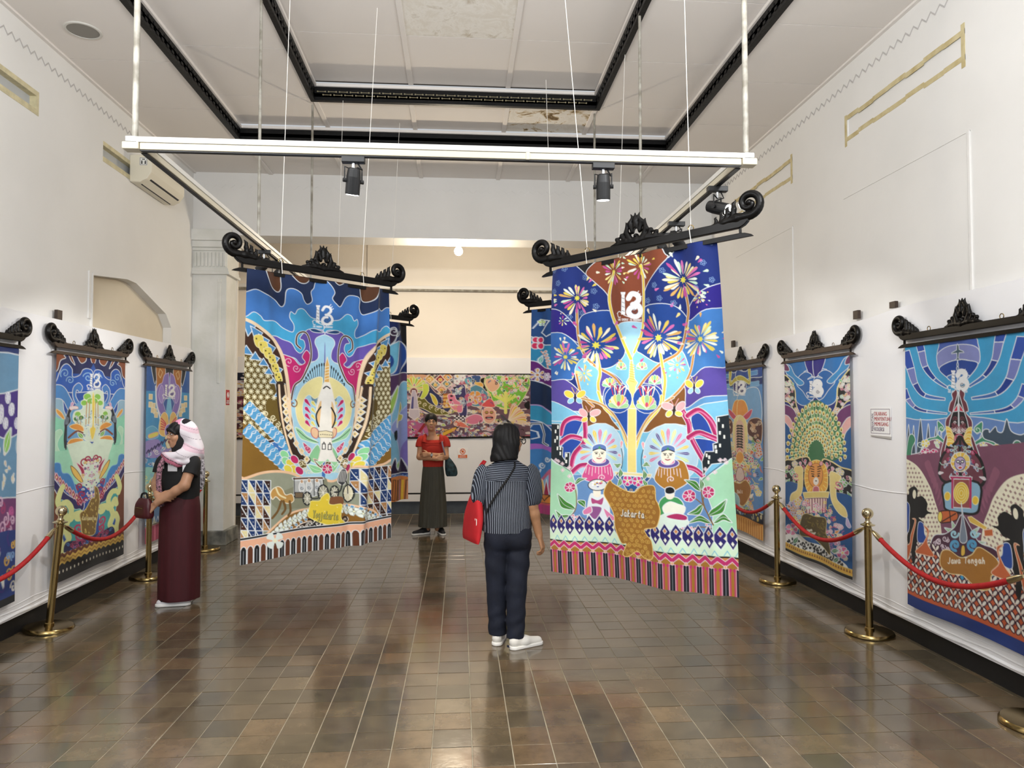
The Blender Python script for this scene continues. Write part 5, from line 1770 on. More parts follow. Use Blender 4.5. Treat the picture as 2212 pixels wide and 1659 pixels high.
    A.poly([(620, 770), (905, 740), (918, 760), (630, 790)], '#6b4a34', WAX, 1.2, False)
    A.poly([(640, 795), (900, 768), (915, 890), (830, 930), (640, 930)], '#b7bcbc', WAX, 1.2, False)
    for x, y, rr in ((715, 850, 34), (785, 840, 36), (855, 830, 34)):
        A.ell(x, y, rr * .8, rr * 1.5, '#cfd5d8', '#f6f6f4', 1.2)
        A.ell(x, y - rr * 1.5, rr * .45, rr * .5, '#c9a27c', '#f6f6f4', 1)
        A.curl(x, y + 10, rr * .5, 0, 1.2, '#4c5a68', 1)
    for x in (640, 830, 912): A.line([(x, 770), (x + 5, 920)], '#2a2f34', 1.6)
    A.line([(500, 960), (620, 940), (840, 950), (930, 900)], '#23282e', 2.4)
    A.poly([(650, 905), (730, 900), (730, 950), (650, 955)], '#7c6a50', '#23282e', 1.5, False)
    for x, y, rr in ((770, 955, 48), (912, 885, 56), (1012, 872, 46), (1140, 875, 64)):
        A.ell(x, y, rr * .8, rr * 1.25, '#e9e4c4' if x > 1100 else '#a8a894', '#1e252c', 3)
        for k in range(8): A.line([(x, y), (x + rr * .75 * math.cos(k * PI / 4), y + rr * 1.15 * math.sin(k * PI / 4))], '#f4f2e4', 1)
    A.poly([(420, 930), (440, 880), (490, 855), (530, 880), (560, 930), (620, 920), (640, 980), (590, 1010), (520, 990), (470, 950), (440, 975)], '#c79a4c', '#f6f0dc', 1.4)
    A.line([(470, 870), (500, 930), (560, 960)], '#f0e3b0', 3)
    for pts in ([(540, 990), (560, 1060), (530, 1110)], [(600, 990), (610, 1080), (590, 1120)], [(520, 990), (490, 1080), (440, 1150)]): A.line(pts, '#7a5a24', 4.5)
    A.poly([(1040, 720), (1070, 660), (1110, 660), (1125, 730), (1090, 800), (1040, 780)], '#46484e', '#f2f2ee', 1.3)
    for k in range(5): A.line([(1055 + 14 * k, 670), (1045 + 14 * k, 770)], '#f2f2ee', 1)
    A.ell(1100, 625, 20, 24, '#d0b08c', '#2a2c30', 1.2)
    A.line([(1085, 610), (1100, 595), (1122, 608)], '#f4f4ee', 3)
    A.line([(1080, 790), (1060, 860), (1012, 872)], '#20262c', 3)
    A.line([(1110, 760), (1130, 800), (1140, 875)], '#20262c', 2.4)
    A.poly([(970, 930), (1080, 910), (1090, 980), (990, 1000)], '#8a5a34', None)
    # yellow map and name
    A.poly([(800, 1000), (808, 975), (880, 965), (900, 930), (948, 888), (970, 920), (965, 980), (1000, 992), (1080, 980), (1076, 1060), (1082, 1120), (1145, 1170), (1110, 1195), (1040, 1212), (960, 1185), (880, 1165), (785, 1122), (790, 1060)], '#ebd21b', '#f6ee90', 1.4)
    for x, y in ((860, 1010), (950, 950), (1040, 1010), (900, 1140), (1010, 1170), (1060, 1150), (930, 1060)): A.ell(x, y, 5, 5, '#f6f2b0', None, n=6)
    A.text('Yogjakarta', 825, 1062, 225, 68, '#6a6412', 2.4, .25)
    A.text('Yogjakarta', 823, 1060, 225, 68, '#d8d470', .9, .25)
    # hem
    A.uv()
    A.poly([(-.1, .916), (1.1, .916), (1.1, 1.02), (-.1, 1.02)], '#f0b896', None, smooth=False)
    A.line([(-.1, .914), (1.1, .914)], WAX, 6)
    A.line([(-.1, .914), (1.1, .914)], '#14161e', 3.5)
    n = 27
    for k in range(n):
        u, w = (k + .5) / n, .45 / n
        A.poly([(u - w, 1.02), (u - w, .952), (u - w * .6, .943), (u, .940), (u + w * .6, .943), (u + w, .952), (u + w, 1.02)], '#6b3a1c' if k % 2 else '#131318', WAX, 1.3, False)
        if k % 2 == 0: A.line([(u, .955), (u, 1.0)], '#8f949c', 1.1)
    A.sheet(*d)
    A.flower(465, 1365, 85, 4, '#e6f2ee', '#f2f2d0', '#e6f2ee', 1, a0=.75, wid=.4)
    return A
def inside(p, poly):
    x, y = p
    c = False
    n = len(poly)
    for i in range(n):
        (xa, ya), (xb, yb) = poly[i], poly[i - 1]
        if (ya > y) != (yb > y) and x < (xb - xa) * (y - ya) / (yb - ya) + xa: c = not c
    return c


def busy(A, reg, n, size, pal, seed=1, lw=.9, line=WAX, kinds='fcpl'):
    """dense small batik ornament inside a region"""
    q = random.Random(seed)
    x0, x1 = min(p[0] for p in reg), max(p[0] for p in reg)
    y0, y1 = min(p[1] for p in reg), max(p[1] for p in reg)
    k = t = 0
    while k < n and t < n * 12:
        t += 1
        x, y = q.uniform(x0, x1), q.uniform(y0, y1)
        if not inside((x, y), reg): continue
        k += 1
        s, c, a = size * q.uniform(.6, 1.2), q.choice(pal), q.uniform(0, 2 * PI)
        kd = q.choice(kinds)
        if kd == 'f': A.flower(x, y, s, 5, c, q.choice(pal), line, lw, a)
        elif kd == 'c': A.curl(x, y, s * .9, a, 1.3, c, 1.5 * lw)
        elif kd == 'p': A.petal((x, y), (x + 1.6 * s * math.cos(a), y + 1.6 * s * math.sin(a)), s * .45, c, line, lw)
        elif kd == 'l': A.line([(x, y), (x + s * math.cos(a), y + s * math.sin(a)), (x + 1.8 * s * math.cos(a + .5), y + 1.8 * s * math.sin(a + .5))], c, 1.6 * lw)
        elif kd == 'o': A.ell(x, y, s * .5, s * .5, c, line, lw, n=10)
    return A


def clouds(A, x, y, w, col, n=4, line='#9cc8ec'):
    pts = []
    for k in range(n * 2):
        a = 2 * PI * k / (n * 2)
        r = 1.0 if k % 2 else .72
        pts.append((x + w * r * math.cos(a), y + w * .55 * r * math.sin(a)))
    return A.poly(pts, col, line, 1.1)


def art_puppets(nx, ny):            # shadow puppets, aeroplane, arches
    A = Art(nx, ny, [((1962, 748), (0, 0)), ((2212, 712), (.885, 0)), ((2212, 1408), (.87, 1)), ((1978, 1310), (0, 1))], '#34a6d8')
    e, f = (1860, 640, .217), (1860, 980, .26527)
    A.sheet(*e)
    A.mir = .457
    bands = ['#2a55b4', '#7b86c8', '#0d3f9a', '#3f74bd']
    # radiating arcs: each arm alternates blue panels
    arms = [[(600, 400), (640, 560), (680, 720), (770, 850), (900, 940)], [(470, 560), (530, 740), (580, 900), (680, 1020), (880, 1060)], [(470, 960), (530, 1090), (640, 1170), (900, 1210)]]
    wid = [90, 95, 60]
    for arm, w in zip(arms, wid):
        P = crom(arm, False, 8)
        d = np.gradient(P, axis=0)
        nrm = np.c_[-d[:, 1], d[:, 0]] / np.hypot(d[:, 0], d[:, 1])[:, None]
        tw = np.linspace(w, w * .25, len(P))[:, None]
        m = len(P)
        cut = [0, m // 4, m // 2, 3 * m // 4, m - 1]
        for k in range(4):
            i, j = cut[k], cut[k + 1] + 1
            A.poly(np.r_[P[i:j] + nrm[i:j] * tw[i:j] * .5, (P[i:j] - nrm[i:j] * tw[i:j] * .5)[::-1]], bands[k], WAX, 1.3, False)
    A.mir = None
    A.poly([(850, 440), (1160, 400), (1215, 490), (1225, 600), (1200, 720), (1120, 830), (1010, 900), (900, 830), (820, 730), (790, 620), (810, 510)], '#4d6bc0')
    A.poly([(800, 580), (900, 510), (1040, 485), (1170, 500), (1226, 560), (1215, 690), (1100, 650), (990, 650), (880, 690), (815, 740), (790, 650)], '#8d95cf')
    A.poly([(815, 745), (900, 680), (1010, 648), (1110, 655), (1212, 690), (1130, 825), (1010, 905), (900, 835)], '#0e4aa4')
    A.poly([(900, 835), (960, 800), (1060, 800), (1130, 825), (1010, 905)], '#3f7fc4')
    A.poly([(1000, 480), (1014, 500), (1018, 540), (1065, 560), (1070, 572), (1018, 575), (1012, 630), (1030, 650), (980, 652), (997, 630), (994, 578), (945, 585), (945, 574), (992, 545), (993, 500)], '#4d6878', WAX, 1.1, False)
    A.line([(1003, 660), (1003, 960)], '#dfeaf4', 2.2)
    for y, r in ((700, 9), (740, 12), (780, 8)): A.ell(1003, y, r, 20, '#6f8fb4', WAX, 1)
    A.thirteen(1010, 870, 210)
    # distant trees and temples
    A.poly([(440, 1290), (600, 1270), (760, 1270), (1010, 1240), (1250, 1250), (1600, 1300), (1900, 1250), (1900, 1700), (440, 1700)], '#6b93d0')
    for x, t, w in ((520, 1320, 24), (570, 1330, 22), (640, 1260, 34), (715, 1310, 26), (785, 1340, 24), (840, 1390, 22)):
        A.poly([(x, t), (x + w * .5, t + 120), (x + w, 1640), (x - w, 1640), (x - w * .5, t + 120)], '#41566a')
    A.poly([(1250, 1400), (1310, 1370), (1320, 1400), (1380, 1340), (1400, 1390), (1450, 1390), (1490, 1260), (1530, 1380), (1620, 1420), (1700, 1400), (1900, 1390), (1900, 1640), (1230, 1640)], '#41566a')
    A.mir = .457
    # mauve hills with flowers
    A.poly([(490, 1640), (640, 1600), (700, 1500), (790, 1455), (860, 1480), (900, 1600), (940, 1900), (700, 2050), (640, 1800), (490, 1720)], '#9a5f78')
    A.poly([(520, 1460), (560, 1420), (590, 1480), (560, 1560), (540, 1700), (500, 1700)], '#3f8f6c')
    A.poly([(800, 1290), (830, 1300), (870, 1350), (850, 1400), (820, 1380), (810, 1420), (860, 1470), (920, 1520), (900, 1540), (800, 1470), (700, 1500), (640, 1600), (700, 1470), (800, 1430)], '#3f9a74')
    A.curl(845, 1360, 36, 0, 1.2, '#d9eee2', 1.4)
    A.curl(640, 1520, 38, 0, 1.3, '#d9eee2', 1.4)
    for x, y in ((690, 1600), (770, 1610), (720, 1690), (800, 1700), (640, 1660)):
        A.flower(x, y, 42, 6, ['#c2185f', '#e05a90'], '#f4e0c8', a0=.3)
    A.flower(690, 1510, 40, 5, '#ecd94a', '#f6f0b0')
    A.flower(800, 1500, 30, 4, '#ecd94a', '#f6f0b0')
    A.leaf((820, 1560), (780, 1500), 16, '#cfe6b4')
    A.leaf((750, 1760), (650, 1730), 26, '#9fcf9c')
    A.leaf((740, 1800), (800, 1740), 24, '#9fcf9c')
    A.sheet(*f)
    m_ = A.mir
    A.mir = None
    A.poly([(380, 60), (1700, -100), (1700, 1000), (380, 900)], '#84506a', None, smooth=False)
    A.mir = m_
    # cream lattice ground
    A.poly([(300, 60), (420, 90), (520, 160), (600, 300), (640, 420), (680, 560), (690, 760), (560, 800), (300, 830)], '#f0ecd2', None)
    for j in range(19):
        for i in range(13):
            x, y = 400 + i * 26 + (j % 2) * 13, 90 + j * 36
            if inside((x, y), [(300, 80), (420, 110), (520, 190), (590, 310), (640, 440), (670, 560), (680, 740), (300, 800)]):
                A.poly([(x, y - 12), (x + 9, y), (x, y + 12), (x - 9, y)], '#a88a84', None, smooth=False)
    for k in range(7): A.poly([(560 + 22 * k, 120 + 46 * k), (590 + 18 * k, 90 + 46 * k), (612 + 14 * k, 150 + 46 * k), (588 + 14 * k, 190 + 46 * k)], '#9a5f78', None)
    # gunungan tree of life
    A.mir = .457
    A.sheet(*e)
    A.poly([(1000, 985), (960, 985), (945, 1010), (955, 1060), (930, 1100), (915, 1180), (940, 1200), (890, 1270), (885, 1340), (905, 1380), (870, 1480), (840, 1659), (1012, 1659), (1012, 1300)], '#7a3546', WAX, 1.3)
    A.poly([(1008, 985), (985, 1080), (960, 1180), (930, 1280), (915, 1380), (900, 1480), (860, 1659), (1012, 1659), (1012, 1200)], '#121218', WAX, 1.4, False)
    A.poly([(1004, 1110), (960, 1190), (1004, 1185)], '#d81f4e', WAX, 1.2, False)
    busy(A, [(1005, 1200), (950, 1260), (930, 1400), (1005, 1400)], 14, 26, ['#8a4050', '#e6d9dc', '#8a4050'], 4, kinds='c')
    for k in range(6):
        A.petal((985, 1480 + 6 * k), (905 - 4 * abs(k - 3), 1340 + 36 * k), 22, '#f0bd1c' if k % 2 else '#f4d860', '#f8eeb8', 1)
    A.ell(1012, 1470, 40, 50, '#d8c0c8', '#c22c5c', 1.4)
    A.curl(998, 1460, 18, 0, 1.2, '#c22c5c', 1.6)
    A.flower(1012, 1600, 60, 8, ['#f0bd1c', '#f4d860'], '#d8243c')
    A.curl(940, 1600, 45, 1, 1.3, '#c8206c', 3)
    A.sheet(*f)
    A.mir = .466
    A.poly([(842, -80), (800, -40), (710, 40), (680, 120), (675, 210), (720, 270), (842, 270)], '#7a3f50', '#15151a', 5)
    busy(A, [(842, -60), (760, -10), (710, 60), (690, 160), (720, 240), (842, 200)], 30, 22, ['#b8dcd0', '#c8206c', '#8fb8d8', '#e8d8dc', '#5a86b8'], 7, kinds='cpl')
    A.mir = None
    A.flower(848, 110, 82, 12, ['#f0c433', '#f4da70'], '#e8b8c0', lw=1)
    A.ell(845, 125, 46, 56, '#c9b4dc', '#4d5f9c', 1.4)
    for s in (-1, 1): A.ell(845 + s * 18, 108, 13, 11, '#f6f6f4', '#20242c', 1.6)
    A.ell(845, 128, 9, 7, '#14161c', None)
    A.ell(845, 158, 18, 12, '#d8243c', '#f4f0ea', 1.4)
    A.poly([(720, 280), (990, 280), (1000, 470), (970, 530), (880, 530), (740, 500), (715, 440)], '#8fbcd8', '#15151a', 4)
    A.poly([(760, 225), (945, 235), (940, 258), (765, 248)], '#c2246a', WAX, 1.2, False)
    A.poly([(790, 250), (925, 255), (930, 490), (790, 480)], '#a5504e', WAX, 1.2, False)
    for s, x in ((-1, 782), (1, 932)): A.line([(x, 250), (x, 480)], '#c2246a', 4)
    A.ell(856, 366, 62, 88, '#f0c922', '#f8ee9c', 1.4)
    for r in (.75, .5, .25): A.ell(856, 366, 62 * r, 88 * r, None, '#f8ee9c', 1.3)
    for x, y in ((742, 388), (970, 425)): A.ell(x, y, 24, 34, '#f0c922', '#f8ee9c', 1.2)
    A.poly([(675, 535), (700, 505), (815, 515), (820, 580), (720, 600), (680, 590)], '#d06a2c', '#2a1a14', 2)
    A.ell(684, 552, 18, 42, '#f0dc5a', '#2a1a14', 1)
    A.line([(760, 510), (770, 590)], '#2a1a14', 2)
    A.line([(700, 590), (810, 530)], '#2a1a14', 2)
    A.poly([(910, 560), (940, 555), (1060, 640), (1045, 660), (930, 600)], '#e8c04a', '#f6ecc0', 1.2, False)
    A.poly([(1035, 660), (1100, 650), (1105, 705), (1040, 710)], '#d06a2c', '#f6d8c0', 1.2, False)
    for x, y, b_ in ((720, 640, 20), (690, 690, 10), (780, 590, -10), (1010, 690, -20), (1050, 760, 10), (1000, 640, 8)): A.leaf((860, 760), (x, y), 26, '#9fcf9c', bend=b_)
    A.poly([(640, 700), (720, 690), (800, 640), (860, 540), (930, 640), (1000, 760), (1100, 800), (1150, 850), (1150, 960), (620, 960), (610, 800)], '#542a44', WAX, 1.3)
    busy(A, [(640, 740), (760, 720), (760, 820), (650, 830)], 10, 24, ['#e8d8e4'], 5, kinds='c')
    A.poly([(855, 440), (875, 560), (905, 745), (845, 745), (862, 560)], '#8696a8', '#e6eef4', 1.2)
    for s in (-1, 1):
        A.curl(880 + s * 70, 780, 44, 1.5, 1.3, '#57a8d4', 5)
        A.curl(880 + s * 80, 690, 36, 0, 1.2, '#a8dcec', 3.4)
    A.poly([(862, 790), (885, 790), (890, 850), (868, 870), (855, 850)], '#ecc23c', '#2a1a14', 1.2)
    # tile border of eight-petal kawung
    A.poly([(300, 900), (500, 860), (640, 850), (700, 900), (800, 1000), (980, 1130), (1120, 1080), (1240, 1000), (1500, 980), (1500, 1600), (300, 1400)], '#d2622a', None)
    A.uv()
    for j in range(10):
        for i in range(15):
            u, v = i * .072 + (j % 2) * .036, .735 + j * .0235
            if v > .945: continue
            low = np.interp(u, [0, .1, .25, .45, .6, .75, .9, 1], [.72, .73, .745, .80, .80, .76, .73, .72])
            if v < low: continue
            for a in (.785, 2.356, 3.927, 5.498):
                A.poly([(u + (.0215 + .0205 * math.cos(t)) * math.cos(a) - .0115 * math.sin(t) * math.sin(a), v + .65 * ((.0215 + .0205 * math.cos(t)) * math.sin(a) + .0115 * math.sin(t) * math.cos(a))) for t in np.linspace(0, 2 * PI, 12, endpoint=False)], '#efeade', '#4a1f35', 1.8, False)
            A.ell(u, v, .005, .0035, '#d2622a', '#efeade', 1)
    A.sheet(*f)
    A.poly([(700, 830), (760, 820), (850, 880), (940, 860), (990, 800), (1060, 830), (1140, 900), (1150, 1000), (1090, 1020), (1080, 1120), (1000, 1130), (940, 1080), (870, 1020), (760, 1000), (690, 930)], '#b27a1e', '#f0dca0', 1.4)
    A.text('Jawa Tengah', 745, 880, 300, 45, '#f6f0dc', 1.6, .1)
    # puppet silhouettes
    A.mir = .457
    A.poly([(300, 330), (425, 380), (440, 330), (480, 308), (510, 340), (505, 390), (545, 385), (585, 440), (585, 500), (625, 522), (585, 530), (560, 560), (520, 560), (560, 600), (560, 680), (510, 760), (500, 900), (480, 920), (460, 800), (430, 740), (440, 560), (300, 540)], '#0b0b0e', None)
    A.ell(482, 372, 14, 36, '#f0ecd2', None)
    A.poly([(300, 440), (430, 440), (445, 560), (430, 690), (300, 680)], '#1d4fa4', '#dfe6f2', 1.1)
    A.poly([(520, 600), (560, 610), (570, 690), (600, 740), (560, 760), (515, 740)], '#1d4fa4', '#dfe6f2', 1.1)
    A.poly([(300, 790), (440, 780), (460, 700), (490, 590), (470, 570), (500, 580), (480, 700), (440, 900), (300, 1200)], '#cf6a32', '#f0c8a8', 1.2)
    A.poly([(500, 830), (560, 760), (590, 680), (560, 620), (600, 660), (590, 760), (640, 860), (560, 850)], '#cf6a32', '#f0c8a8', 1.2)
    A.mir = None
    A.uv()
    A.poly([(-.1, .958), (1.1, .958), (1.1, 1.02), (-.1, 1.02)], '#143a86', '#10286a', 1, False)
    return A


def art_peacock(nx, ny):
    A = Art(nx, ny, [((1702, 782), (0, 0)), ((1843, 765), (1, 0)), ((1848, 1252), (1, 1)), ((1706, 1188), (0, 1))], '#17609f')
    g, h = (1540, 640, .21694), (1540, 980, .25316)
    A.sheet(*g)
    A.mir = .508
    A.poly([(700, 600), (1060, 540), (1060, 1160), (700, 1160)], '#1f7cc4', None, smooth=False)
    A.poly([(760, 640), (960, 620), (990, 720), (940, 760), (1060, 800), (1060, 600), (760, 600)], '#5a8ad4')
    A.poly([(950, 620), (1060, 600), (1060, 800), (1010, 790), (985, 760)], '#2a1f8e')
    A.poly([(890, 800), (960, 755), (1020, 790), (980, 830), (1060, 820), (1060, 1020), (990, 1030), (930, 950), (870, 880)], '#1a6cb8')
    A.poly([(740, 680), (800, 690), (850, 780), (940, 860), (900, 890), (860, 860), (830, 820), (760, 760)], '#3a9ad8')
    A.poly([(740, 740), (790, 830), (850, 920), (870, 1050), (960, 1090), (1060, 1010), (1060, 1160), (740, 1160)], '#1d2f86')
    A.poly([(730, 650), (780, 690), (790, 740), (740, 730)], '#7a3a6a')
    A.poly([(735, 790), (800, 830), (850, 930), (860, 1060), (900, 1200), (880, 1250), (830, 1120), (790, 1060), (735, 1010)], '#141a20', '#f0e4a0', 2.4)
    busy(A, [(740, 820), (800, 850), (845, 950), (850, 1060), (880, 1180), (820, 1080), (740, 1000)], 34, 20, ['#e8b06a', '#8fcf8a', '#e8a0b0', '#f0e8c0'], 3)
    A.poly([(740, 1080), (830, 1120), (880, 1220), (900, 1330), (860, 1420), (820, 1330), (780, 1230), (740, 1190)], '#7a3a78')
    A.poly([(740, 1180), (790, 1200), (840, 1300), (860, 1420), (830, 1440), (800, 1320), (740, 1230)], '#f0b8b4')
    # feathered tail
    A.mir = None
    A.thirteen(1045, 925, 150)
    q = random.Random(9)
    A.poly([(1050, 1040), (930, 1120), (860, 1260), (830, 1420), (800, 1560), (900, 1659), (1250, 1640), (1330, 1480), (1300, 1320), (1240, 1180), (1160, 1090)], '#3f7f52', None)
    for ring, (r, n) in enumerate(((1.0, 25), (.85, 23), (.70, 21), (.56, 19), (.44, 15), (.33, 12))):
        for k in range(n):
            t = -PI * 1.06 + PI * 1.12 * (k + .5 * (ring % 2)) / n
            p1 = (1060 + 285 * r * math.cos(t), 1560 + 500 * r * math.sin(t))
            p0 = (1060 + 210 * r * math.cos(t), 1560 + 360 * r * math.sin(t))
            for w in (-1, 0, 1):
                A.line([p0, (p1[0] + w * 18, p1[1] + 10 * abs(w))], q.choice(['#bfe0a0', '#8fc87a', '#dff0c8', '#2f6a3c']), 1.2)
            A.ell(p1[0], p1[1] + 20, 13, 22, '#eed65a', '#f4f2d8', 1)
            A.ell(p1[0], p1[1] + 26, 6, 10, '#7a4a2a', None, n=8)
    # mask, body
    A.sheet(*h)
    A.mir = .508
    A.poly([(640, 70), (720, 50), (790, 30), (860, 60), (860, 330), (780, 270), (700, 240), (640, 270)], '#14161c', '#f0e0a0', 2.6)
    busy(A, [(650, 90), (790, 50), (840, 90), (780, 230), (700, 220), (650, 240)], 30, 24, ['#c83a6c', '#e8a8b8', '#7fb86a', '#e8d8a0', '#d8547c'], 5)
    A.poly([(640, 270), (720, 240), (860, 330), (860, 500), (640, 520)], '#1b5f9e', None)
    A.poly([(720, 120), (790, 110), (800, 200), (790, 330), (740, 400), (690, 400), (700, 340), (750, 300), (750, 200)], '#f0dc8c', '#f6f0c8', 1.4)
    A.curl(740, 190, 36, 1, 1.2, '#d86a8c', 2)
    A.petal((690, 400), (680, 470), 14, '#c8b8e0', WAX)
    A.mir = None
    A.poly([(905, 60), (830, 110), (815, 220), (840, 320), (880, 360), (950, 350), (1000, 300), (1005, 190), (980, 100)], '#f0b032', '#f8e8a0', 1.6)
    for k in range(20):
        t = 2 * PI * k / 20
        A.line([(910 + 70 * math.cos(t), 210 + 110 * math.sin(t)), (910 + 98 * math.cos(t), 210 + 150 * math.sin(t))], '#f8e070', 1.6)
    A.ell(905, 190, 58, 105, '#eda24a', '#8a4a1c', 1)
    for k in range(5):
        A.line([(860 + 4 * k, 110 + 22 * k), (890, 120 + 20 * k)], '#20140e', 1.8)
        A.line([(950 - 4 * k, 110 + 22 * k), (920, 120 + 20 * k)], '#20140e', 1.8)
    for s in (-1, 1):
        A.ell(905 + s * 24, 195, 8, 6, '#14161a', None)
        A.ell(905 + s * 45, 90, 16, 20, '#e8a8b0', '#8a4a1c', 1)
    A.ell(907, 240, 22, 34, '#f4efe4', None)
    A.ell(907, 238, 8, 5, '#3a2a26', None)
    A.poly([(885, 295), (930, 295), (925, 400), (905, 420), (888, 400)], '#d0707c', '#f4d8d8', 1.2)
    A.poly([(800, 330), (1020, 330), (1010, 380), (815, 380)], '#e8d27a', '#f6f0c8', 1.2, False)
    A.poly([(820, 385), (1000, 385), (990, 510), (830, 510)], '#f0d8d0', '#6a2a44', 1.2, False)
    for k in range(8): A.line([(832 + 22 * k, 390), (836 + 21 * k, 505)], '#8a3a5c', 2)
    # lower ornament, map
    busy(A, [(660, 430), (830, 380), (840, 520), (660, 740)], 34, 28, ['#e8a04a', '#d8a0c4', '#f0d060', '#8fb8e0', '#c87840'], 8)
    busy(A, [(1000, 450), (1130, 560), (1170, 900), (1030, 800)], 40, 26, ['#e88aa8', '#c84a84', '#e8a04a', '#f0d880', '#b070a8'], 11)
    busy(A, [(790, 420), (1010, 420), (1030, 600), (800, 520)], 22, 24, ['#dce8a0', '#e87a9c', '#f0e070', '#a8d0a0'], 21)
    A.poly([(655, 690), (760, 680), (850, 750), (960, 790), (1060, 860), (1170, 950), (1160, 1020), (960, 900), (655, 770)], '#eef0ee', None)
    for k in range(120):
        x = q.uniform(670, 1150)
        y = np.interp(x, [655, 850, 1060, 1160], [690, 750, 850, 940]) + q.uniform(10, 90)
        A.ell(x, y, 7, 11, '#16181e', None, rot=q.uniform(-.6, .6), n=8)
    A.poly([(790, 540), (830, 510), (900, 540), (990, 560), (990, 680), (1010, 720), (1030, 860), (960, 790), (880, 720), (775, 680)], '#5a4a14', '#d8c880', 1.1)
    busy(A, [(800, 550), (980, 570), (1000, 800), (880, 700), (790, 670)], 40, 10, ['#7a6820', '#8c7a2c'], 4, kinds='l')
    A.text('Jawa', 830, 640, 50, 22, '#f4f0e0', 1.1)
    A.text('Timur', 850, 668, 60, 22, '#f4f0e0', 1.1)
    for x, y in ((705, 640), (1135, 840)): A.flower(x, y, 50, 5, ['#d86a9c', '#e890b4'], '#f0d880')
    for p, q2 in (((1040, 830), (1110, 820)), ((720, 760), (760, 700)), ((1060, 920), (1110, 880))): A.leaf(p, q2, 18, '#3f8a4c')
    A.uv()
    A.poly([(-.1, .955), (1.1, .955), (1.1, .985), (-.1, .985)], '#e3b63c', '#f2dc8c', 1, False)
    for k in range(30): A.poly([(k / 29, .957), (k / 29 + .012, .972), (k / 29 - .012, .972)], '#8a4a24', None, smooth=False)
    A.poly([(-.1, .985), (1.1, .985), (1.1, 1.02), (-.1, 1.02)], '#14161a', None, smooth=False)
    return A


def art_temple(nx, ny):
    A = Art(nx, ny, [((1563, 800), (0, 0)), ((1655, 790), (1, 0)), ((1655, 1162), (1, 1)), ((1563, 1128), (0, 1))], '#5a94d0')
    g, h = (1540, 640, .21694), (1540, 980, .25316)
    A.sheet(*g)
    A.mir = .473
    A.poly([(80, 680), (320, 680), (320, 900), (80, 900)], '#17357c', None, smooth=False)
    A.poly([(80, 690), (170, 700), (230, 760), (320, 730), (320, 850), (180, 830), (80, 830)], '#1f4fa4')
    clouds(A, 160, 790, 48, '#5f9fdc')
    clouds(A, 150, 890, 52, '#78b4e4')
    A.poly([(190, 700), (210, 760), (200, 850), (260, 800), (315, 790), (315, 830), (250, 850), (190, 880)], '#c8b83c', '#e8f0b0')
    A.poly([(230, 880), (280, 840), (315, 880), (315, 1000), (250, 960)], '#2a1f78')
    A.poly([(110, 960), (200, 920), (260, 960), (315, 1000), (315, 1200), (110, 1250)], '#7fb4e2')
    A.mir = None
    A.thirteen(292, 915, 125)
    A.mir = .473
    A.poly([(240, 1050), (280, 1030), (315, 1060), (315, 1230), (250, 1200), (215, 1140)], '#f0a03c', '#f8e8a0')
    A.poly([(175, 1120), (220, 1150), (260, 1200), (230, 1220), (190, 1180)], '#d84a68', '#f0c8d0')
    A.poly([(100, 1210), (200, 1220), (220, 1340), (140, 1420), (100, 1400)], '#5c2a1c', '#e8c8a0')
    busy(A, [(110, 1220), (200, 1230), (210, 1330), (120, 1390)], 14, 20, ['#d8a878', '#e8d0b0'], 2, kinds='c')
    A.poly([(235, 1230), (315, 1220), (315, 1660), (200, 1660), (215, 1450)], '#f2e298', '#f8f4d0')
    A.poly([(255, 1270), (315, 1260), (315, 1560), (250, 1540)], '#f0c8b0', None)
    for k in range(9): A.line([(265, 1290 + 26 * k), (315, 1286 + 26 * k)], '#2a2218', 3)
    busy(A, [(100, 1400), (215, 1370), (215, 1659), (100, 1659)], 40, 26, ['#f0c030', '#e07a3c', '#7fb84a', '#d83a5c', '#f4e070', '#4a8ac0'], 3)
    A.sheet(*h)
    busy(A, [(150, -20), (420, -20), (420, 320), (300, 520), (150, 520)], 110, 26, ['#f0c030', '#e07a3c', '#7fb84a', '#d83a5c', '#f4e070', '#2f3a70', '#f6f0e0', '#8ab84a'], 6)
    A.mir = None
    A.ell(252, 30, 34, 50, '#f0a83c', '#f8e8a0', 1.2)
    A.poly([(232, 120), (272, 120), (290, 200), (252, 235), (215, 200)], '#e8d0c8', '#8a2a3c', 1.4)
    A.poly([(178, 230), (250, 250), (300, 220), (345, 290), (320, 380), (270, 440), (215, 360), (178, 300)], '#a8701c', '#f0d890', 1.3)
    A.text('Bali', 228, 305, 50, 26, '#f4efdc', 1.2)
    A.poly([(100, 380), (190, 320), (250, 380), (220, 480), (100, 500)], '#a8dce4', '#e8f4f4', 1.2)
    A.uv()
    A.poly([(-.1, .86), (.2, .84), (.5, .86), (.8, .845), (1.1, .86), (1.1, .91), (-.1, .91)], '#1a2440', '#e8e0b0', 1.2)
    busy(A, [(0, .855), (1, .855), (1, .9), (0, .9)], 34, .022, ['#e8e0b0', '#f0d040', '#8ab0d8'], 9, kinds='cl')
    A.poly([(-.1, .905), (1.1, .905), (1.1, 1.02), (-.1, 1.02)], '#e39a2c', '#14161a', 2, False)
    for k in range(40): A.line([((k + .5) / 40, .92), ((k + .5) / 40 + .004, 1.0)], '#f4cf70' if k % 2 else '#b8701c', 1.1)
    return A


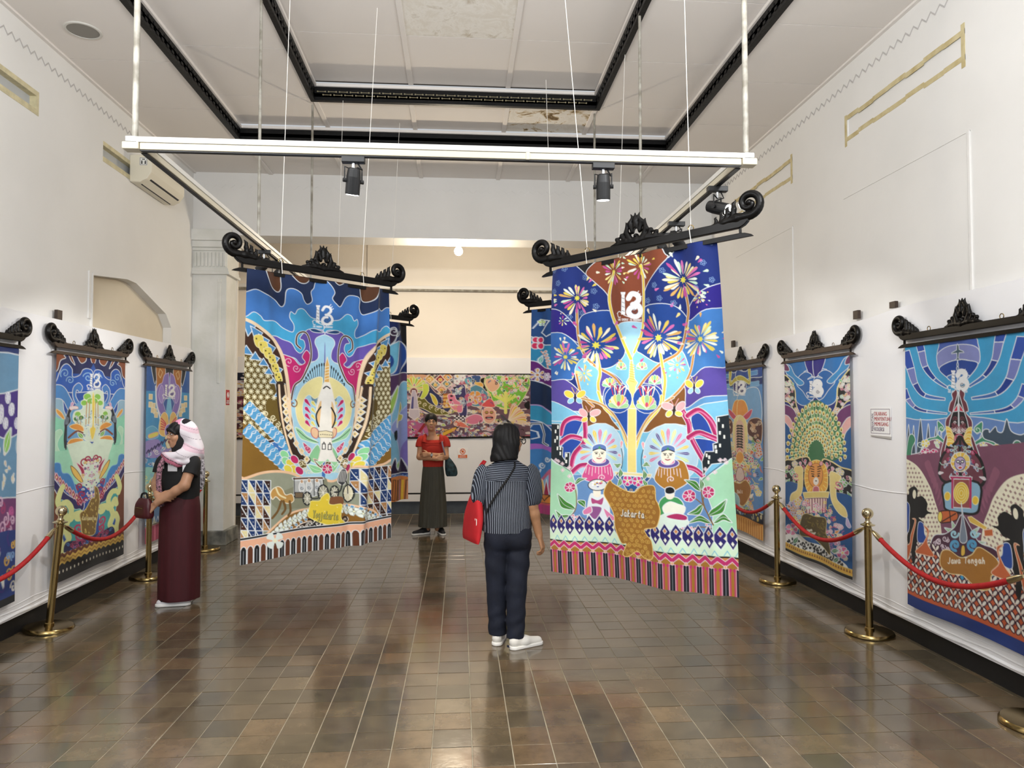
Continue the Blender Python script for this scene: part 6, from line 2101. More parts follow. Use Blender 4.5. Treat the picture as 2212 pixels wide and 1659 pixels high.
def art_hornbill(nx, ny):
    A = Art(nx, ny, [((108, 762), (0, 0)), ((262, 785), (1, 0)), ((262, 1182), (1, 1)), ((113, 1250), (0, 1))], '#1559b4')
    k1, k2 = (80, 690, .18683), (80, 960, .18683)
    A.sheet(*k1)
    A.mir = .487
    A.poly([(100, 380), (580, 420), (580, 560), (480, 640), (350, 640), (160, 620)], '#0d1f60', None)
    A.poly([(100, 360), (240, 390), (280, 410), (240, 430), (265, 460), (200, 490), (170, 600), (100, 620)], '#8e4a20')
    A.poly([(310, 380), (380, 540), (340, 500), (310, 440), (280, 390)], '#8e4a20')
    A.poly([(400, 400), (420, 480), (460, 525), (510, 500), (520, 430), (560, 420), (560, 470), (580, 520), (580, 400)], '#8e4a20')
    A.poly([(570, 440), (610, 430), (610, 520), (575, 510)], '#8e4a20', None)
    A.poly([(170, 700), (220, 560), (290, 530), (350, 590), (360, 680), (440, 660), (480, 600), (540, 590), (590, 640), (590, 840), (150, 840)], '#1a63c4', WAX)
    A.curl(262, 640, 62, 2.5, 1.3, '#9cc8ec', 1.6)
    A.curl(330, 720, 50, 3, 1.4, '#9cc8ec', 1.6)
    A.curl(540, 690, 60, 3.4, 1.5, '#9cc8ec', 1.8)
    A.poly([(100, 800), (190, 770), (270, 810), (330, 900), (370, 990), (320, 1060), (240, 950), (100, 960)], '#4a93d8')
    A.poly([(370, 800), (430, 750), (480, 800), (450, 860), (410, 830), (400, 900), (440, 980), (400, 990), (365, 900)], '#3f86d4')
    A.poly([(340, 1100), (420, 980), (500, 940), (600, 920), (600, 1400), (300, 1400)], '#6fb0e0', None)
    A.poly([(100, 960), (230, 940), (260, 1060), (290, 1150), (100, 1160)], '#9cc4dc')
    A.poly([(100, 1170), (210, 1160), (280, 1180), (300, 1260), (330, 1500), (600, 1500), (600, 1700), (100, 1700)], '#93e0c0', None)
    A.poly([(160, 1320), (220, 1280), (250, 1320), (210, 1380), (190, 1460), (230, 1560), (180, 1560), (170, 1430)], '#bdeccb', '#d8f4e0', 1.2)
    A.poly([(170, 1050), (230, 1090), (270, 1150), (250, 1160), (180, 1100)], '#eda63c', '#f8e0a0', 1.2)
    # forest in the middle
    A.mir = None
    A.poly([(590, 850), (660, 830), (720, 870), (730, 1000), (720, 1050), (820, 1060), (830, 1160), (740, 1250), (690, 1400), (520, 1400), (470, 1260), (380, 1180), (390, 1080), (480, 1050), (490, 960), (530, 870)], '#dcecd8', '#f0f8ec', 1.3)
    A.mir = .487
    for x, y, r in ((535, 910, 42), (500, 980, 36), (570, 960, 40), (430, 1110, 38), (470, 1150, 34), (410, 1160, 30)):
        A.ell(x, y, r, r * .9, '#8fcf4a' if r > 35 else '#3f8a4a', '#e8f6d0', 1.2)
    for x in (530, 560, 430, 470): A.line([(x, 970 if x > 500 else 1140), (x - 6, 1240)], '#c8a06a', 2)
    busy(A, [(370, 1150), (500, 1120), (600, 1050), (600, 1380), (500, 1340)], 50, 18, ['#2f5f3c', '#c8dce8', '#8fb8d0', '#4a7a4c', '#f0f0e0'], 4, kinds='pl')
    A.mir = None
    A.poly([(600, 860), (625, 1000), (615, 1230), (640, 1280), (600, 1400), (570, 1280), (600, 1230), (590, 1000)], '#f4d84a', '#f8f0b0', 1.2)
    A.mir = .487
    A.poly([(330, 1420), (360, 1390), (440, 1380), (500, 1400), (460, 1430), (380, 1445), (320, 1440)], '#eda02c', '#f8e4a8', 1.4)
    A.poly([(340, 1240), (420, 1215), (490, 1250), (500, 1300), (440, 1290), (370, 1270)], '#eda02c', '#f8e4a8', 1.4)
    A.line([(330, 1370), (420, 1300), (490, 1320)], '#8a4a2a', 4)
    A.leaf((500, 1380), (430, 1310), 24, '#7fc03c')
    # hornbill
    A.poly([(340, 1110), (360, 1060), (345, 1030), (320, 1050), (300, 1110), (270, 1190), (275, 1260), (300, 1250), (350, 1190)], '#1f2a36', '#b8c8d4', 1.2)
    A.poly([(330, 1035), (350, 1015), (420, 1020), (430, 1045), (380, 1050), (350, 1060)], '#f4e6e4', '#e8b0a8', 1)
    A.petal((345, 1030), (370, 970), 16, '#d8a8c8', '#f0e0f0')
    A.line([(290, 1240), (280, 1380), (290, 1480)], '#18202a', 4)
    A.line([(300, 1240), (300, 1400), (300, 1500)], '#28323e', 3)
    for k in range(5): A.line([(290 + 10 * k, 1130 + 5 * k), (285 + 8 * k, 1220)], '#8fa0b0', 1)
    A.mir = None
    A.thirteen(612, 735, 165)
    # lower half
    A.sheet(*k2)
    A.mir = .487
    A.poly([(100, 100), (600, 100), (600, 450), (350, 420), (100, 260)], '#a6e8c8', None)
    A.poly([(330, 60), (380, 200), (420, 380), (500, 450), (600, 480), (600, 0), (330, 0)], '#dff2dc', None)
    A.poly([(150, 230), (230, 220), (260, 320), (340, 330), (400, 420), (440, 600), (150, 330)], '#3f8fd4', '#8fc4ec')
    A.poly([(100, 340), (170, 400), (300, 540), (450, 620), (520, 650), (500, 740), (380, 720), (240, 620), (100, 530)], '#23186c', WAX)
    for k in range(9):
        t = k / 8
        x, y = 150 + 330 * t, 340 + 290 * t
        A.poly([(x, y - 50), (x + 28, y), (x + 10, y + 50), (x - 25, y)], '#a82858', '#f0c8d0', 1.2, False)
        A.poly([(x, y - 20), (x + 12, y), (x, y + 20), (x - 12, y)], '#f4d8a8', None, smooth=False)
    A.poly([(365, 240), (440, 300), (500, 400), (490, 430), (420, 370), (380, 310)], '#f4cc5a', '#8a5a2a', 1.3)
    A.poly([(430, 210), (500, 260), (520, 320), (500, 380), (480, 300)], '#b01c50', '#f4d0dc', 1.2)
    for x, y, r in ((520, 200, 46), (560, 170, 40), (470, 470, 40), (500, 560, 44), (480, 640, 34), (540, 620, 30)):
        A.curl(x, y, r, 2, 1.2, '#b01c50', 3)
    busy(A, [(510, 170), (610, 170), (610, 660), (520, 650), (500, 400)], 60, 20, ['#d8a0c0', '#23186c', '#f0e070', '#f4f0e0', '#c84a84'], 8, kinds='cpo')
    A.poly([(100, 530), (240, 620), (330, 700), (340, 900), (250, 1100), (240, 1500), (100, 1600)], '#7c3f1a', WAX)
    A.poly([(240, 640), (330, 650), (420, 720), (490, 730), (500, 900), (480, 1100), (330, 1050), (280, 900)], '#38b0b0', '#bfe8e0', 1.2)
    vine = [[(240, 700), (215, 640), (240, 540), (270, 480)], [(280, 660), (330, 650), (380, 720), (370, 830), (420, 780), (480, 760)], [(330, 820), (290, 760), (270, 830)], [(350, 840), (320, 940), (360, 1040), (300, 1120)], [(280, 950), (250, 1040), (270, 1140), (260, 1400)]]
    for v in vine: A.line(v, '#e8f0a0', 11)
    A.curl(460, 800, 42, 0, 1.2, '#e8f0a0', 7)
    A.poly([(330, 1080), (480, 1060), (610, 1040), (610, 1250), (400, 1280), (300, 1200)], '#16205c', None)
    busy(A, [(340, 1080), (610, 1050), (610, 1240), (400, 1260)], 34, 30, ['#4a8ad0', '#c85a8c', '#8fb8e8', '#b03060'], 12, kinds='c')
    for x, y, r in ((470, 930, 60), (480, 1010, 50)): A.curl(x, y, r, 1, 1.3, '#c03a70', 4)
    A.leaf((300, 1200), (370, 1250), 26, '#7fc03c')
    A.mir = None
    A.poly([(640, 480), (680, 500), (700, 620), (690, 700), (680, 800), (660, 900), (650, 980), (600, 1010), (510, 990), (490, 860), (480, 770), (540, 720), (600, 610), (640, 590)], '#8a6a14', '#e8d890', 1.4)
    q = random.Random(4)
    for k in range(90):
        x, y = q.uniform(490, 700), q.uniform(520, 1000)
        if inside((x, y), [(650, 500), (690, 640), (650, 970), (520, 980), (490, 780), (600, 640)]): A.line([(x, y), (x + 3, y + 14)], '#e0c860', 1.4)
    A.text('Kalimantan', 505, 800, 160, 40, '#e8dca0', 1.1, .1)
    A.uv()
    A.poly([(-.1, .90), (1.1, .90), (1.1, 1.02), (-.1, 1.02)], '#121216', None, smooth=False)
    A.poly([(-.1, .882), (1.1, .882), (1.1, .93), (-.1, .93)], '#e8c250', None, smooth=False)
    n = 28
    A.line([(k / n, .882 if k % 2 else .895) for k in range(n + 1)], '#7c3f1a', 5, False)
    A.line([(k / n, .905 if k % 2 else .917) for k in range(n + 1)], '#b8862c', 2, False)
    A.line([(k / n, .928 if k % 2 else .940) for k in range(n + 1)], '#121216', 6, False)
    for k in range(20): A.ell((k + .5) / 20, .957, .008, .007, '#f0ecd8', None, n=8)
    return A


def art_mountain(nx, ny):
    A = Art(nx, ny, [((305, 782), (0, 0)), ((405, 795), (1, 0)), ((405, 1140), (1, 1)), ((312, 1172), (0, 1))], '#3a9cd4')
    A.sheet(290, 730, .27125)
    A.mir = .495
    A.poly([(50, 180), (240, 180), (240, 420), (50, 420)], '#1f62b0', None, smooth=False)
    A.poly([(95, 200), (130, 200), (140, 330), (125, 350)], '#121218')
    A.poly([(110, 200), (240, 200), (240, 330), (170, 340), (130, 320)], '#121218', None)
    A.poly([(140, 190), (205, 200), (215, 290), (180, 380), (150, 420), (145, 320)], '#b8741e')
    A.poly([(170, 230), (190, 260), (175, 310), (160, 280)], None, '#ecd8a0', 1.1, False)
    A.poly([(150, 430), (165, 370), (190, 350), (205, 290), (235, 270), (245, 300), (245, 620), (190, 620), (160, 540)], '#8f7ac8', '#d8c8ec', 1.4)
    A.poly([(165, 440), (185, 370), (205, 420), (195, 520), (175, 500)], '#a894d8', '#d8c8ec', 1)
    A.poly([(205, 520), (240, 470), (250, 500), (250, 610), (225, 590), (215, 560)], '#2f62b4', '#c8d8f0', 1)
    A.poly([(240, 490), (252, 480), (252, 640), (228, 620)], '#7fc8ec', None)
    A.line([(140, 380), (150, 520), (175, 620), (190, 700)], '#e8f0f8', 3)
    for x, y in ((100, 470), (100, 535), (128, 545), (140, 590), (150, 620), (120, 580)): A.poly([(x - 14, y - 24), (x + 14, y - 22), (x + 14, y + 22), (x - 14, y + 20)], '#ecd9a8', '#f6f0d8', 1, False)
    A.mir = None
    A.thirteen(252, 425, 110)
    A.mir = .495
    A.poly([(185, 640), (215, 600), (245, 640), (250, 760), (215, 800), (175, 760)], '#f0c870', '#f8ecc8', 1)
    for k in range(5): A.line([(190, 650 + 22 * k), (225, 690 + 14 * k), (228, 720 + 10 * k)], '#d83a5c', 2.4)
    A.mir = None
    A.ell(255, 760, 34, 60, '#8a7ac8', '#f0e8f8', 1.2)
    A.poly([(238, 748), (272, 748), (255, 772)], '#d8243c', None)
    A.poly([(228, 800), (285, 800), (270, 890), (240, 890)], '#f4ecc8', '#e8c860', 1.2)
    A.poly([(70, 740), (120, 710), (165, 740), (170, 800), (110, 820), (70, 800)], '#5fb4dc', '#9cd4f0', 1.2)
    A.poly([(95, 780), (165, 760), (165, 790), (100, 810)], '#e8e05a', '#f0a0b0', 1.2)
    A.poly([(50, 850), (170, 820), (230, 900), (430, 880), (430, 960), (50, 960)], '#a090d4', None)
    busy(A, [(60, 930), (180, 890), (420, 900), (420, 1090), (60, 1090)], 60, 20, ['#2a4fa0', '#6f9cdc', '#c8a8e0', '#f0f0e8', '#3a6ac0'], 2, kinds='plc')
    for k in range(7): A.line([(80 + 26 * k, 930 - 16 * k), (95 + 26 * k, 905 - 16 * k), (100 + 26 * k, 925 - 16 * k)], '#2a1f6a', 3)
    A.poly([(50, 1060), (200, 1050), (430, 1060), (430, 1300), (50, 1300)], '#8fd0c8', None)
    A.poly([(110, 1150), (180, 1100), (260, 1090), (300, 1180), (230, 1240), (130, 1230)], '#d8b850', '#f4e8b0', 1.3)
    busy(A, [(60, 1080), (430, 1080), (430, 1330), (60, 1330)], 50, 24, ['#a8e0d0', '#f0e070', '#7fb8e0', '#c8ecc0', '#e8d080'], 5)
    A.poly([(50, 1330), (430, 1300), (430, 1480), (50, 1500)], '#5f86b0', None)
    for k in range(14): A.poly([(60 + 27 * k, 1480), (74 + 27 * k, 1420), (88 + 27 * k, 1480)], '#cfd8c8' if k % 2 else '#2f5a94', WAX, 1, False)
    A.uv()
    A.poly([(-.1, .905), (1.1, .905), (1.1, 1.02), (-.1, 1.02)], '#c24a70', '#e8d8c0', 3, False)
    A.line([(-.1, .905), (1.1, .905)], '#1a1a24', 1.4)
    for k in range(24): A.line([(k / 23, .915), (k / 23, 1.0)], '#e88aa4' if k % 2 else '#8a2444', 1.6)
    return A


def art_purple(nx, ny):
    A = Art(nx, ny, [((0, 738), (.87, 0)), ((30, 742), (1, 0)), ((12, 1258), (1, 1)), ((0, 1262), (.91, 1))], '#6a9cc0')
    A.uv()
    A.poly([(-.1, -.1), (1.1, -.1), (1.1, .05), (.9, .03), (-.1, .05)], '#243a78')
    A.poly([(-.1, .20), (.5, .16), (.8, .19), (1.1, .17), (1.1, .30), (.9, .36), (.6, .32), (-.1, .36)], '#4a2f8e')
    q = random.Random(1)
    for k in range(30): A.flower(q.uniform(0, 1), q.uniform(.2, .32), .022, 7, '#b9a6dc', '#d8cdf0')
    for k in range(9): A.leaf((k / 8, .42), (k / 8 + .06, .32), .03, '#8fd04a')
    busy(A, [(0, .4), (1, .4), (1, .58), (0, .58)], 40, .02, ['#f0dca0', '#e8c070'], 3, kinds='po')
    A.poly([(-.1, .62), (.5, .58), (1.1, .61), (1.1, .75), (-.1, .78)], '#7a3a78')
    busy(A, [(0, .6), (1, .6), (1, .75), (0, .75)], 60, .03, ['#c85aa0', '#e8c0dc', '#b03070'], 5, kinds='c')
    A.poly([(-.1, .75), (1.1, .73), (1.1, .98), (-.1, .98)], '#1c3f8c', None)
    busy(A, [(0, .75), (1, .75), (1, .97), (0, .97)], 70, .03, ['#f0c030', '#8fb8e8', '#f4f0e0', '#4a2f8e'], 7)
    A.poly([(-.1, .97), (1.1, .97), (1.1, 1.1), (-.1, 1.1)], '#14161c', None, smooth=False)
    return A


def art_darkblue(nx, ny):          # behind the carriage cloth
    A = Art(nx, ny, [((687, 676), (0, 0)), ((875, 702), (1, 0)), ((890, 1080), (1, 1)), ((687, 1121), (0, 1))], '#12306e')
    A.sheet(830, 640, .2768)
    A.poly([(-60, 180), (125, 195), (110, 290), (60, 330), (20, 345), (-60, 340)], '#142a66')
    A.poly([(0, 340), (20, 280), (60, 250), (80, 290), (60, 360), (0, 400)], '#3a2444')
    A.curl(60, 280, 36, 0, 1.3, WAX, 1.3)
    A.poly([(120, 195), (165, 200), (165, 400), (120, 290)], '#0b0d14', None)
    A.poly([(-100, 420), (0, 400), (100, 350), (120, 400), (100, 520), (80, 610), (30, 660), (-100, 660)], '#6fbfe0')
    A.poly([(0, 600), (60, 590), (90, 520), (110, 360), (160, 390), (170, 490), (120, 580), (80, 610), (60, 640)], '#1c4fa0')
    A.ell(20, 500, 34, 50, '#6fd0e4', '#1c4fa0', 4)
    A.poly([(-100, 660), (80, 600), (180, 590), (185, 680), (110, 690), (60, 760), (-100, 840)], '#5a3a66')
    A.poly([(60, 900), (70, 780), (110, 690), (190, 680), (215, 1100), (210, 1300), (60, 1300)], '#86c4e4')
    A.poly([(60, 1000), (150, 880), (215, 850), (215, 1350), (150, 1270), (100, 1100)], '#9aa8e4', '#c8d4f4', 1)
    A.poly([(150, 1200), (215, 1100), (215, 1400), (150, 1380)], '#8a7ccc', None)
    A.poly([(40, 840), (90, 690), (100, 720), (80, 830), (60, 900)], '#a8d05a')
    A.poly([(100, 940), (130, 810), (150, 860), (120, 900), (160, 910), (150, 950), (110, 960), (100, 1010)], '#d8d03c')
    A.poly([(80, 1050), (100, 1030), (105, 1090), (90, 1110)], '#18242c', None)
    A.poly([(60, 1360), (95, 1250), (120, 1350), (160, 1250), (205, 1380), (60, 1400)], '#2f1d44')
    A.leaf((115, 1340), (130, 1270), 14, '#7fc83c')
    A.poly([(60, 1390), (210, 1370), (215, 1420), (60, 1440)], '#1c3f88')
    for k in range(6): A.curl(75 + 26 * k, 1395, 14, 0, 1.2, '#8fb0dc', 1.2)
    A.poly([(55, 1425), (225, 1415), (240, 1600), (55, 1620)], '#e08a3c', None)
    for k, c in enumerate(('#c86a2c', '#e08a3c', '#7a4a24', '#f0a0b0', '#f0c820', '#e8a06a')): A.poly([(60 + 28 * k, 1430), (76 + 28 * k, 1430), (78 + 28 * k, 1600), (60 + 28 * k, 1600)], c, '#1a1a20' if k % 2 else None, 1.2, False)
    A.uv()
    busy(A, [(0, .1), (.7, .1), (.7, .85), (0, .85)], 50, .06, ['#6fbfe0', '#a8d05a', '#8a7ccc', '#f0c820'], 3)
    return A


def art_butterflies(nx, ny):       # behind the fireworks cloth
    A = Art(nx, ny, [((1143, 668), (0, 0)), ((1385, 640), (1, 0)), ((1385, 1142), (1, 1)), ((1152, 1113), (0, 1))], '#12629a')
    A.sheet(1090, 620, .30137)
    A.poly([(160, 160), (340, 140), (340, 420), (160, 380)], '#1a4f8c', None)
    A.line([(190, 300), (230, 230), (300, 240), (240, 330), (280, 360), (330, 330)], WAX, 1.4, False)
    butterfly(A, 243, 260, 26, '#c8e06a', '#8fd0a0')
    A.poly([(160, 380), (200, 370), (260, 420), (340, 440), (340, 600), (160, 560)], '#1c8cb8')
    for s in (-1, 1):
        A.ell(222 + s * 14, 385, 20, 22, '#d81f5c', WAX, 1.2)
        A.ell(222 + s * 16, 430, 22, 24, '#d81f5c', WAX, 1.2)
    A.line([(240, 470), (280, 520), (300, 600)], '#e8a890', 2)
    for k in range(5): A.petal((250 + 10 * k, 480 + 22 * k), (290 + 8 * k, 470 + 24 * k), 9, '#e8a890', WAX)
    A.leaf((230, 560), (250, 500), 16, '#5fbcae')
    A.poly([(160, 560), (210, 545), (270, 590), (340, 620), (340, 720), (290, 730), (250, 700), (160, 690)], '#6a1f7c')
    A.flower(222, 645, 48, 6, '#e0a84a', '#c88a3a', a0=-1.57, wid=.2)
    A.flower(290, 660, 30, 6, '#d89ac4', '#8a4a9c', wid=.25)
    A.poly([(160, 695), (250, 705), (340, 760), (340, 930), (250, 880), (160, 870)], '#0f2f56')
    A.poly([(160, 880), (220, 865), (280, 890), (340, 940), (340, 1020), (160, 960)], '#2a9cc4', '#c8a8dc', 2)
    A.poly([(160, 990), (250, 990), (340, 1060), (340, 1180), (160, 1180)], '#175a9c')
    A.line([(175, 1050), (200, 1000), (250, 1000), (280, 1080), (270, 1140), (310, 1160)], WAX, 4, False)
    A.line([(175, 1050), (200, 1000), (250, 1000), (280, 1080), (270, 1140), (310, 1160)], '#14202c', 1.6, False)
    A.line([(185, 1040), (230, 1060), (240, 1100), (205, 1110)], WAX, 1.6, False)
    A.line([(160, 1180), (220, 1165), (340, 1200)], '#b06ac8', 11)
    A.poly([(160, 1200), (340, 1215), (340, 1420), (160, 1400)], '#3f86c4', None)
    for x, y, r in ((220, 1330, 34), (265, 1300, 26), (310, 1260, 22), (215, 1370, 22)): A.curl(x, y, r, 0, 1.3, WAX, 1.8)
    A.poly([(180, 1480), (340, 1340), (340, 1480), (180, 1600)], '#8fc4e8', '#d06a8c', 5, False)
    A.poly([(200, 1560), (250, 1410), (280, 1430), (300, 1560)], '#f0c060', '#f8e8c0', 1.2)
    A.poly([(280, 1560), (285, 1490), (310, 1400), (330, 1490), (340, 1560)], '#b01c50', WAX, 1.2, False)
    A.uv()
    busy(A, [(.35, .05), (1, .05), (1, .85), (.35, .85)], 40, .07, ['#2a9cc4', '#c8206c', '#5a3a9c', '#e0a84a'], 6)
    A.poly([(-.1, .905), (1.1, .905), (1.1, .945), (-.1, .945)], '#e08a2c', '#14161c', 1.2, False)
    A.line([(k / 16, .908 if k % 2 else .935) for k in range(17)], '#14161c', 1.6, False)
    A.poly([(-.1, .95), (1.1, .95), (1.1, 1.1), (-.1, 1.1)], '#b83a7c', '#d85a5a', 3, False)
    return A


def art_mural(nx, ny):
    A = Art(nx, ny, [((890, 808), (.2156, 0)), ((1140, 805), (.795, 0)), ((1140, 947), (.795, 1)), ((890, 947), (.2156, 1))], '#7a5a68')
    A.sheet(870, 790, .12658)
    pal = ['#f0b07a', '#e87a8c', '#f4d86a', '#8a7aa8', '#3a3a6c', '#f6e8d8', '#e8a0a8', '#c8d86a', '#2a2428', '#d8608c', '#f0c8b0']
    A.uv()
    busy(A, [(0, 0), (1, 0), (1, 1), (0, 1)], 620, .026, pal, 5, kinds='fcpplo')
    A.sheet(870, 790, .12658)
    A.poly([(80, 180), (420, 180), (400, 300), (300, 400), (80, 400)], '#e8b08a', None)
    A.poly([(400, 320), (560, 470), (800, 600), (830, 700), (700, 830), (480, 830), (240, 700), (260, 560)], '#3a3f6c', '#f0d0c0', 1.2)
    A.poly([(250, 560), (360, 560), (440, 640), (600, 720), (780, 820), (560, 830), (360, 740), (250, 690)], '#7a7426', '#f0e4c0', 1.3)
    for x in (290, 380, 480, 580, 680): A.curl(x, 640 + (x - 290) * .35, 40, 2, 1.2, '#f0e4c0', 1.5)
    for k in range(13):
        t = PI + PI * k / 12
        A.petal((190, 400), (190 + 230 * math.cos(t) * (1 + .1 * (k > 6)), 430 + 230 * math.sin(t)), 22, ['#d8e85a', '#a8dc4a', '#f0c040'][k % 3], '#f6f4c8', 1)
    A.poly([(330, 260), (430, 340), (430, 460), (360, 560), (300, 560), (340, 440)], '#d8e84a', '#f6f4c8', 1)
    A.ell(190, 450, 62, 60, '#7a2a3c', '#f0c8b8', 2)
    A.poly([(165, 430), (215, 430), (240, 520), (270, 740), (130, 740), (150, 520)], '#cfc4d8', '#f4ecec', 1.3, False)
    A.poly([(165, 540), (190, 535), (185, 740), (145, 740)], '#5a5a94', None, smooth=False)
    A.poly([(120, 745), (280, 745), (290, 860), (200, 920), (110, 860)], '#d8ccd8', '#f4ecec', 1.3, False)
    # diamonds
    for x, y, c in ((450, 240, '#e8b04a'), (630, 240, '#a8242c'), (550, 330, '#6f8a84'), (740, 310, '#7a9490'), (650, 410, '#e8a07a'), (750, 200, '#e8a04a')):
        A.poly([(x, y - 80), (x + 85, y), (x, y + 80), (x - 85, y)], c, '#f4e0d0', 2, False)
        A.ell(x, y + 8, 32, 26, '#f0b838', '#f8ecc8', 1)
    A.poly([(460, 480), (520, 510), (560, 560), (590, 640), (560, 680), (510, 620), (490, 560)], '#e8d03c', '#f6f4c8', 1.2)
    A.poly([(560, 690), (640, 680), (660, 560), (620, 520), (690, 560), (690, 680), (600, 720)], '#5a5a94', '#d8d0e4', 1.3)
    for k in range(8): A.line([(690, 500 + 30 * k), (810, 490 + 30 * k)], ['#c87a2c', '#f0c060'][k % 2], 4, False)
    # purple block, pink fish
    A.poly([(860, 380), (1010, 320), (1060, 420), (1080, 850), (960, 850), (870, 560)], '#4a4478', '#e8d8ec', 1.3)
    for x, y in ((930, 440), (985, 600)): A.flower(x, y, 60, 4, '#9cc0c8', '#e8ecec', a0=.78)
    A.poly([(760, 500), (860, 490), (900, 580), (980, 640), (1010, 720), (980, 800), (860, 760), (800, 680), (770, 600)], '#f08aa8', '#f8d8dc', 1.5)
    for x, y in ((840, 440), (820, 520), (870, 380), (810, 590), (940, 570), (910, 330)): A.ell(x, y, 26, 15, '#16161c', None)
    A.poly([(790, 650), (950, 670), (860, 690), (800, 680)], '#f6ece0', None)
    for k in range(3):
        for i in range(7): A.poly([(860 + 34 * i, 850 + 26 * k), (894 + 34 * i, 850 + 26 * k), (894 + 34 * i, 876 + 26 * k), (860 + 34 * i, 876 + 26 * k)], '#16161c' if (i + k) % 2 else '#f4ecf0', None, smooth=False)
    # flowers and swan neck
    A.poly([(860, 200), (1000, 180), (1110, 200), (1100, 300), (900, 320)], '#c86a7c', None)
    for x, y in ((920, 200), (1010, 210), (910, 270)): A.flower(x, y, 56, 5, '#f6f0ec', '#c8405c')
    A.poly([(1100, 190), (1300, 170), (1300, 280), (1180, 320), (1080, 290)], '#3f5f94', '#e8e8f0', 1.2)
    A.curl(1100, 250, 60, 0, 1.1, '#6fb4c8', 6)
    A.poly([(1100, 430), (1220, 330), (1350, 380), (1460, 520), (1400, 640), (1250, 700), (1120, 640)], '#5f9cb4', '#f0e0d0', 1.4)
    for s in (-1, 1): A.curl(1230 + s * 130, 560, 110, 1.57, s * .9, '#d86a8c', 7)
    A.flower(1220, 545, 118, 5, '#f2a84a', '#d87a5c', a0=.3)
    A.poly([(1310, 230), (1380, 200), (1410, 240), (1370, 300), (1420, 360), (1430, 440), (1370, 400), (1320, 300)], '#121216', '#f0d8b0', 1)
    A.poly([(1210, 290), (1330, 290), (1360, 350), (1300, 350), (1230, 320)], '#f0b44a', '#f8e8c0', 1)
    # green quarter with tree
    A.poly([(1450, 170), (1780, 180), (2140, 200), (2130, 420), (1900, 720), (1560, 680), (1500, 540), (1380, 300)], '#7fc83c', '#f4e8b0', 1.4)
    busy(A, [(1500, 180), (2120, 200), (2100, 420), (1900, 700), (1560, 660), (1520, 500)], 60, 46, ['#f4d84a', '#f0a07a', '#f6e8a8', '#d8485c', '#2f6a3c', '#f4b0a0'], 9)
    A.poly([(1420, 220), (1560, 240), (1640, 330), (1580, 420), (1480, 440), (1400, 320)], '#f4c09a', '#f8ecc8', 1.3)
    for k in range(9): A.line([(1740, 790), (1745, 640), (1740 + (k - 4) * 50, 480 + 10 * abs(k - 4))], '#e8f06a', 3)
    A.line([(1745, 800), (1745, 460)], '#f0ec7a', 7)
    for x, y in ((1760, 220), (1990, 310), (2100, 240)): A.ell(x, y, 30, 30, '#e84a4c', '#f8dcc0', 2)
    # fan and masks
    A.poly([(1480, 560), (1560, 700), (1370, 700), (1340, 660)], '#e85a5c', '#f4d0c0', 1.3)
    for k in range(9):
        t = -1.25 + 1.35 * k / 8
        A.petal((1790, 950), (1790 + 330 * math.cos(t), 950 + 300 * math.sin(t)), 34, ['#f0b48a', '#f0c84a', '#f4d8b0'][k % 3], '#f8ecd8', 1)
    A.line([(1680, 860), (1790, 960), (1960, 1050)], '#5a5660', 6)
    A.poly([(1340, 780), (1400, 720), (1500, 720), (1570, 800), (1570, 900), (1500, 980), (1420, 980), (1360, 900)], '#f0b8a0', '#f8e8d8', 1.5)
    for s in (-1, 1):
        A.ell(1460 + s * 42, 800, 26, 20, '#f4d85a', '#7a2a2c', 1.6)
        A.ell(1460 + s * 42, 804, 9, 9, '#16161c', None)
    A.ell(1462, 890, 62, 26, '#f6f0ec', '#c83a54', 2)
    A.line([(1405, 890), (1520, 888)], '#16161c', 2.5)
    for k in range(3):
        for i in range(4):
            A.poly([(1620 + 55 * i + 27 * (k % 2), 930 + 36 * k), (1645 + 55 * i + 27 * (k % 2), 950 + 36 * k), (1620 + 55 * i + 27 * (k % 2), 970 + 36 * k), (1597 + 55 * i + 27 * (k % 2), 950 + 36 * k)], '#121216', None, smooth=False)
    A.poly([(1060, 900), (1200, 830), (1330, 860), (1350, 960), (1200, 1000), (1080, 980)], '#e886a4', '#f8e0e8', 1.4)
    A.poly([(80, 960), (300, 960), (420, 1040), (420, 1240), (80, 1240)], '#c86a9c', None)
    A.line([(370, 1000), (300, 1100), (230, 1200)], '#a8242c', 6)
    A.poly([(590, 1180), (760, 1090), (900, 1040), (880, 1100), (720, 1180), (640, 1230)], '#f0bc2c', '#7a3a2c', 1.4)
    A.poly([(900, 930), (1000, 960), (1120, 1060), (960, 1040), (860, 1000)], '#f0806a', '#f6e0d0', 1.3)
    A.poly([(2080, 640), (2160, 600), (2160, 740), (2080, 700)], '#141418', None)
    for reg, n_, k_ in (([(80, 860), (2140, 980), (2140, 1240), (80, 1240)], 130, 3), ([(80, 170), (2140, 170), (2140, 330), (80, 330)], 60, 8), ([(660, 330), (1500, 330), (1500, 800), (660, 800)], 50, 12)):
        busy(A, reg, n_, 34, ['#f6e8d8', '#6a5a94', '#2a2428', '#f0b07a', '#d8608c', '#f4d86a', '#8a9ab0'], k_, kinds='cpl')
    A.uv()
    A.poly([(-.1, -.1), (1.1, -.1), (1.1, .022), (-.1, .022)], '#131013', None, smooth=False)
    A.poly([(-.1, .97), (1.1, .97), (1.1, 1.1), (-.1, 1.1)], '#131013', None, smooth=False)
    return A


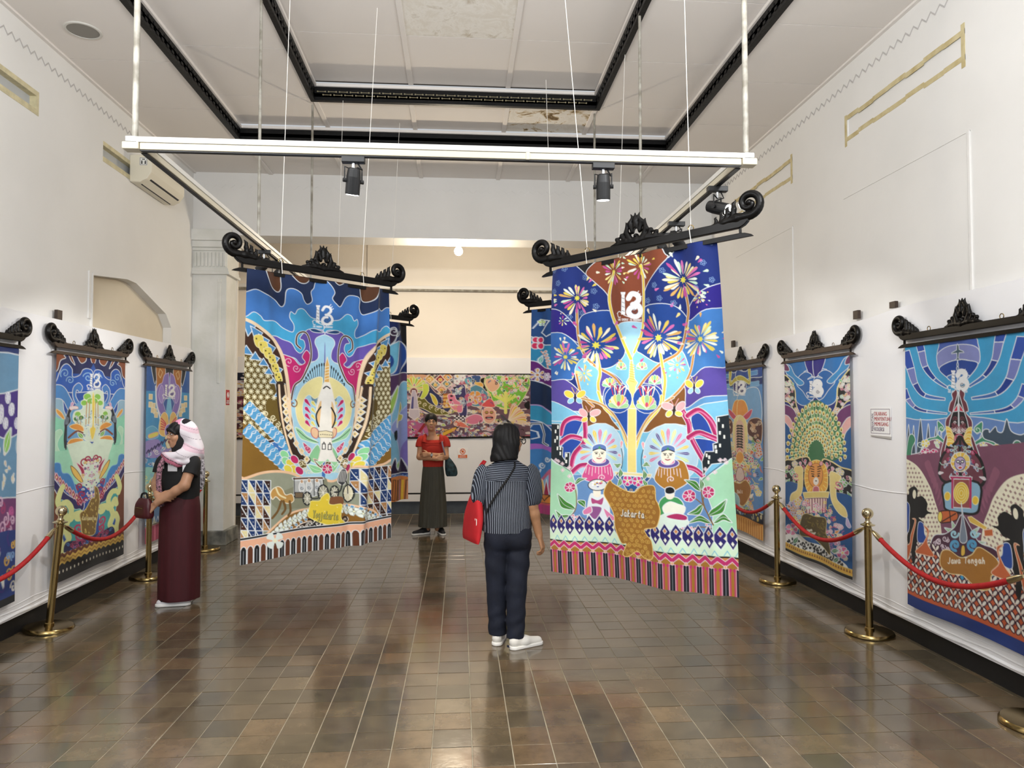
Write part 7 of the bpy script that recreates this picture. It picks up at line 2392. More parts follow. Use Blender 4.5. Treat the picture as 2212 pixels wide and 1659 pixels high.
def art_mural_side(nx, ny):
    A = Art(nx, ny, [((0, 0), (0, 0)), ((1, 0), (1, 0)), ((1, 1), (1, 1)), ((0, 1), (0, 1))], '#6a3a44')
    A.uv()
    busy(A, [(0, 0), (1, 0), (1, 1), (0, 1)], 300, .03, ['#f0c030', '#e04a5c', '#d86a9c', '#f4d8b0', '#2a2a4c', '#e88a3c', '#f6ecd8', '#8a2a4c'], 5)
    A.poly([(-.1, -.1), (1.1, -.1), (1.1, .12), (-.1, .12)], '#141c38', None, smooth=False)
    busy(A, [(0, .02), (1, .02), (1, .11), (0, .11)], 90, .018, ['#f0b0a0', '#e8c8b0'], 3, kinds='o')
    A.poly([(-.1, .97), (1.1, .97), (1.1, 1.1), (-.1, 1.1)], '#131013', None, smooth=False)
    return A
# ------------------------------------------------------------------ the banners themselves
def flat(amp, n, seed):
    q = random.Random(seed)
    p = [q.uniform(0, 6) for _ in range(3)]
    return lambda u, v: .004 + amp * (np.sin(u * n * 6.28 + p[0]) * (.3 + .7 * v) + .6 * np.sin(u * n * 2.3 * 6.28 + p[1] + v) * np.exp(-2 * v)) + amp + .012 * v * v


SPEC = {'R1': (art_puppets, 250, 480, 'shadow puppet batik banner with aeroplane, gong and blue hem beside the white notice'),
        'R2': (art_peacock, 150, 420, 'batik banner with a green peacock tail above a tiger mask'),
        'R3': (art_temple, 110, 330, 'batik banner with a gold temple and brown map ending in an orange fringe'),
        'L1': (art_purple, 110, 300, 'blue and purple flowered batik banner next to the hornbill batik'),
        'L2': (art_hornbill, 160, 420, 'batik banner with black hornbills, forest trees and a gold island map'),
        'L3': (art_mountain, 120, 340, 'batik banner with purple mountain peaks and blue waves beside the pillar')}
for key, xw, yc in WALLB:
    fn, nx, ny, lb = SPEC[key]
    left = key[0] == 'L'
    cloth(key, 'batik_banner', lb, nx, ny, HW, HH, .99, flat(.004, 2.2, ord(key[1]) + (9 if left else 0)), fn(nx, ny), (xw + (.014 if left else -.014), yc, 2.146), R(90) if left else R(-90), 3)


def right_fold(u, v):
    s = .016 * np.sin(u * 30 + 1.2 * v) * np.exp(-1.6 * v) + .020 * np.sin(u * 11 + .6) * (.4 + .6 * v)
    return s + .018 * np.exp(-((u - .90) / .035) ** 2) * (.3 + v) - .012 * np.exp(-((u - .78) / .06) ** 2) + .020 * np.exp(-((u - .12) / .06) ** 2) * (1 - .4 * v) + .008 * np.sin(v * 9 + u * 4)


def left_fold(u, v):
    e = .87 - .12 * v
    s = .014 * np.sin(u * 24 + 1.5 * v) * np.exp(-2.2 * v) + .014 * np.sin(u * 9 + .4) * (.3 + .7 * v)
    return s + .045 * np.exp(-((u - e) / .030) ** 2) * np.clip(1.3 - v * .5, 0, 1) - .022 * np.exp(-((u - e + .07) / .035) ** 2) + .014 * np.exp(-((u - .12 - .1 * v) / .03) ** 2) * np.exp(-2 * v)


def deep_fold(seed):
    return lambda u, v: .03 * np.sin(u * 16 + seed + 1.2 * v) * (.5 + .5 * v) + .014 * np.sin(u * 37 + seed)


HSPEC = {'RF': (art_fireworks, 340, 640, 1.15, .90, right_fold, 'large batik banner with fireworks, a yellow trunk tree and two feathered puppets'),
         'LF': (art_carriage, 300, 560, 1.20, .96, left_fold, 'large batik banner with a white tower, horse carriage and yellow map'),
         'LB': (art_darkblue, 120, 330, 1.18, .93, deep_fold(1.0), 'dark blue and lilac batik banner with orange striped hem behind the carriage batik'),
         'RB': (art_butterflies, 130, 380, 1.14, .95, deep_fold(2.2), 'blue batik banner with red butterfly and orange starfish behind the fireworks batik')}
for key, (a, b, z) in HUNG.items():
    fn, nx, ny, W, tp, fo, lb = HSPEC[key]
    rz = math.atan2(b[1] - a[1], b[0] - a[0])
    c = ((a[0] + b[0]) / 2 + .016 * math.sin(rz), (a[1] + b[1]) / 2 - .016 * math.cos(rz), z + .008)
    cloth(key, 'batik_banner', lb, nx, ny, W, 1.885, tp, fo, fn(nx, ny), c, rz, 5, *((-.05, .058) if key == 'RF' else (0.0, 0.0)))


def mural(x0, x1, art, label):
    nx, ny = art.nx, art.ny
    o = cloth('mural', 'mural_cloth', label, nx, ny, x1 - x0, 1.04, 1.0, lambda u, v: .014 + .006 * np.sin(u * 31) * np.sin(v * 3.0) + .004 * np.sin(u * 70), art, ((x0 + x1) / 2, YR - .078, 2.245), 0, 8)
    o['category'], o['group'] = 'mural', 'long mural cloths'
    return o


mural(-1.45, 1.75, art_mural(430, 140), 'long colourful batik mural with a mask, orange flower and white tower on the far panel')
mural(-4.6, -1.75, art_mural_side(260, 110), 'long red and yellow batik mural beyond the left pillar on the far panel')
# ------------------------------------------------------------------ visitors
def unit(v): return Vector(v).normalized()


def skin_mat(name, col):
    m = mat(name, col, .5, vary=.08, vscale=30)
    b = m.node_tree.nodes['Principled BSDF']
    b.inputs['Subsurface Weight'].default_value = .12
    b.inputs['Subsurface Radius'].default_value = (.012, .005, .003)
    return m


def loft(secs, n=40, rows=6, mod=None, power=2.0, close=True):
    """tube through (z, cx, cy, rx, ry) sections"""
    S_ = crom(secs, False, rows)
    m = len(S_)
    v = []
    for i, (z, cx, cy, rx, ry) in enumerate(S_):
        for k in range(n):
            t = 2 * PI * k / n
            c, s = math.cos(t), math.sin(t)
            e = 2 / power
            g = 1 + (mod(t, i / (m - 1)) if mod else 0)
            v.append((cx + g * rx * math.copysign(abs(c) ** e, c), cy + g * ry * math.copysign(abs(s) ** e, s), z))
    mb = MB()
    f = [(i * n + k, i * n + (k + 1) % n, (i + 1) * n + (k + 1) % n, (i + 1) * n + k) for i in range(m - 1) for k in range(n)]
    if close: f += [tuple(range(n))[::-1], tuple((m - 1) * n + k for k in range(n))]
    return mb.add(v, f)


class Head:
    """head frame: face looks along fwd; up tilts"""
    def __init__(s, c, fwd, nod=0.0, sc=1.0):
        f = unit(fwd)
        f = unit((f.x, f.y, -math.tan(nod)))
        s.y = -f                                   # local +y is the back of the head
        s.x = unit(s.y.cross(Vector((0, 0, 1))))
        s.z = s.x.cross(s.y).normalized()
        s.c, s.sc = Vector(c), sc
        s.rot = np.array([[s.x[i], s.y[i], s.z[i]] for i in range(3)])

    def p(s, x, y, z): return tuple(s.c + (s.x * x + s.y * y + s.z * z) * s.sc)

    def ell(s, f, c, r, k=.02, op='u'): f.ell(s.p(*c), [q * s.sc for q in r], k, op, s.rot)

    def cap(s, f, a, b, ra, rb, k=.01, op='u'): f.cap(s.p(*a), s.p(*b), ra * s.sc, rb * s.sc, k, op)

    def build(s, f, neck):
        s.ell(f, (0, .018, .028), (.074, .092, .086))
        s.ell(f, (0, -.018, -.028), (.061, .072, .082), .03)
        s.ell(f, (0, -.036, -.074), (.042, .048, .036), .03)
        s.ell(f, (0, -.068, -.094), (.018, .016, .015), .02)
        s.cap(f, (0, -.084, .012), (0, -.104, -.020), .007, .011, .012)
        for q in (-1, 1):
            s.ell(f, (q * .011, -.096, -.023), (.008, .010, .008), .006)
            s.ell(f, (q * .036, -.062, -.026), (.022, .022, .022), .025)
            s.ell(f, (q * .031, -.098, .008), (.016, .012, .008), .010, 'd')
            s.ell(f, (q * .076, .008, -.004), (.010, .020, .031), .008)
            s.cap(f, (q * .012, -.086, .026), (q * .046, -.074, .026), .008, .007, .012)
        s.cap(f, (-.018, -.088, -.054), (.018, -.088, -.054), .007, .007, .01)
        s.cap(f, (-.014, -.085, -.066), (.014, -.085, -.066), .007, .007, .01)
        f.cap(s.p(0, .018, -.06), neck, .046 * s.sc, .052, .03)

    def features(s, body, lip='#9c4d4b', brow='#241a17', smile=0.0):
        me, mi, mb_ = mat('eye_white', '#dcd6d0', .3), mat('dark_iris', '#1c1210', .2), mat('brow_hair', brow, .7)
        ml = mat('lips', lip, .45)
        for q in (-1, 1):
            MB().tube([s.p(q * .018, -.084, .007), s.p(q * .026, -.0885, .010), s.p(q * .036, -.087, .010), s.p(q * .045, -.080, .007)], [.002, .0052, .005, .002], 8).build('eye', me, body, True)
            MB().tube([s.p(q * .031, -.090, .009), s.p(q * .031, -.0945, .009)], [.0058, .0048], 10).build('iris', mi, body)
            MB().tube([s.p(q * .016, -.089, .012), s.p(q * .026, -.093, .0165), s.p(q * .037, -.091, .0165), s.p(q * .048, -.081, .011)], [.0012, .0022, .0022, .001], 6).build('eyelashes', mb_, body)
            MB().tube([s.p(q * .012, -.094, .028), s.p(q * .026, -.094, .034), s.p(q * .040, -.086, .034), s.p(q * .052, -.074, .028)], [.003, .0042, .0035, .001], 6).build('eyebrow', mb_, body)
        up = [s.p(-.024, -.086, -.056 + smile), s.p(-.010, -.096, -.053), s.p(0, -.097, -.055), s.p(.010, -.096, -.053), s.p(.024, -.086, -.056 + smile)]
        lo = [s.p(-.024, -.086, -.057 + smile), s.p(-.010, -.094, -.064), s.p(0, -.095, -.066), s.p(.010, -.094, -.064), s.p(.024, -.086, -.057 + smile)]
        MB().tube(up, [.001, .0045, .004, .0045, .001], 8).build('lips', ml, body, True)
        MB().tube(lo, [.001, .0048, .0055, .0048, .001], 8).build('lips', ml, body, True)
        if smile:
            MB().tube([s.p(-.018, -.0915, -.0575 + smile * .6), s.p(0, -.098, -.060), s.p(.018, -.0915, -.0575 + smile * .6)], [.001, .003, .001], 6).build('teeth', me, body)


def hand(f, w, d, n, s, curl=.35, sc=1.0, thumb=.5, spread=.02):
    """w wrist, d towards the fingers, n back of the hand, s thumb side"""
    w, d = Vector(w), unit(d)
    n = unit(Vector(n) - d * d.dot(Vector(n)))
    s_ = d.cross(n)
    if s_.dot(Vector(s)) < 0: s_ = -s_
    s = s_.normalized()
    for i, (L, r) in enumerate(((.068, .0082), (.076, .0086), (.070, .0082), (.055, .0072))):
        off = (.030 - .0195 * i)
        kn = w + (d * (.086 - .004 * abs(i - 1)) + s * off) * sc
        f.cap(tuple(w + s * off * .55 * sc), tuple(kn), .0135 * sc, .0105 * sc, .012)
        p, a = kn, .12 + curl * (.5 + .12 * i)
        for q, fr in enumerate((.46, .30, .24)):
            dr = (d * math.cos(a) - n * math.sin(a) + s * (off * spread * 20 * .05)).normalized()
            e = p + dr * L * fr * sc
            f.cap(tuple(p), tuple(e), r * (1 - .08 * q) * sc, r * (1 - .08 * (q + 1)) * sc, .004)
            p, a = e, a + curl * (1.1 if q == 0 else .8)
    p = w + (d * .022 + s * .022 - n * .006) * sc
    dr = (d * .75 + s * .62 - n * .25 * thumb).normalized()
    for L, r in ((.038, .0125), (.032, .0098), (.026, .0085)):
        e = p + dr * L * sc
        f.cap(tuple(p), tuple(e), r * sc, r * .9 * sc, .006)
        p, dr = e, (dr + d * .25 - s * .12 - n * .22 * thumb).normalized()


def arm(f, sh, el, wr, r=(.046, .040, .038, .026)):
    sh, el, wr = Vector(sh), Vector(el), Vector(wr)
    f.cap(tuple(sh), tuple(el), r[0], r[1], .02)
    mid = el.lerp(wr, .3)
    f.cap(tuple(el), tuple(mid), r[1] * .97, r[2] * 1.03, .02)
    f.cap(tuple(mid), tuple(wr), r[2] * 1.03, r[3], .02)
    f.cap(tuple(el.lerp(wr, .85)), tuple(wr), r[3] * 1.05, r[3] * .92, .01)


def tube_part(name, pts, rs, m, parent, n=24, sm=6, mod=None):
    P = crom(pts, False, sm)
    q = crom([(r, 0) for r in rs], False, sm)[:, 0]
    mb = MB().tube([tuple(p) for p in P], [float(x) for x in q], n)
    if mod:
        v = np.array(mb.v)
        for i in range(len(P)):
            for k in range(n):
                j = i * n + k
                v[j] = P[i] + (v[j] - P[i]) * (1 + mod(2 * PI * k / n, i / (len(P) - 1)))
        mb.v = [tuple(x) for x in v]
    return mb.build(name, m, parent, True)


def shoe(name, c, d, m, sole, parent, L=.245, W=.042, extra=None):
    """c heel-centre on the floor, d toe direction"""
    d = unit((d[0], d[1], 0))
    s = Vector((-d.y, d.x, 0))
    c = Vector(c)
    P = lambda a, b, z: tuple(c + d * a + s * b + Vector((0, 0, z)))
    lo = [min(P(a, b, 0)[i] for a in (-.05, L + .03) for b in (-.07, .07)) for i in range(2)]
    hi = [max(P(a, b, 0)[i] for a in (-.05, L + .03) for b in (-.07, .07)) for i in range(2)]
    f = Field((*lo, -.005), (*hi, .13), .004)
    f.cap(P(.02, 0, .045), P(.10, 0, .045), W * .8, W * .85, .02)
    f.cap(P(.10, 0, .04), P(L - .03, 0, .028), W * .85, W * .72, .03)
    f.cap(P(.015, 0, .06), P(.05, 0, .085), W * .75, W * .75, .02)
    f.plane((0, 0, .018), (0, 0, -1))
    u = link(name, f.mesh(name, 1), parent, m)
    so = Field((*lo, -.005), (*hi, .05), .004)
    so.cap(P(.02, 0, .012), P(L - .03, 0, .012), W * .95, W * .92, .0, sq=(1, 1, 1))
    so.plane((0, 0, .024), (0, 0, 1)).plane((0, 0, .001), (0, 0, -1))
    link('sole', so.mesh('sole', 0), u, sole)
    return u


def stripes(name, axis, period, base='#141a28', ink='#98a2b2', width=.22, along=None):
    m, nt, b = new_mat(name)
    L = nt.links.new
    tc = N(nt, 'ShaderNodeTexCoord')
    no = N(nt, 'ShaderNodeTexNoise')
    no.inputs['Scale'].default_value = 9
    L(tc.outputs['Object'], no.inputs['Vector'])
    dp = N(nt, 'ShaderNodeVectorMath', operation='DOT_PRODUCT')
    dp.inputs[1].default_value = tuple(a / period for a in axis)
    L(tc.outputs['Object'], dp.inputs[0])
    wob = N(nt, 'ShaderNodeMath', operation='MULTIPLY_ADD')
    wob.inputs[1].default_value = .8
    L(no.outputs[0], wob.inputs[0])
    L(dp.outputs['Value'], wob.inputs[2])
    fr = N(nt, 'ShaderNodeMath', operation='FRACT')
    L(wob.outputs[0], fr.inputs[0])
    lt = N(nt, 'ShaderNodeMath', operation='LESS_THAN')
    lt.inputs[1].default_value = width
    L(fr.outputs[0], lt.inputs[0])
    mx = N(nt, 'ShaderNodeMix', data_type='RGBA')
    mx.inputs['A'].default_value = (*srgb(base), 1)
    mx.inputs['B'].default_value = (*srgb(ink), 1)
    L(lt.outputs[0], mx.inputs['Factor'])
    L(mx.outputs['Result'], b.inputs['Base Color'])
    b.inputs['Roughness'].default_value = .8
    return m


M['hair'] = mat('black_hair', '#0b0808', .42, vary=.4, vscale=30, bump=.3, bscale=60, spec=.3, stretch=(6, 6, .6))
M['white_shoe'] = mat('white_canvas', '#e8e6e0', .7)
M['sole_white'] = mat('white_rubber', '#efeeea', .6)
M['black'] = mat('black_cloth', '#0e0e10', .85)

# ---- woman seen from behind, striped shirt
p = empty('person', (.342, 5.13, 0), label='person seen from behind in a striped navy blouse, dark jeans and white sneakers', cat='person')
sk = skin_mat('tan_skin', '#b98a66')
hd = Head((.012, .01, 1.462), (.90, .42), .12, 1.0)
f = Field((-.30, -.22, .02), (.34, .24, 1.60), .0048)
hd.build(f, (0, .0, 1.28))
f.ell((0, 0, 1.10), (.14, .085, .16), .04).ell((0, 0, .86), (.13, .09, .14), .05)
f.cap((-.10, 0, 1.225), (.10, 0, 1.225), .05, .05, .03)
for x, y in ((-.062, .03), (.048, -.05)):
    f.cap((x * 1.3, y * .3, .76), (x * 1.28, y * .7, .42), .062, .045, .02)
    f.cap((x * 1.28, y * .7, .42), (x * 1.1, y, .06), .042, .033, .02)
arm(f, (.160, .0, 1.20), (.178, -.035, 1.0), (.228, -.03, .785))
hand(f, (.231, -.031, .775), (.30, -.10, -1), (.9, -.35, .25), (-.2, 1, 0), .62, 1.0)
arm(f, (-.165, .0, 1.20), (-.195, .02, 1.0), (-.17, .17, .86))
hand(f, (-.168, .175, .855), (.3, 1, -.2), (-1, .2, .2), (0, .3, 1), .5)
body = link('body', f.mesh('body', 1), p, sk)
hd.features(body)
# jeans
f = Field((-.22, -.24, .05), (.24, .22, .96), .006)
f.ell((.005, -.01, .79), (.166, .122, .115), .05).cap((-.02, 0, .87), (.03, 0, .87), .125, .125, .06)
f.ell((-.07, -.055, .77), (.08, .075, .09), .05).ell((.082, -.06, .77), (.082, .075, .09), .05)
for x0, x1, y in ((-.078, -.058, .03), (.085, .050, -.055)):
    f.cap((x0, -.01, .72), (x1 * 1.28, y * .7, .40), .088, .072, .014)
    f.cap((x1 * 1.28, y * .7, .40), (x1 * 1.12, y, .06), .072, .064, .012)
f.fold(lambda x, y, z: .0035 * np.sin(z * 46 + x * 22) * np.exp(-((z - .62) / .14) ** 2) + .0035 * np.sin(z * 60 - x * 30) * np.exp(-((z - .18) / .10) ** 2) + .002 * np.sin(z * 33 + y * 40))
f.plane((0, 0, .07), (0, 0, -1)).plane((0, 0, .93), (0, 0, 1))
link('jeans', f.mesh('jeans', 1), p, mat('dark_indigo_denim', '#0d162a', .8, vary=.25, vscale=14, bump=.25, bscale=300))
shoe('sneaker', (-.075, -.01, 0), (.25, 1), M['white_shoe'], M['sole_white'], p)
sn = shoe('sneaker', (.03, -.10, 0), (.82, .42), M['white_shoe'], M['sole_white'], p)
MB().cbox((.0, -.115, .028), (.022, .006, .013), Matrix.Rotation(R(-60), 3, 'Z')).build('heel_tag', mat('navy_tag', '#1c2440', .5), sn)
# blouse
mv, mh = stripes('navy_stripe_cotton', (1, .25, 0), .0125), stripes('navy_stripe_yoke', (.06, 0, 1), .0125)
ms = stripes('navy_stripe_sleeve', (.95, .5, .12), .012)
wr_ = lambda t, v: .018 * math.sin(5 * t + 2 * v) * (1 - v) + .010 * math.sin(9 * t + 7 * v)
shirt = loft([(.815, .0, -.005, .176, .140), (.90, .0, -.005, .176, .138), (1.0, .0, 0, .172, .130), (1.12, .0, 0, .168, .118), (1.21, .0, 0, .172, .108), (1.262, .0, 0, .158, .095), (1.295, .0, .0, .105, .08), (1.325, .0, .0, .060, .062)], 48, 6, wr_, 2.3).build('blouse', mv, p, True)
loft([(1.178, 0, -.002, .174, .114), (1.215, 0, -.002, .176, .112), (1.262, 0, 0, .163, .099), (1.295, 0, 0, .110, .084), (1.328, 0, 0, .064, .066)], 48, 6, None, 2.3).build('yoke', mh, shirt, True)
gat = lambda t, v: .05 * math.sin(11 * t) * (abs(v - .5) * 2) ** 2 + .02 * math.sin(6 * t + 4 * v)
tube_part('sleeve', [(.140, 0, 1.262), (.168, -.004, 1.225), (.178, -.012, 1.15), (.180, -.02, 1.07), (.176, -.028, 1.015), (.177, -.030, .995)], [.048, .066, .074, .076, .062, .046], ms, shirt, 30, 6, gat)
tube_part('sleeve', [(-.140, 0, 1.262), (-.170, .0, 1.225), (-.185, .004, 1.15), (-.192, .01, 1.07), (-.193, .015, 1.02), (-.194, .018, 1.0)], [.048, .062, .068, .070, .058, .046], ms, shirt, 30, 6, gat)
tube_part('collar', [(.06 * math.cos(t), .06 * math.sin(t), 1.327) for t in np.linspace(0, 2 * PI, 13)], [.012] * 13, mh, shirt, 10, 3)
# bob hair with band, glasses, earring
f = Field((-.16, -.17, 1.29), (.16, .18, 1.62), .0045)
hd.ell(f, (0, .022, .036), (.084, .100, .092), .02)
f.cap((-.012, -.010, 1.44), (-.034, -.022, 1.335), .088, .088, .04, sq=(1, 1.1, 1))
f.cap((.03, -.045, 1.43), (.020, -.06, 1.335), .052, .05, .04)
f.cap((-.02, .06, 1.42), (-.03, .06, 1.34), .05, .05, .04)
hd.ell(f, (0, -.105, -.035), (.080, .078, .085), .02, 'd')
hd.ell(f, (.075, -.025, -.018), (.030, .032, .034), .012, 'd')
f.fold(lambda x, y, z: .0022 * np.sin(x * 190 + y * 130 + 5 * np.sin(z * 14)))
f.plane((0, 0, 1.318), (0.1, -.1, -1))
link('hair', f.mesh('hair', 1), p, M['hair'])
mg = mat('black_acetate', '#101014', .25)
gl = empty('glasses')
gl.parent = p
for q in (-1, 1):
    MB().tube([hd.p(q * .033 + .027 * math.cos(t), -.108, .006 + .020 * math.sin(t)) for t in np.linspace(0, 2 * PI, 19)], .0034, 8).build('rim', mg, gl, True)
    MB().tube([hd.p(q * .060, -.106, .014), hd.p(q * .078, -.05, .012), hd.p(q * .080, .010, .006)], .003, 6).build('temple', mg, gl, True)
MB().tube([hd.p(-.008, -.110, .008), hd.p(.008, -.110, .008)], .003, 6).build('bridge', mg, gl)
MB().lathe([(.001, -.005), (.004, -.002), (.004, .002), (.001, .005)], hd.p(.080, .008, -.038), 10).build('earring', M['steel'], p, True)
tube_part('bag_strap', [(.050, -.060, 1.312), (.045, -.092, 1.27), (.0, -.115, 1.20), (-.06, -.124, 1.12), (-.125, -.118, 1.02), (-.155, -.09, .95)], [.0075] * 6, M['black'], p, 8, 5)
# red tote over the shoulder
t = empty('tote_bag', (.342 - .232, 5.13 + .03, .74), R(-70), 'red cotton tote bag hanging on the shoulder of the person in the striped blouse', 'tote bag')
mr = mat('red_canvas', '#b3121d', .8, vary=.15, vscale=8, bump=.3, bscale=9)
tb = loft([(0, .0, -.03, .150, .014), (.05, 0, -.024, .150, .030), (.18, 0, -.006, .140, .036), (.29, .0, .006, .09, .030), (.355, .0, .01, .045, .020)], 36, 5, lambda a, v: .05 * math.sin(3 * a + 5 * v) * v, 3.0).build('bag', mr, t, True)
tube_part('strap', [(-.045, 0, .34), (-.02, .01, .44), (.02, .03, .53), (.045, .055, .575)], [.012, .010, .010, .010], mr, t, 8, 5)
tube_part('strap', [(.045, 0, .34), (.05, .01, .44), (.055, .035, .53), (.06, .06, .575)], [.012, .010, .010, .010], mr, t, 8, 5)
mw = mat('white_print', '#f0eeea', .7)
pr = MB()
for a, b_ in (((.105, .175), (.105, .13)), ((.105, .13), (.115, .12)), ((.115, .12), (.128, .13)), ((.128, .13), (.128, .175)), ((.095, .075), (.085, .068)), ((.085, .068), (.095, .058)), ((.095, .058), (.085, .05)), ((.105, .068), (.106, .052)), ((.106, .052), (.118, .052)), ((.118, .052), (.118, .068))):
    pr.tube([(a[0], -.036, a[1]), (b_[0], -.036, b_[1])], .0028, 5)
pr.build('printed_letters', mw, tb)

# ---- woman with crossed arms, red top
p = empty('person', (-.356, 9.66, 0), label='smiling person with crossed arms in a red top and long grey skirt', cat='person')
sk2 = skin_mat('light_tan_skin', '#c4926f')
hd = Head((-.028, -.02, 1.50), (.10, -1), .02, .98)
f = Field((-.28, -.27, .02), (.26, .18, 1.64), .0045)
hd.build(f, (-.01, .01, 1.31))
f.cap((-.10, .01, 1.255), (.10, .01, 1.255), .05, .05, .04).ell((0, 0, 1.12), (.13, .09, .16), .05).ell((0, 0, .92), (.11, .08, .12), .04)
for x in (-.07, .06): f.cap((x, 0, .85), (x, 0, .07), .07, .035, .04)
arm(f, (-.163, 0, 1.23), (-.178, -.05, 1.035), (.045, -.20, 1.02), (.044, .040, .036, .026))
hand(f, (.048, -.20, 1.02), (1, .15, .12), (.1, -1, .1), (0, .1, 1), .25, .95)
arm(f, (.163, 0, 1.23), (.172, -.06, 1.04), (-.045, -.165, 1.075), (.044, .040, .036, .026))
hand(f, (-.048, -.165, 1.075), (-1, .35, -.05), (-.1, -1, .2), (0, 0, 1), .30, .95)
body = link('body', f.mesh('body', 1), p, sk2)
hd.features(body, '#a8473f', smile=.005)
mred = mat('red_rib_knit', '#b62a1c', .85, vary=.12, vscale=20, bump=.25, bscale=250, stretch=(8, 8, 1))
tp = loft([(.905, 0, 0, .137, .108), (.95, 0, 0, .140, .110), (1.06, 0, -.005, .146, .118), (1.15, 0, -.008, .155, .125), (1.22, 0, 0, .165, .108), (1.262, 0, .005, .165, .092)], 44, 5, None, 2.3).build('top', mred, p, True)
for s in (-1, 1):
    tube_part('shoulder_strap', [(s * .115, -.092, 1.235), (s * .112, -.075, 1.29), (s * .108, .0, 1.318), (s * .11, .07, 1.28), (s * .11, .09, 1.24)], [.035, .028, .026, .03, .035], mred, tp, 14, 5)
    tube_part('sleeve', [(s * .120, .0, 1.285), (s * .152, -.002, 1.262), (s * .172, -.010, 1.21), (s * .180, -.02, 1.165)], [.045, .058, .060, .057], mred, tp, 20, 5)
MB().tube([(-.112 + .224 * t, -.123 + .012 * abs(t - .5), 1.236 - .012 * (1 - (2 * t - 1) ** 2)) for t in np.linspace(0, 1, 9)], .006, 8).build('neckline', mred, tp, True)
msk = mat('olive_grey_pleats', '#4c4a40', .75, vary=.25, vscale=7, stretch=(8, 8, .5))
pleat = lambda a, v: .035 * math.sin(16 * a) * (1 - .5 * v) + .02 * math.sin(5 * a + 1.0) * (1 - v)
loft([(.10, -.005, 0, .188, .150), (.14, -.005, 0, .188, .15), (.40, 0, 0, .176, .138), (.65, 0, 0, .158, .125), (.82, 0, 0, .145, .115), (.93, 0, 0, .132, .104)], 96, 6, pleat).build('skirt', msk, p, True)
mbk = mat('black_knit_shoe', '#14151a', .7)
shoe('sneaker', (-.055, .02, 0), (-.85, -.5), mbk, M['sole_white'], p)
shoe('sneaker', (.09, .09, 0), (.25, -1), mbk, M['sole_white'], p)
f = Field((-.16, -.14, 1.42), (.10, .16, 1.66), .0045)
hd.ell(f, (0, .022, .036), (.086, .102, .092), .02)
hd.ell(f, (0, -.112, -.034), (.066, .080, .076), .012, 'd')
hd.ell(f, (0, -.03, -.095), (.12, .11, .045), .02, 'd')
hd.ell(f, (0, .10, .02), (.05, .04, .05), .02)
f.fold(lambda x, y, z: .0015 * np.sin(x * 160 + 3 * np.sin(y * 40)))
link('hair', f.mesh('hair', 1), p, M['hair'])
for s in (-1, 1):
    MB().tube([hd.p(s * .080 + .012 * math.cos(t), 0, -.052 + .016 * math.sin(t)) for t in np.linspace(0, 2 * PI, 13)], .0025, 6).build('earring', M['brass'], p, True)
w = MB().tube([(-.012 + .0 * t, -.182 + .030 * math.cos(t), 1.068 + .030 * math.sin(t)) for t in np.linspace(0, 2 * PI, 19)], .006, 8).build('wristwatch', M['black'], p, True)
MB().cbox((-.012, -.214, 1.072), (.03, .008, .032)).build('watch_face', M['steel'], w, bevel=.003)
tube_part('bag_strap', [(.115, .07, 1.30), (.118, .0, 1.35), (.12, -.075, 1.30), (.125, -.125, 1.22), (.15, -.13, 1.12), (.185, -.05, .98)], [.010] * 6, mat('lilac_webbing', '#8f8797', .8), p, 8, 5)
t = empty('shoulder_bag', (-.356 + .225, 9.62, .775), R(10), 'teal shoulder bag hanging beside the grey skirt of the smiling person', 'bag')
loft([(0, .025, 0, .065, .035), (.04, .025, 0, .078, .05), (.13, .01, 0, .072, .05), (.22, -.02, 0, .045, .03), (.27, -.04, 0, .02, .015)], 32, 5, lambda a, v: .05 * math.sin(4 * a + 6 * v), 2.4).build('bag', mat('teal_mottled_cloth', '#2f4a50', .75, vary=.5, vscale=22, col2='#101c20'), t, True)

# ---- woman in a headscarf
p = empty('person', (-2.43, 6.42, 0), label='person in a pink and white headscarf, black top and dark red skirt holding her wrist', cat='person')
hd = Head((-.005, -.03, 1.465), (-.68, -.73), .06, .98)
sk3 = skin_mat('tan_skin_b', '#b58768')
f = Field((-.30, -.34, .02), (.26, .22, 1.62), .0048)
hd.build(f, (.01, .0, 1.29))
f.cap((-.10, .03, 1.255), (.11, -.02, 1.255), .06, .06, .05).ell((0, 0, 1.10), (.135, .115, .18), .05).ell((0, 0, .88), (.14, .12, .12), .05)
for x in (-.06, .06): f.cap((x, 0, .85), (x, 0, .07), .07, .035, .04)
# both forearms meet in front of her
arm(f, (-.150, .02, 1.235), (-.185, -.04, 1.04), (-.118, -.185, .955), (.046, .042, .038, .027))
hand(f, (-.112, -.195, .952), (1, -.12, -.10), (-.1, -1, .35), (.2, 0, 1), .42, .95)
arm(f, (.125, -.06, 1.225), (.098, -.175, 1.035), (-.115, -.205, .895), (.048, .043, .038, .027))
hand(f, (-.122, -.206, .888), (-.75, -.05, -.75), (-.4, -1, .3), (-.6, -.3, .6), .30, .95)
body = link('body', f.mesh('body', 1), p, sk3)
hd.features(body, '#94504a')
mblk = mat('black_jersey', '#0d0d0f', .8)
tp = loft([(.91, 0, 0, .152, .122), (.97, 0, 0, .156, .126), (1.08, 0, 0, .160, .128), (1.18, 0, 0, .162, .120), (1.235, 0, 0, .155, .105), (1.275, 0, 0, .10, .085), (1.31, 0, 0, .055, .06)], 44, 5, lambda a, v: .012 * math.sin(6 * a + 6 * v), 2.3).build('top', mblk, p, True)
tube_part('sleeve', [(-.12, .02, 1.255), (-.152, .01, 1.225), (-.166, -.004, 1.17), (-.172, -.012, 1.13)], [.052, .060, .060, .060], mblk, tp, 20, 5)
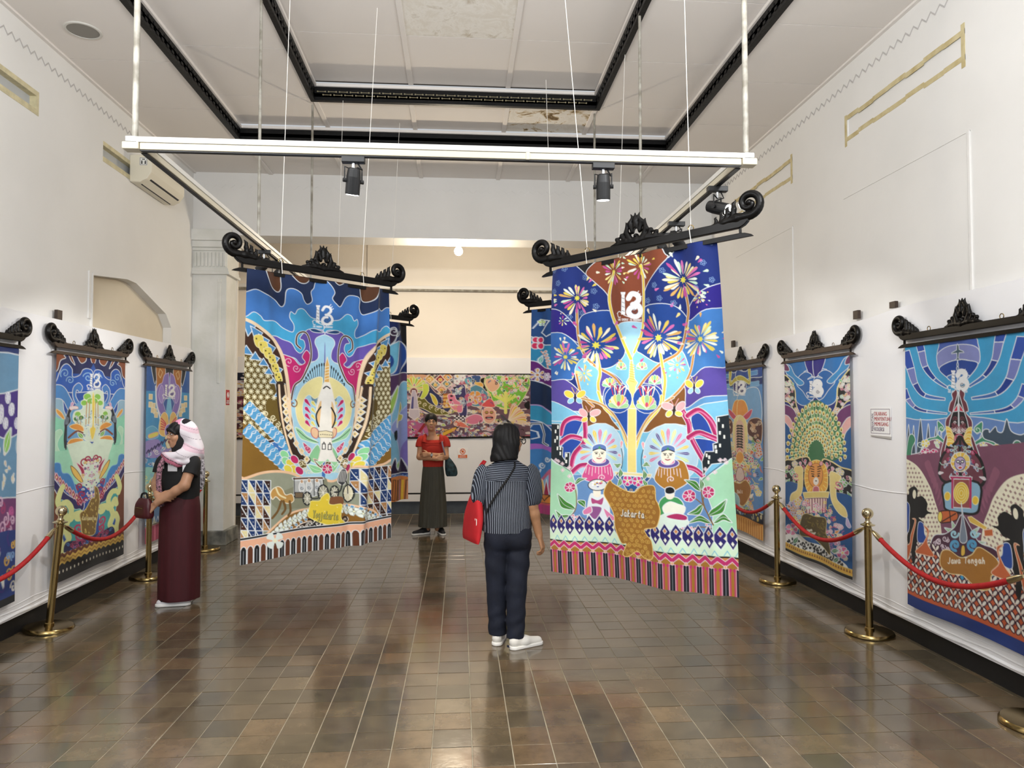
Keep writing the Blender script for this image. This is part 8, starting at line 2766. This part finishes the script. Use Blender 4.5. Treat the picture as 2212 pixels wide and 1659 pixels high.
tube_part('sleeve', [(.10, -.03, 1.255), (.130, -.07, 1.215), (.124, -.10, 1.15), (.120, -.115, 1.12)], [.055, .064, .066, .066], mblk, tp, 20, 5)
mwhite = mat('white_panel_cloth', '#dfdfe2', .8)
for c, s, a in (((-.02, -.128, 1.19), (.085, .006, .075), -10), ((.10, -.13, 1.175), (.07, .006, .06), 25), ((-.115, -.105, 1.205), (.05, .006, .06), -35)):
    MB().cbox(c, s, Matrix.Rotation(R(a), 3, 'Z')).build('white_patch', mwhite, tp, bevel=.003)
mrs = mat('dark_red_crepe', '#470a15', .7, vary=.2, vscale=6, stretch=(6, 6, .5))
loft([(.045, .0, 0, .168, .150), (.10, .0, 0, .170, .152), (.40, 0, 0, .170, .150), (.70, 0, 0, .168, .140), (.84, 0, 0, .164, .134), (.95, 0, 0, .150, .120)], 72, 6, lambda a, v: .022 * math.sin(7 * a + .6) * (1 - v) ** .7 + .012 * math.sin(13 * a) * (1 - v)).build('skirt', mrs, p, True)
mcl = mat('white_foam_clog', '#dcdade', .6)
mdot = M['black']
for c, d in (((.07, .06, 0), (-.95, -.12)), ((.10, -.055, 0), (-.96, -.16))):
    sh_ = shoe('clog', c, d, mcl, M['sole_white'], p, L=.25, W=.046)
    dd = unit((d[0], d[1], 0))
    ss = Vector((-dd.y, dd.x, 0))
    for a_ in (.13, .155, .18, .205):
        q = Vector(c) + dd * a_ + ss * .034 + Vector((0, 0, .052))
        MB().tube([q, q + ss * .004], .006, 8).build('vent_hole', mdot, sh_)
# black under-scarf, fringe of hair, draped scarf
f = Field((-.16, -.19, 1.26), (.16, .16, 1.63), .0045)
hd.ell(f, (0, .024, .030), (.086, .100, .096), .02)
f.cap(hd.p(0, .0, -.06), (0, -.02, 1.29), .074, .062, .04)
hd.ell(f, (0, -.105, -.010), (.062, .085, .088), .012, 'd')
hd.ell(f, (0, -.115, -.060), (.052, .07, .060), .012, 'd')
link('under_scarf', f.mesh('under_scarf', 1), p, M['black'])
f = Field((-.16, -.19, 1.42), (.14, .14, 1.63), .0045)
hd.ell(f, (0, -.010, .040), (.080, .084, .078), .02)
hd.ell(f, (0, -.100, -.018), (.070, .075, .062), .010, 'd')
hd.ell(f, (0, .03, -.06), (.12, .12, .07), .02, 'd')
hd.cap(f, (.02, -.090, .050), (.058, -.068, .012), .014, .008, .012)
hd.cap(f, (-.02, -.090, .050), (-.058, -.066, .018), .014, .008, .012)
f.fold(lambda x, y, z: .0018 * np.sin(x * 150 - y * 150))
link('hair', f.mesh('hair', 1), p, M['hair'])
f = Field((-.22, -.24, 1.08), (.24, .24, 1.66), .005)
hd.ell(f, (0, .036, .034), (.098, .105, .106), .02)
f.cap((.045, .02, 1.46), (.085, .02, 1.31), .095, .10, .05)
f.cap((.085, .02, 1.31), (.12, .03, 1.20), .085, .05, .05)
f.chain([(-.10, -.10, 1.295), (-.03, -.125, 1.268), (.05, -.10, 1.285), (.11, -.03, 1.30)], [.034, .046, .050, .055], .03)
f.chain([(-.05, -.135, 1.245), (.03, -.14, 1.225), (.10, -.11, 1.225)], [.022, .028, .030], .02)
hd.ell(f, (0, -.105, .004), (.092, .105, .118), .014, 'd')
hd.ell(f, (0, -.12, -.09), (.060, .085, .062), .014, 'd')
f.fold(lambda x, y, z: .005 * np.sin(46 * (z + .9 * x) + 3 * np.sin(y * 20)) * np.clip((1.56 - z) * 4, 0, 1))
me = f.mesh('headscarf', 1)
co = np.empty(len(me.vertices) * 3, np.float32)
me.vertices.foreach_get('co', co)
co = co.reshape(-1, 3)
s_ = co[:, 2] + .55 * co[:, 0] - .15 * co[:, 1]
cl = np.tile(np.array(srgb('#d9d2d8'), np.float32), (len(co), 1))
cl[np.sin(s_ * 41) > .62] = srgb('#d6b8c4')
cl[np.abs(np.sin(s_ * 41 + 1.2)) < .07] = srgb('#8f848c')
band = (s_ > 1.228) & (s_ < 1.262)
cl[band] = srgb('#b86a80')
ck = (s_ > 1.20) & (s_ <= 1.228)
cl[ck & (np.sin(co[:, 0] * 330) > 0)] = srgb('#18161a')
cl[((s_ > 1.262) & (s_ < 1.268)) | ((s_ > 1.192) & (s_ < 1.198))] = srgb('#18161a')
cl[(np.hypot(co[:, 0] - .055, co[:, 2] - 1.585) < .028)] = srgb('#18161a')
cl[(co[:, 2] > 1.545) & (co[:, 0] < .02)] = srgb('#c98aa6')
paint(me, cl)
sc_ = link('headscarf', me, p, attr_mat('woven_scarf', 'print', .85))
tube_part('scarf_end', [(-.085, -.13, 1.27), (-.110, -.155, 1.20), (-.118, -.165, 1.08), (-.112, -.16, .98), (-.10, -.145, .86)], [.020, .022, .022, .022, .024], mat('pink_black_weave', '#b98696', .85, vary=.5, vscale=70, col2='#2a2024'), sc_, 10, 5)
tube_part('scarf_end', [(.15, .03, 1.26), (.165, .035, 1.15), (.165, .04, 1.05), (.158, .045, .98)], [.030, .030, .026, .02], mat('white_black_weave', '#cfcad0', .85, vary=.5, vscale=60, col2='#2a2024'), sc_, 10, 5)
t = empty('handbag', (-2.43 - .235, 6.42 - .16, .765), R(-35), 'dark red leather handbag held by the person in the headscarf', 'handbag')
hb = loft([(0, 0, 0, .095, .035), (.03, 0, 0, .105, .045), (.11, 0, 0, .095, .042), (.165, 0, 0, .06, .022)], 36, 5, None, 3.0).build('bag', mat('oxblood_leather', '#4a1018', .4, vary=.2, vscale=12), t, True)
MB().tube([(-.05, -.046, .085), (.0, -.05, .09), (.05, -.046, .085)], .003, 6).build('zip', M['brass'], hb)
tube_part('handle', [(-.05, 0, .155), (-.03, .0, .20), (.03, .0, .205), (.05, 0, .155)], [.008] * 4, M['black'], t, 8, 5)

# ------------------------------------------------------------------ notices
def text_part(txt, size, m, parent, loc, rot, ext=.0006, align='LEFT', sx=1.0):
    cu = bpy.data.curves.new('lettering', 'FONT')
    cu.body, cu.size, cu.extrude, cu.align_x, cu.resolution_u = txt, size, ext, align, 2
    o = bpy.data.objects.new('tmp', cu)
    COL.objects.link(o)
    dg = bpy.context.evaluated_depsgraph_get()
    me = bpy.data.meshes.new_from_object(o.evaluated_get(dg))
    bpy.data.objects.remove(o, do_unlink=True)
    me.materials.clear()
    r = link('lettering', me, parent, m)
    r.location, r.rotation_euler, r.scale = loc, rot, (sx, 1, 1)
    return r


mink, mpaper, mredp = mat('dark_violet_ink', '#5a4460', .6), mat('white_paper', '#f2f2f2', .6), mat('red_print', '#a8383a', .6)
nt_ = empty('notice', (XR - .054, 5.285, 1.59), R(-90), 'white paper notice with red and violet lettering between the peacock and puppet batiks', 'notice')
MB().box(-.135, .135, -.003, 0, -.112, .110).build('paper', mpaper, nt_)
MB().prism([(-.125, -.118), (.135, -.130), (.138, -.112), (-.125, -.108)], lambda q: (q[0], -.006, q[1]), lambda q: (q[0], -.001, q[1])).build('curled_edge', mat('grey_backing', '#b5b2ae', .6), nt_)
fr = MB()
for a, b_, c, d_ in ((-.125, .125, .095, .098), (-.125, .125, -.094, -.091), (-.125, -.122, -.094, .098), (.122, .125, -.094, .098), (-.087, -.0855, -.07, .07)): fr.box(a, b_, -.0042, -.003, c, d_)
fr.build('printed_border', mink, nt_)
for k, w_ in enumerate(('DILARANG', 'MENYENTUH /', 'MEMEGANG', 'KOLEKSI')):
    text_part(w_, .043, mredp if k < 3 else mink, nt_, (-.078, -.0038, .046 - .040 * k), (R(90), 0, 0), sx=.78)
text_part('PERHATIAN', .032, mink, nt_, (-.093, -.0038, -.078), (R(90), R(-90), 0), sx=.82)


def small_notice(loc, rz, label, w, h, m1, m2, words):
    o = empty('notice', loc, rz, label, 'notice', 'small pictogram notices')
    MB().box(-w / 2, w / 2, -.003, 0, -h / 2, h / 2).build('card', m1, o)
    MB().box(-w * .44, w * .44, -.004, -.003, -h * .46, -h * .16).build('caption_bar', m2, o)
    c = (0, h * .16)
    rr = w * .24
    MB().tube([(c[0] + rr * math.cos(t), -.0045, c[1] + rr * math.sin(t)) for t in np.linspace(0, 2 * PI, 21)], w * .035, 6).build('prohibition_ring', m2 if m1 is mpaper else mpaper, o)
    MB().tube([(c[0] - rr * .7, -.0045, c[1] + rr * .7), (c[0] + rr * .7, -.0045, c[1] - rr * .7)], w * .03, 6).build('prohibition_bar', m2 if m1 is mpaper else mpaper, o)
    MB().prism([(-.10 * w, c[1] - .12 * w), (.10 * w, c[1] - .12 * w), (.12 * w, c[1] + .02 * w), (.04 * w, c[1] + .16 * w), (-.04 * w, c[1] + .05 * w), (-.12 * w, c[1] + .04 * w)], lambda q: (q[0], -.0042, q[1]), lambda q: (q[0], -.003, q[1])).build('hand_pictogram', m2 if m1 is mpaper else mpaper, o)
    for k, t_ in enumerate(words): text_part(t_, h * .13, mpaper, o, (0, -.0046, -h * (.28 + .13 * k)), (R(90), 0, 0), align='CENTER', sx=.8)
    return o


small_notice((.05, YR - .073, .968), 0, 'small white and orange prohibition notice under the long mural', .165, .17, mpaper, mat('orange_print', '#d8682c', .6), ['DILARANG', 'MENYENTUH'])
small_notice((-2.919, YF + .12, 1.825), R(90), 'small red prohibition notice on the side of the left pillar', .13, .19, mat('red_card', '#b8383c', .6), mat('red_card_dark', '#a02c30', .6), ['DILARANG', 'MENYENTUH'])
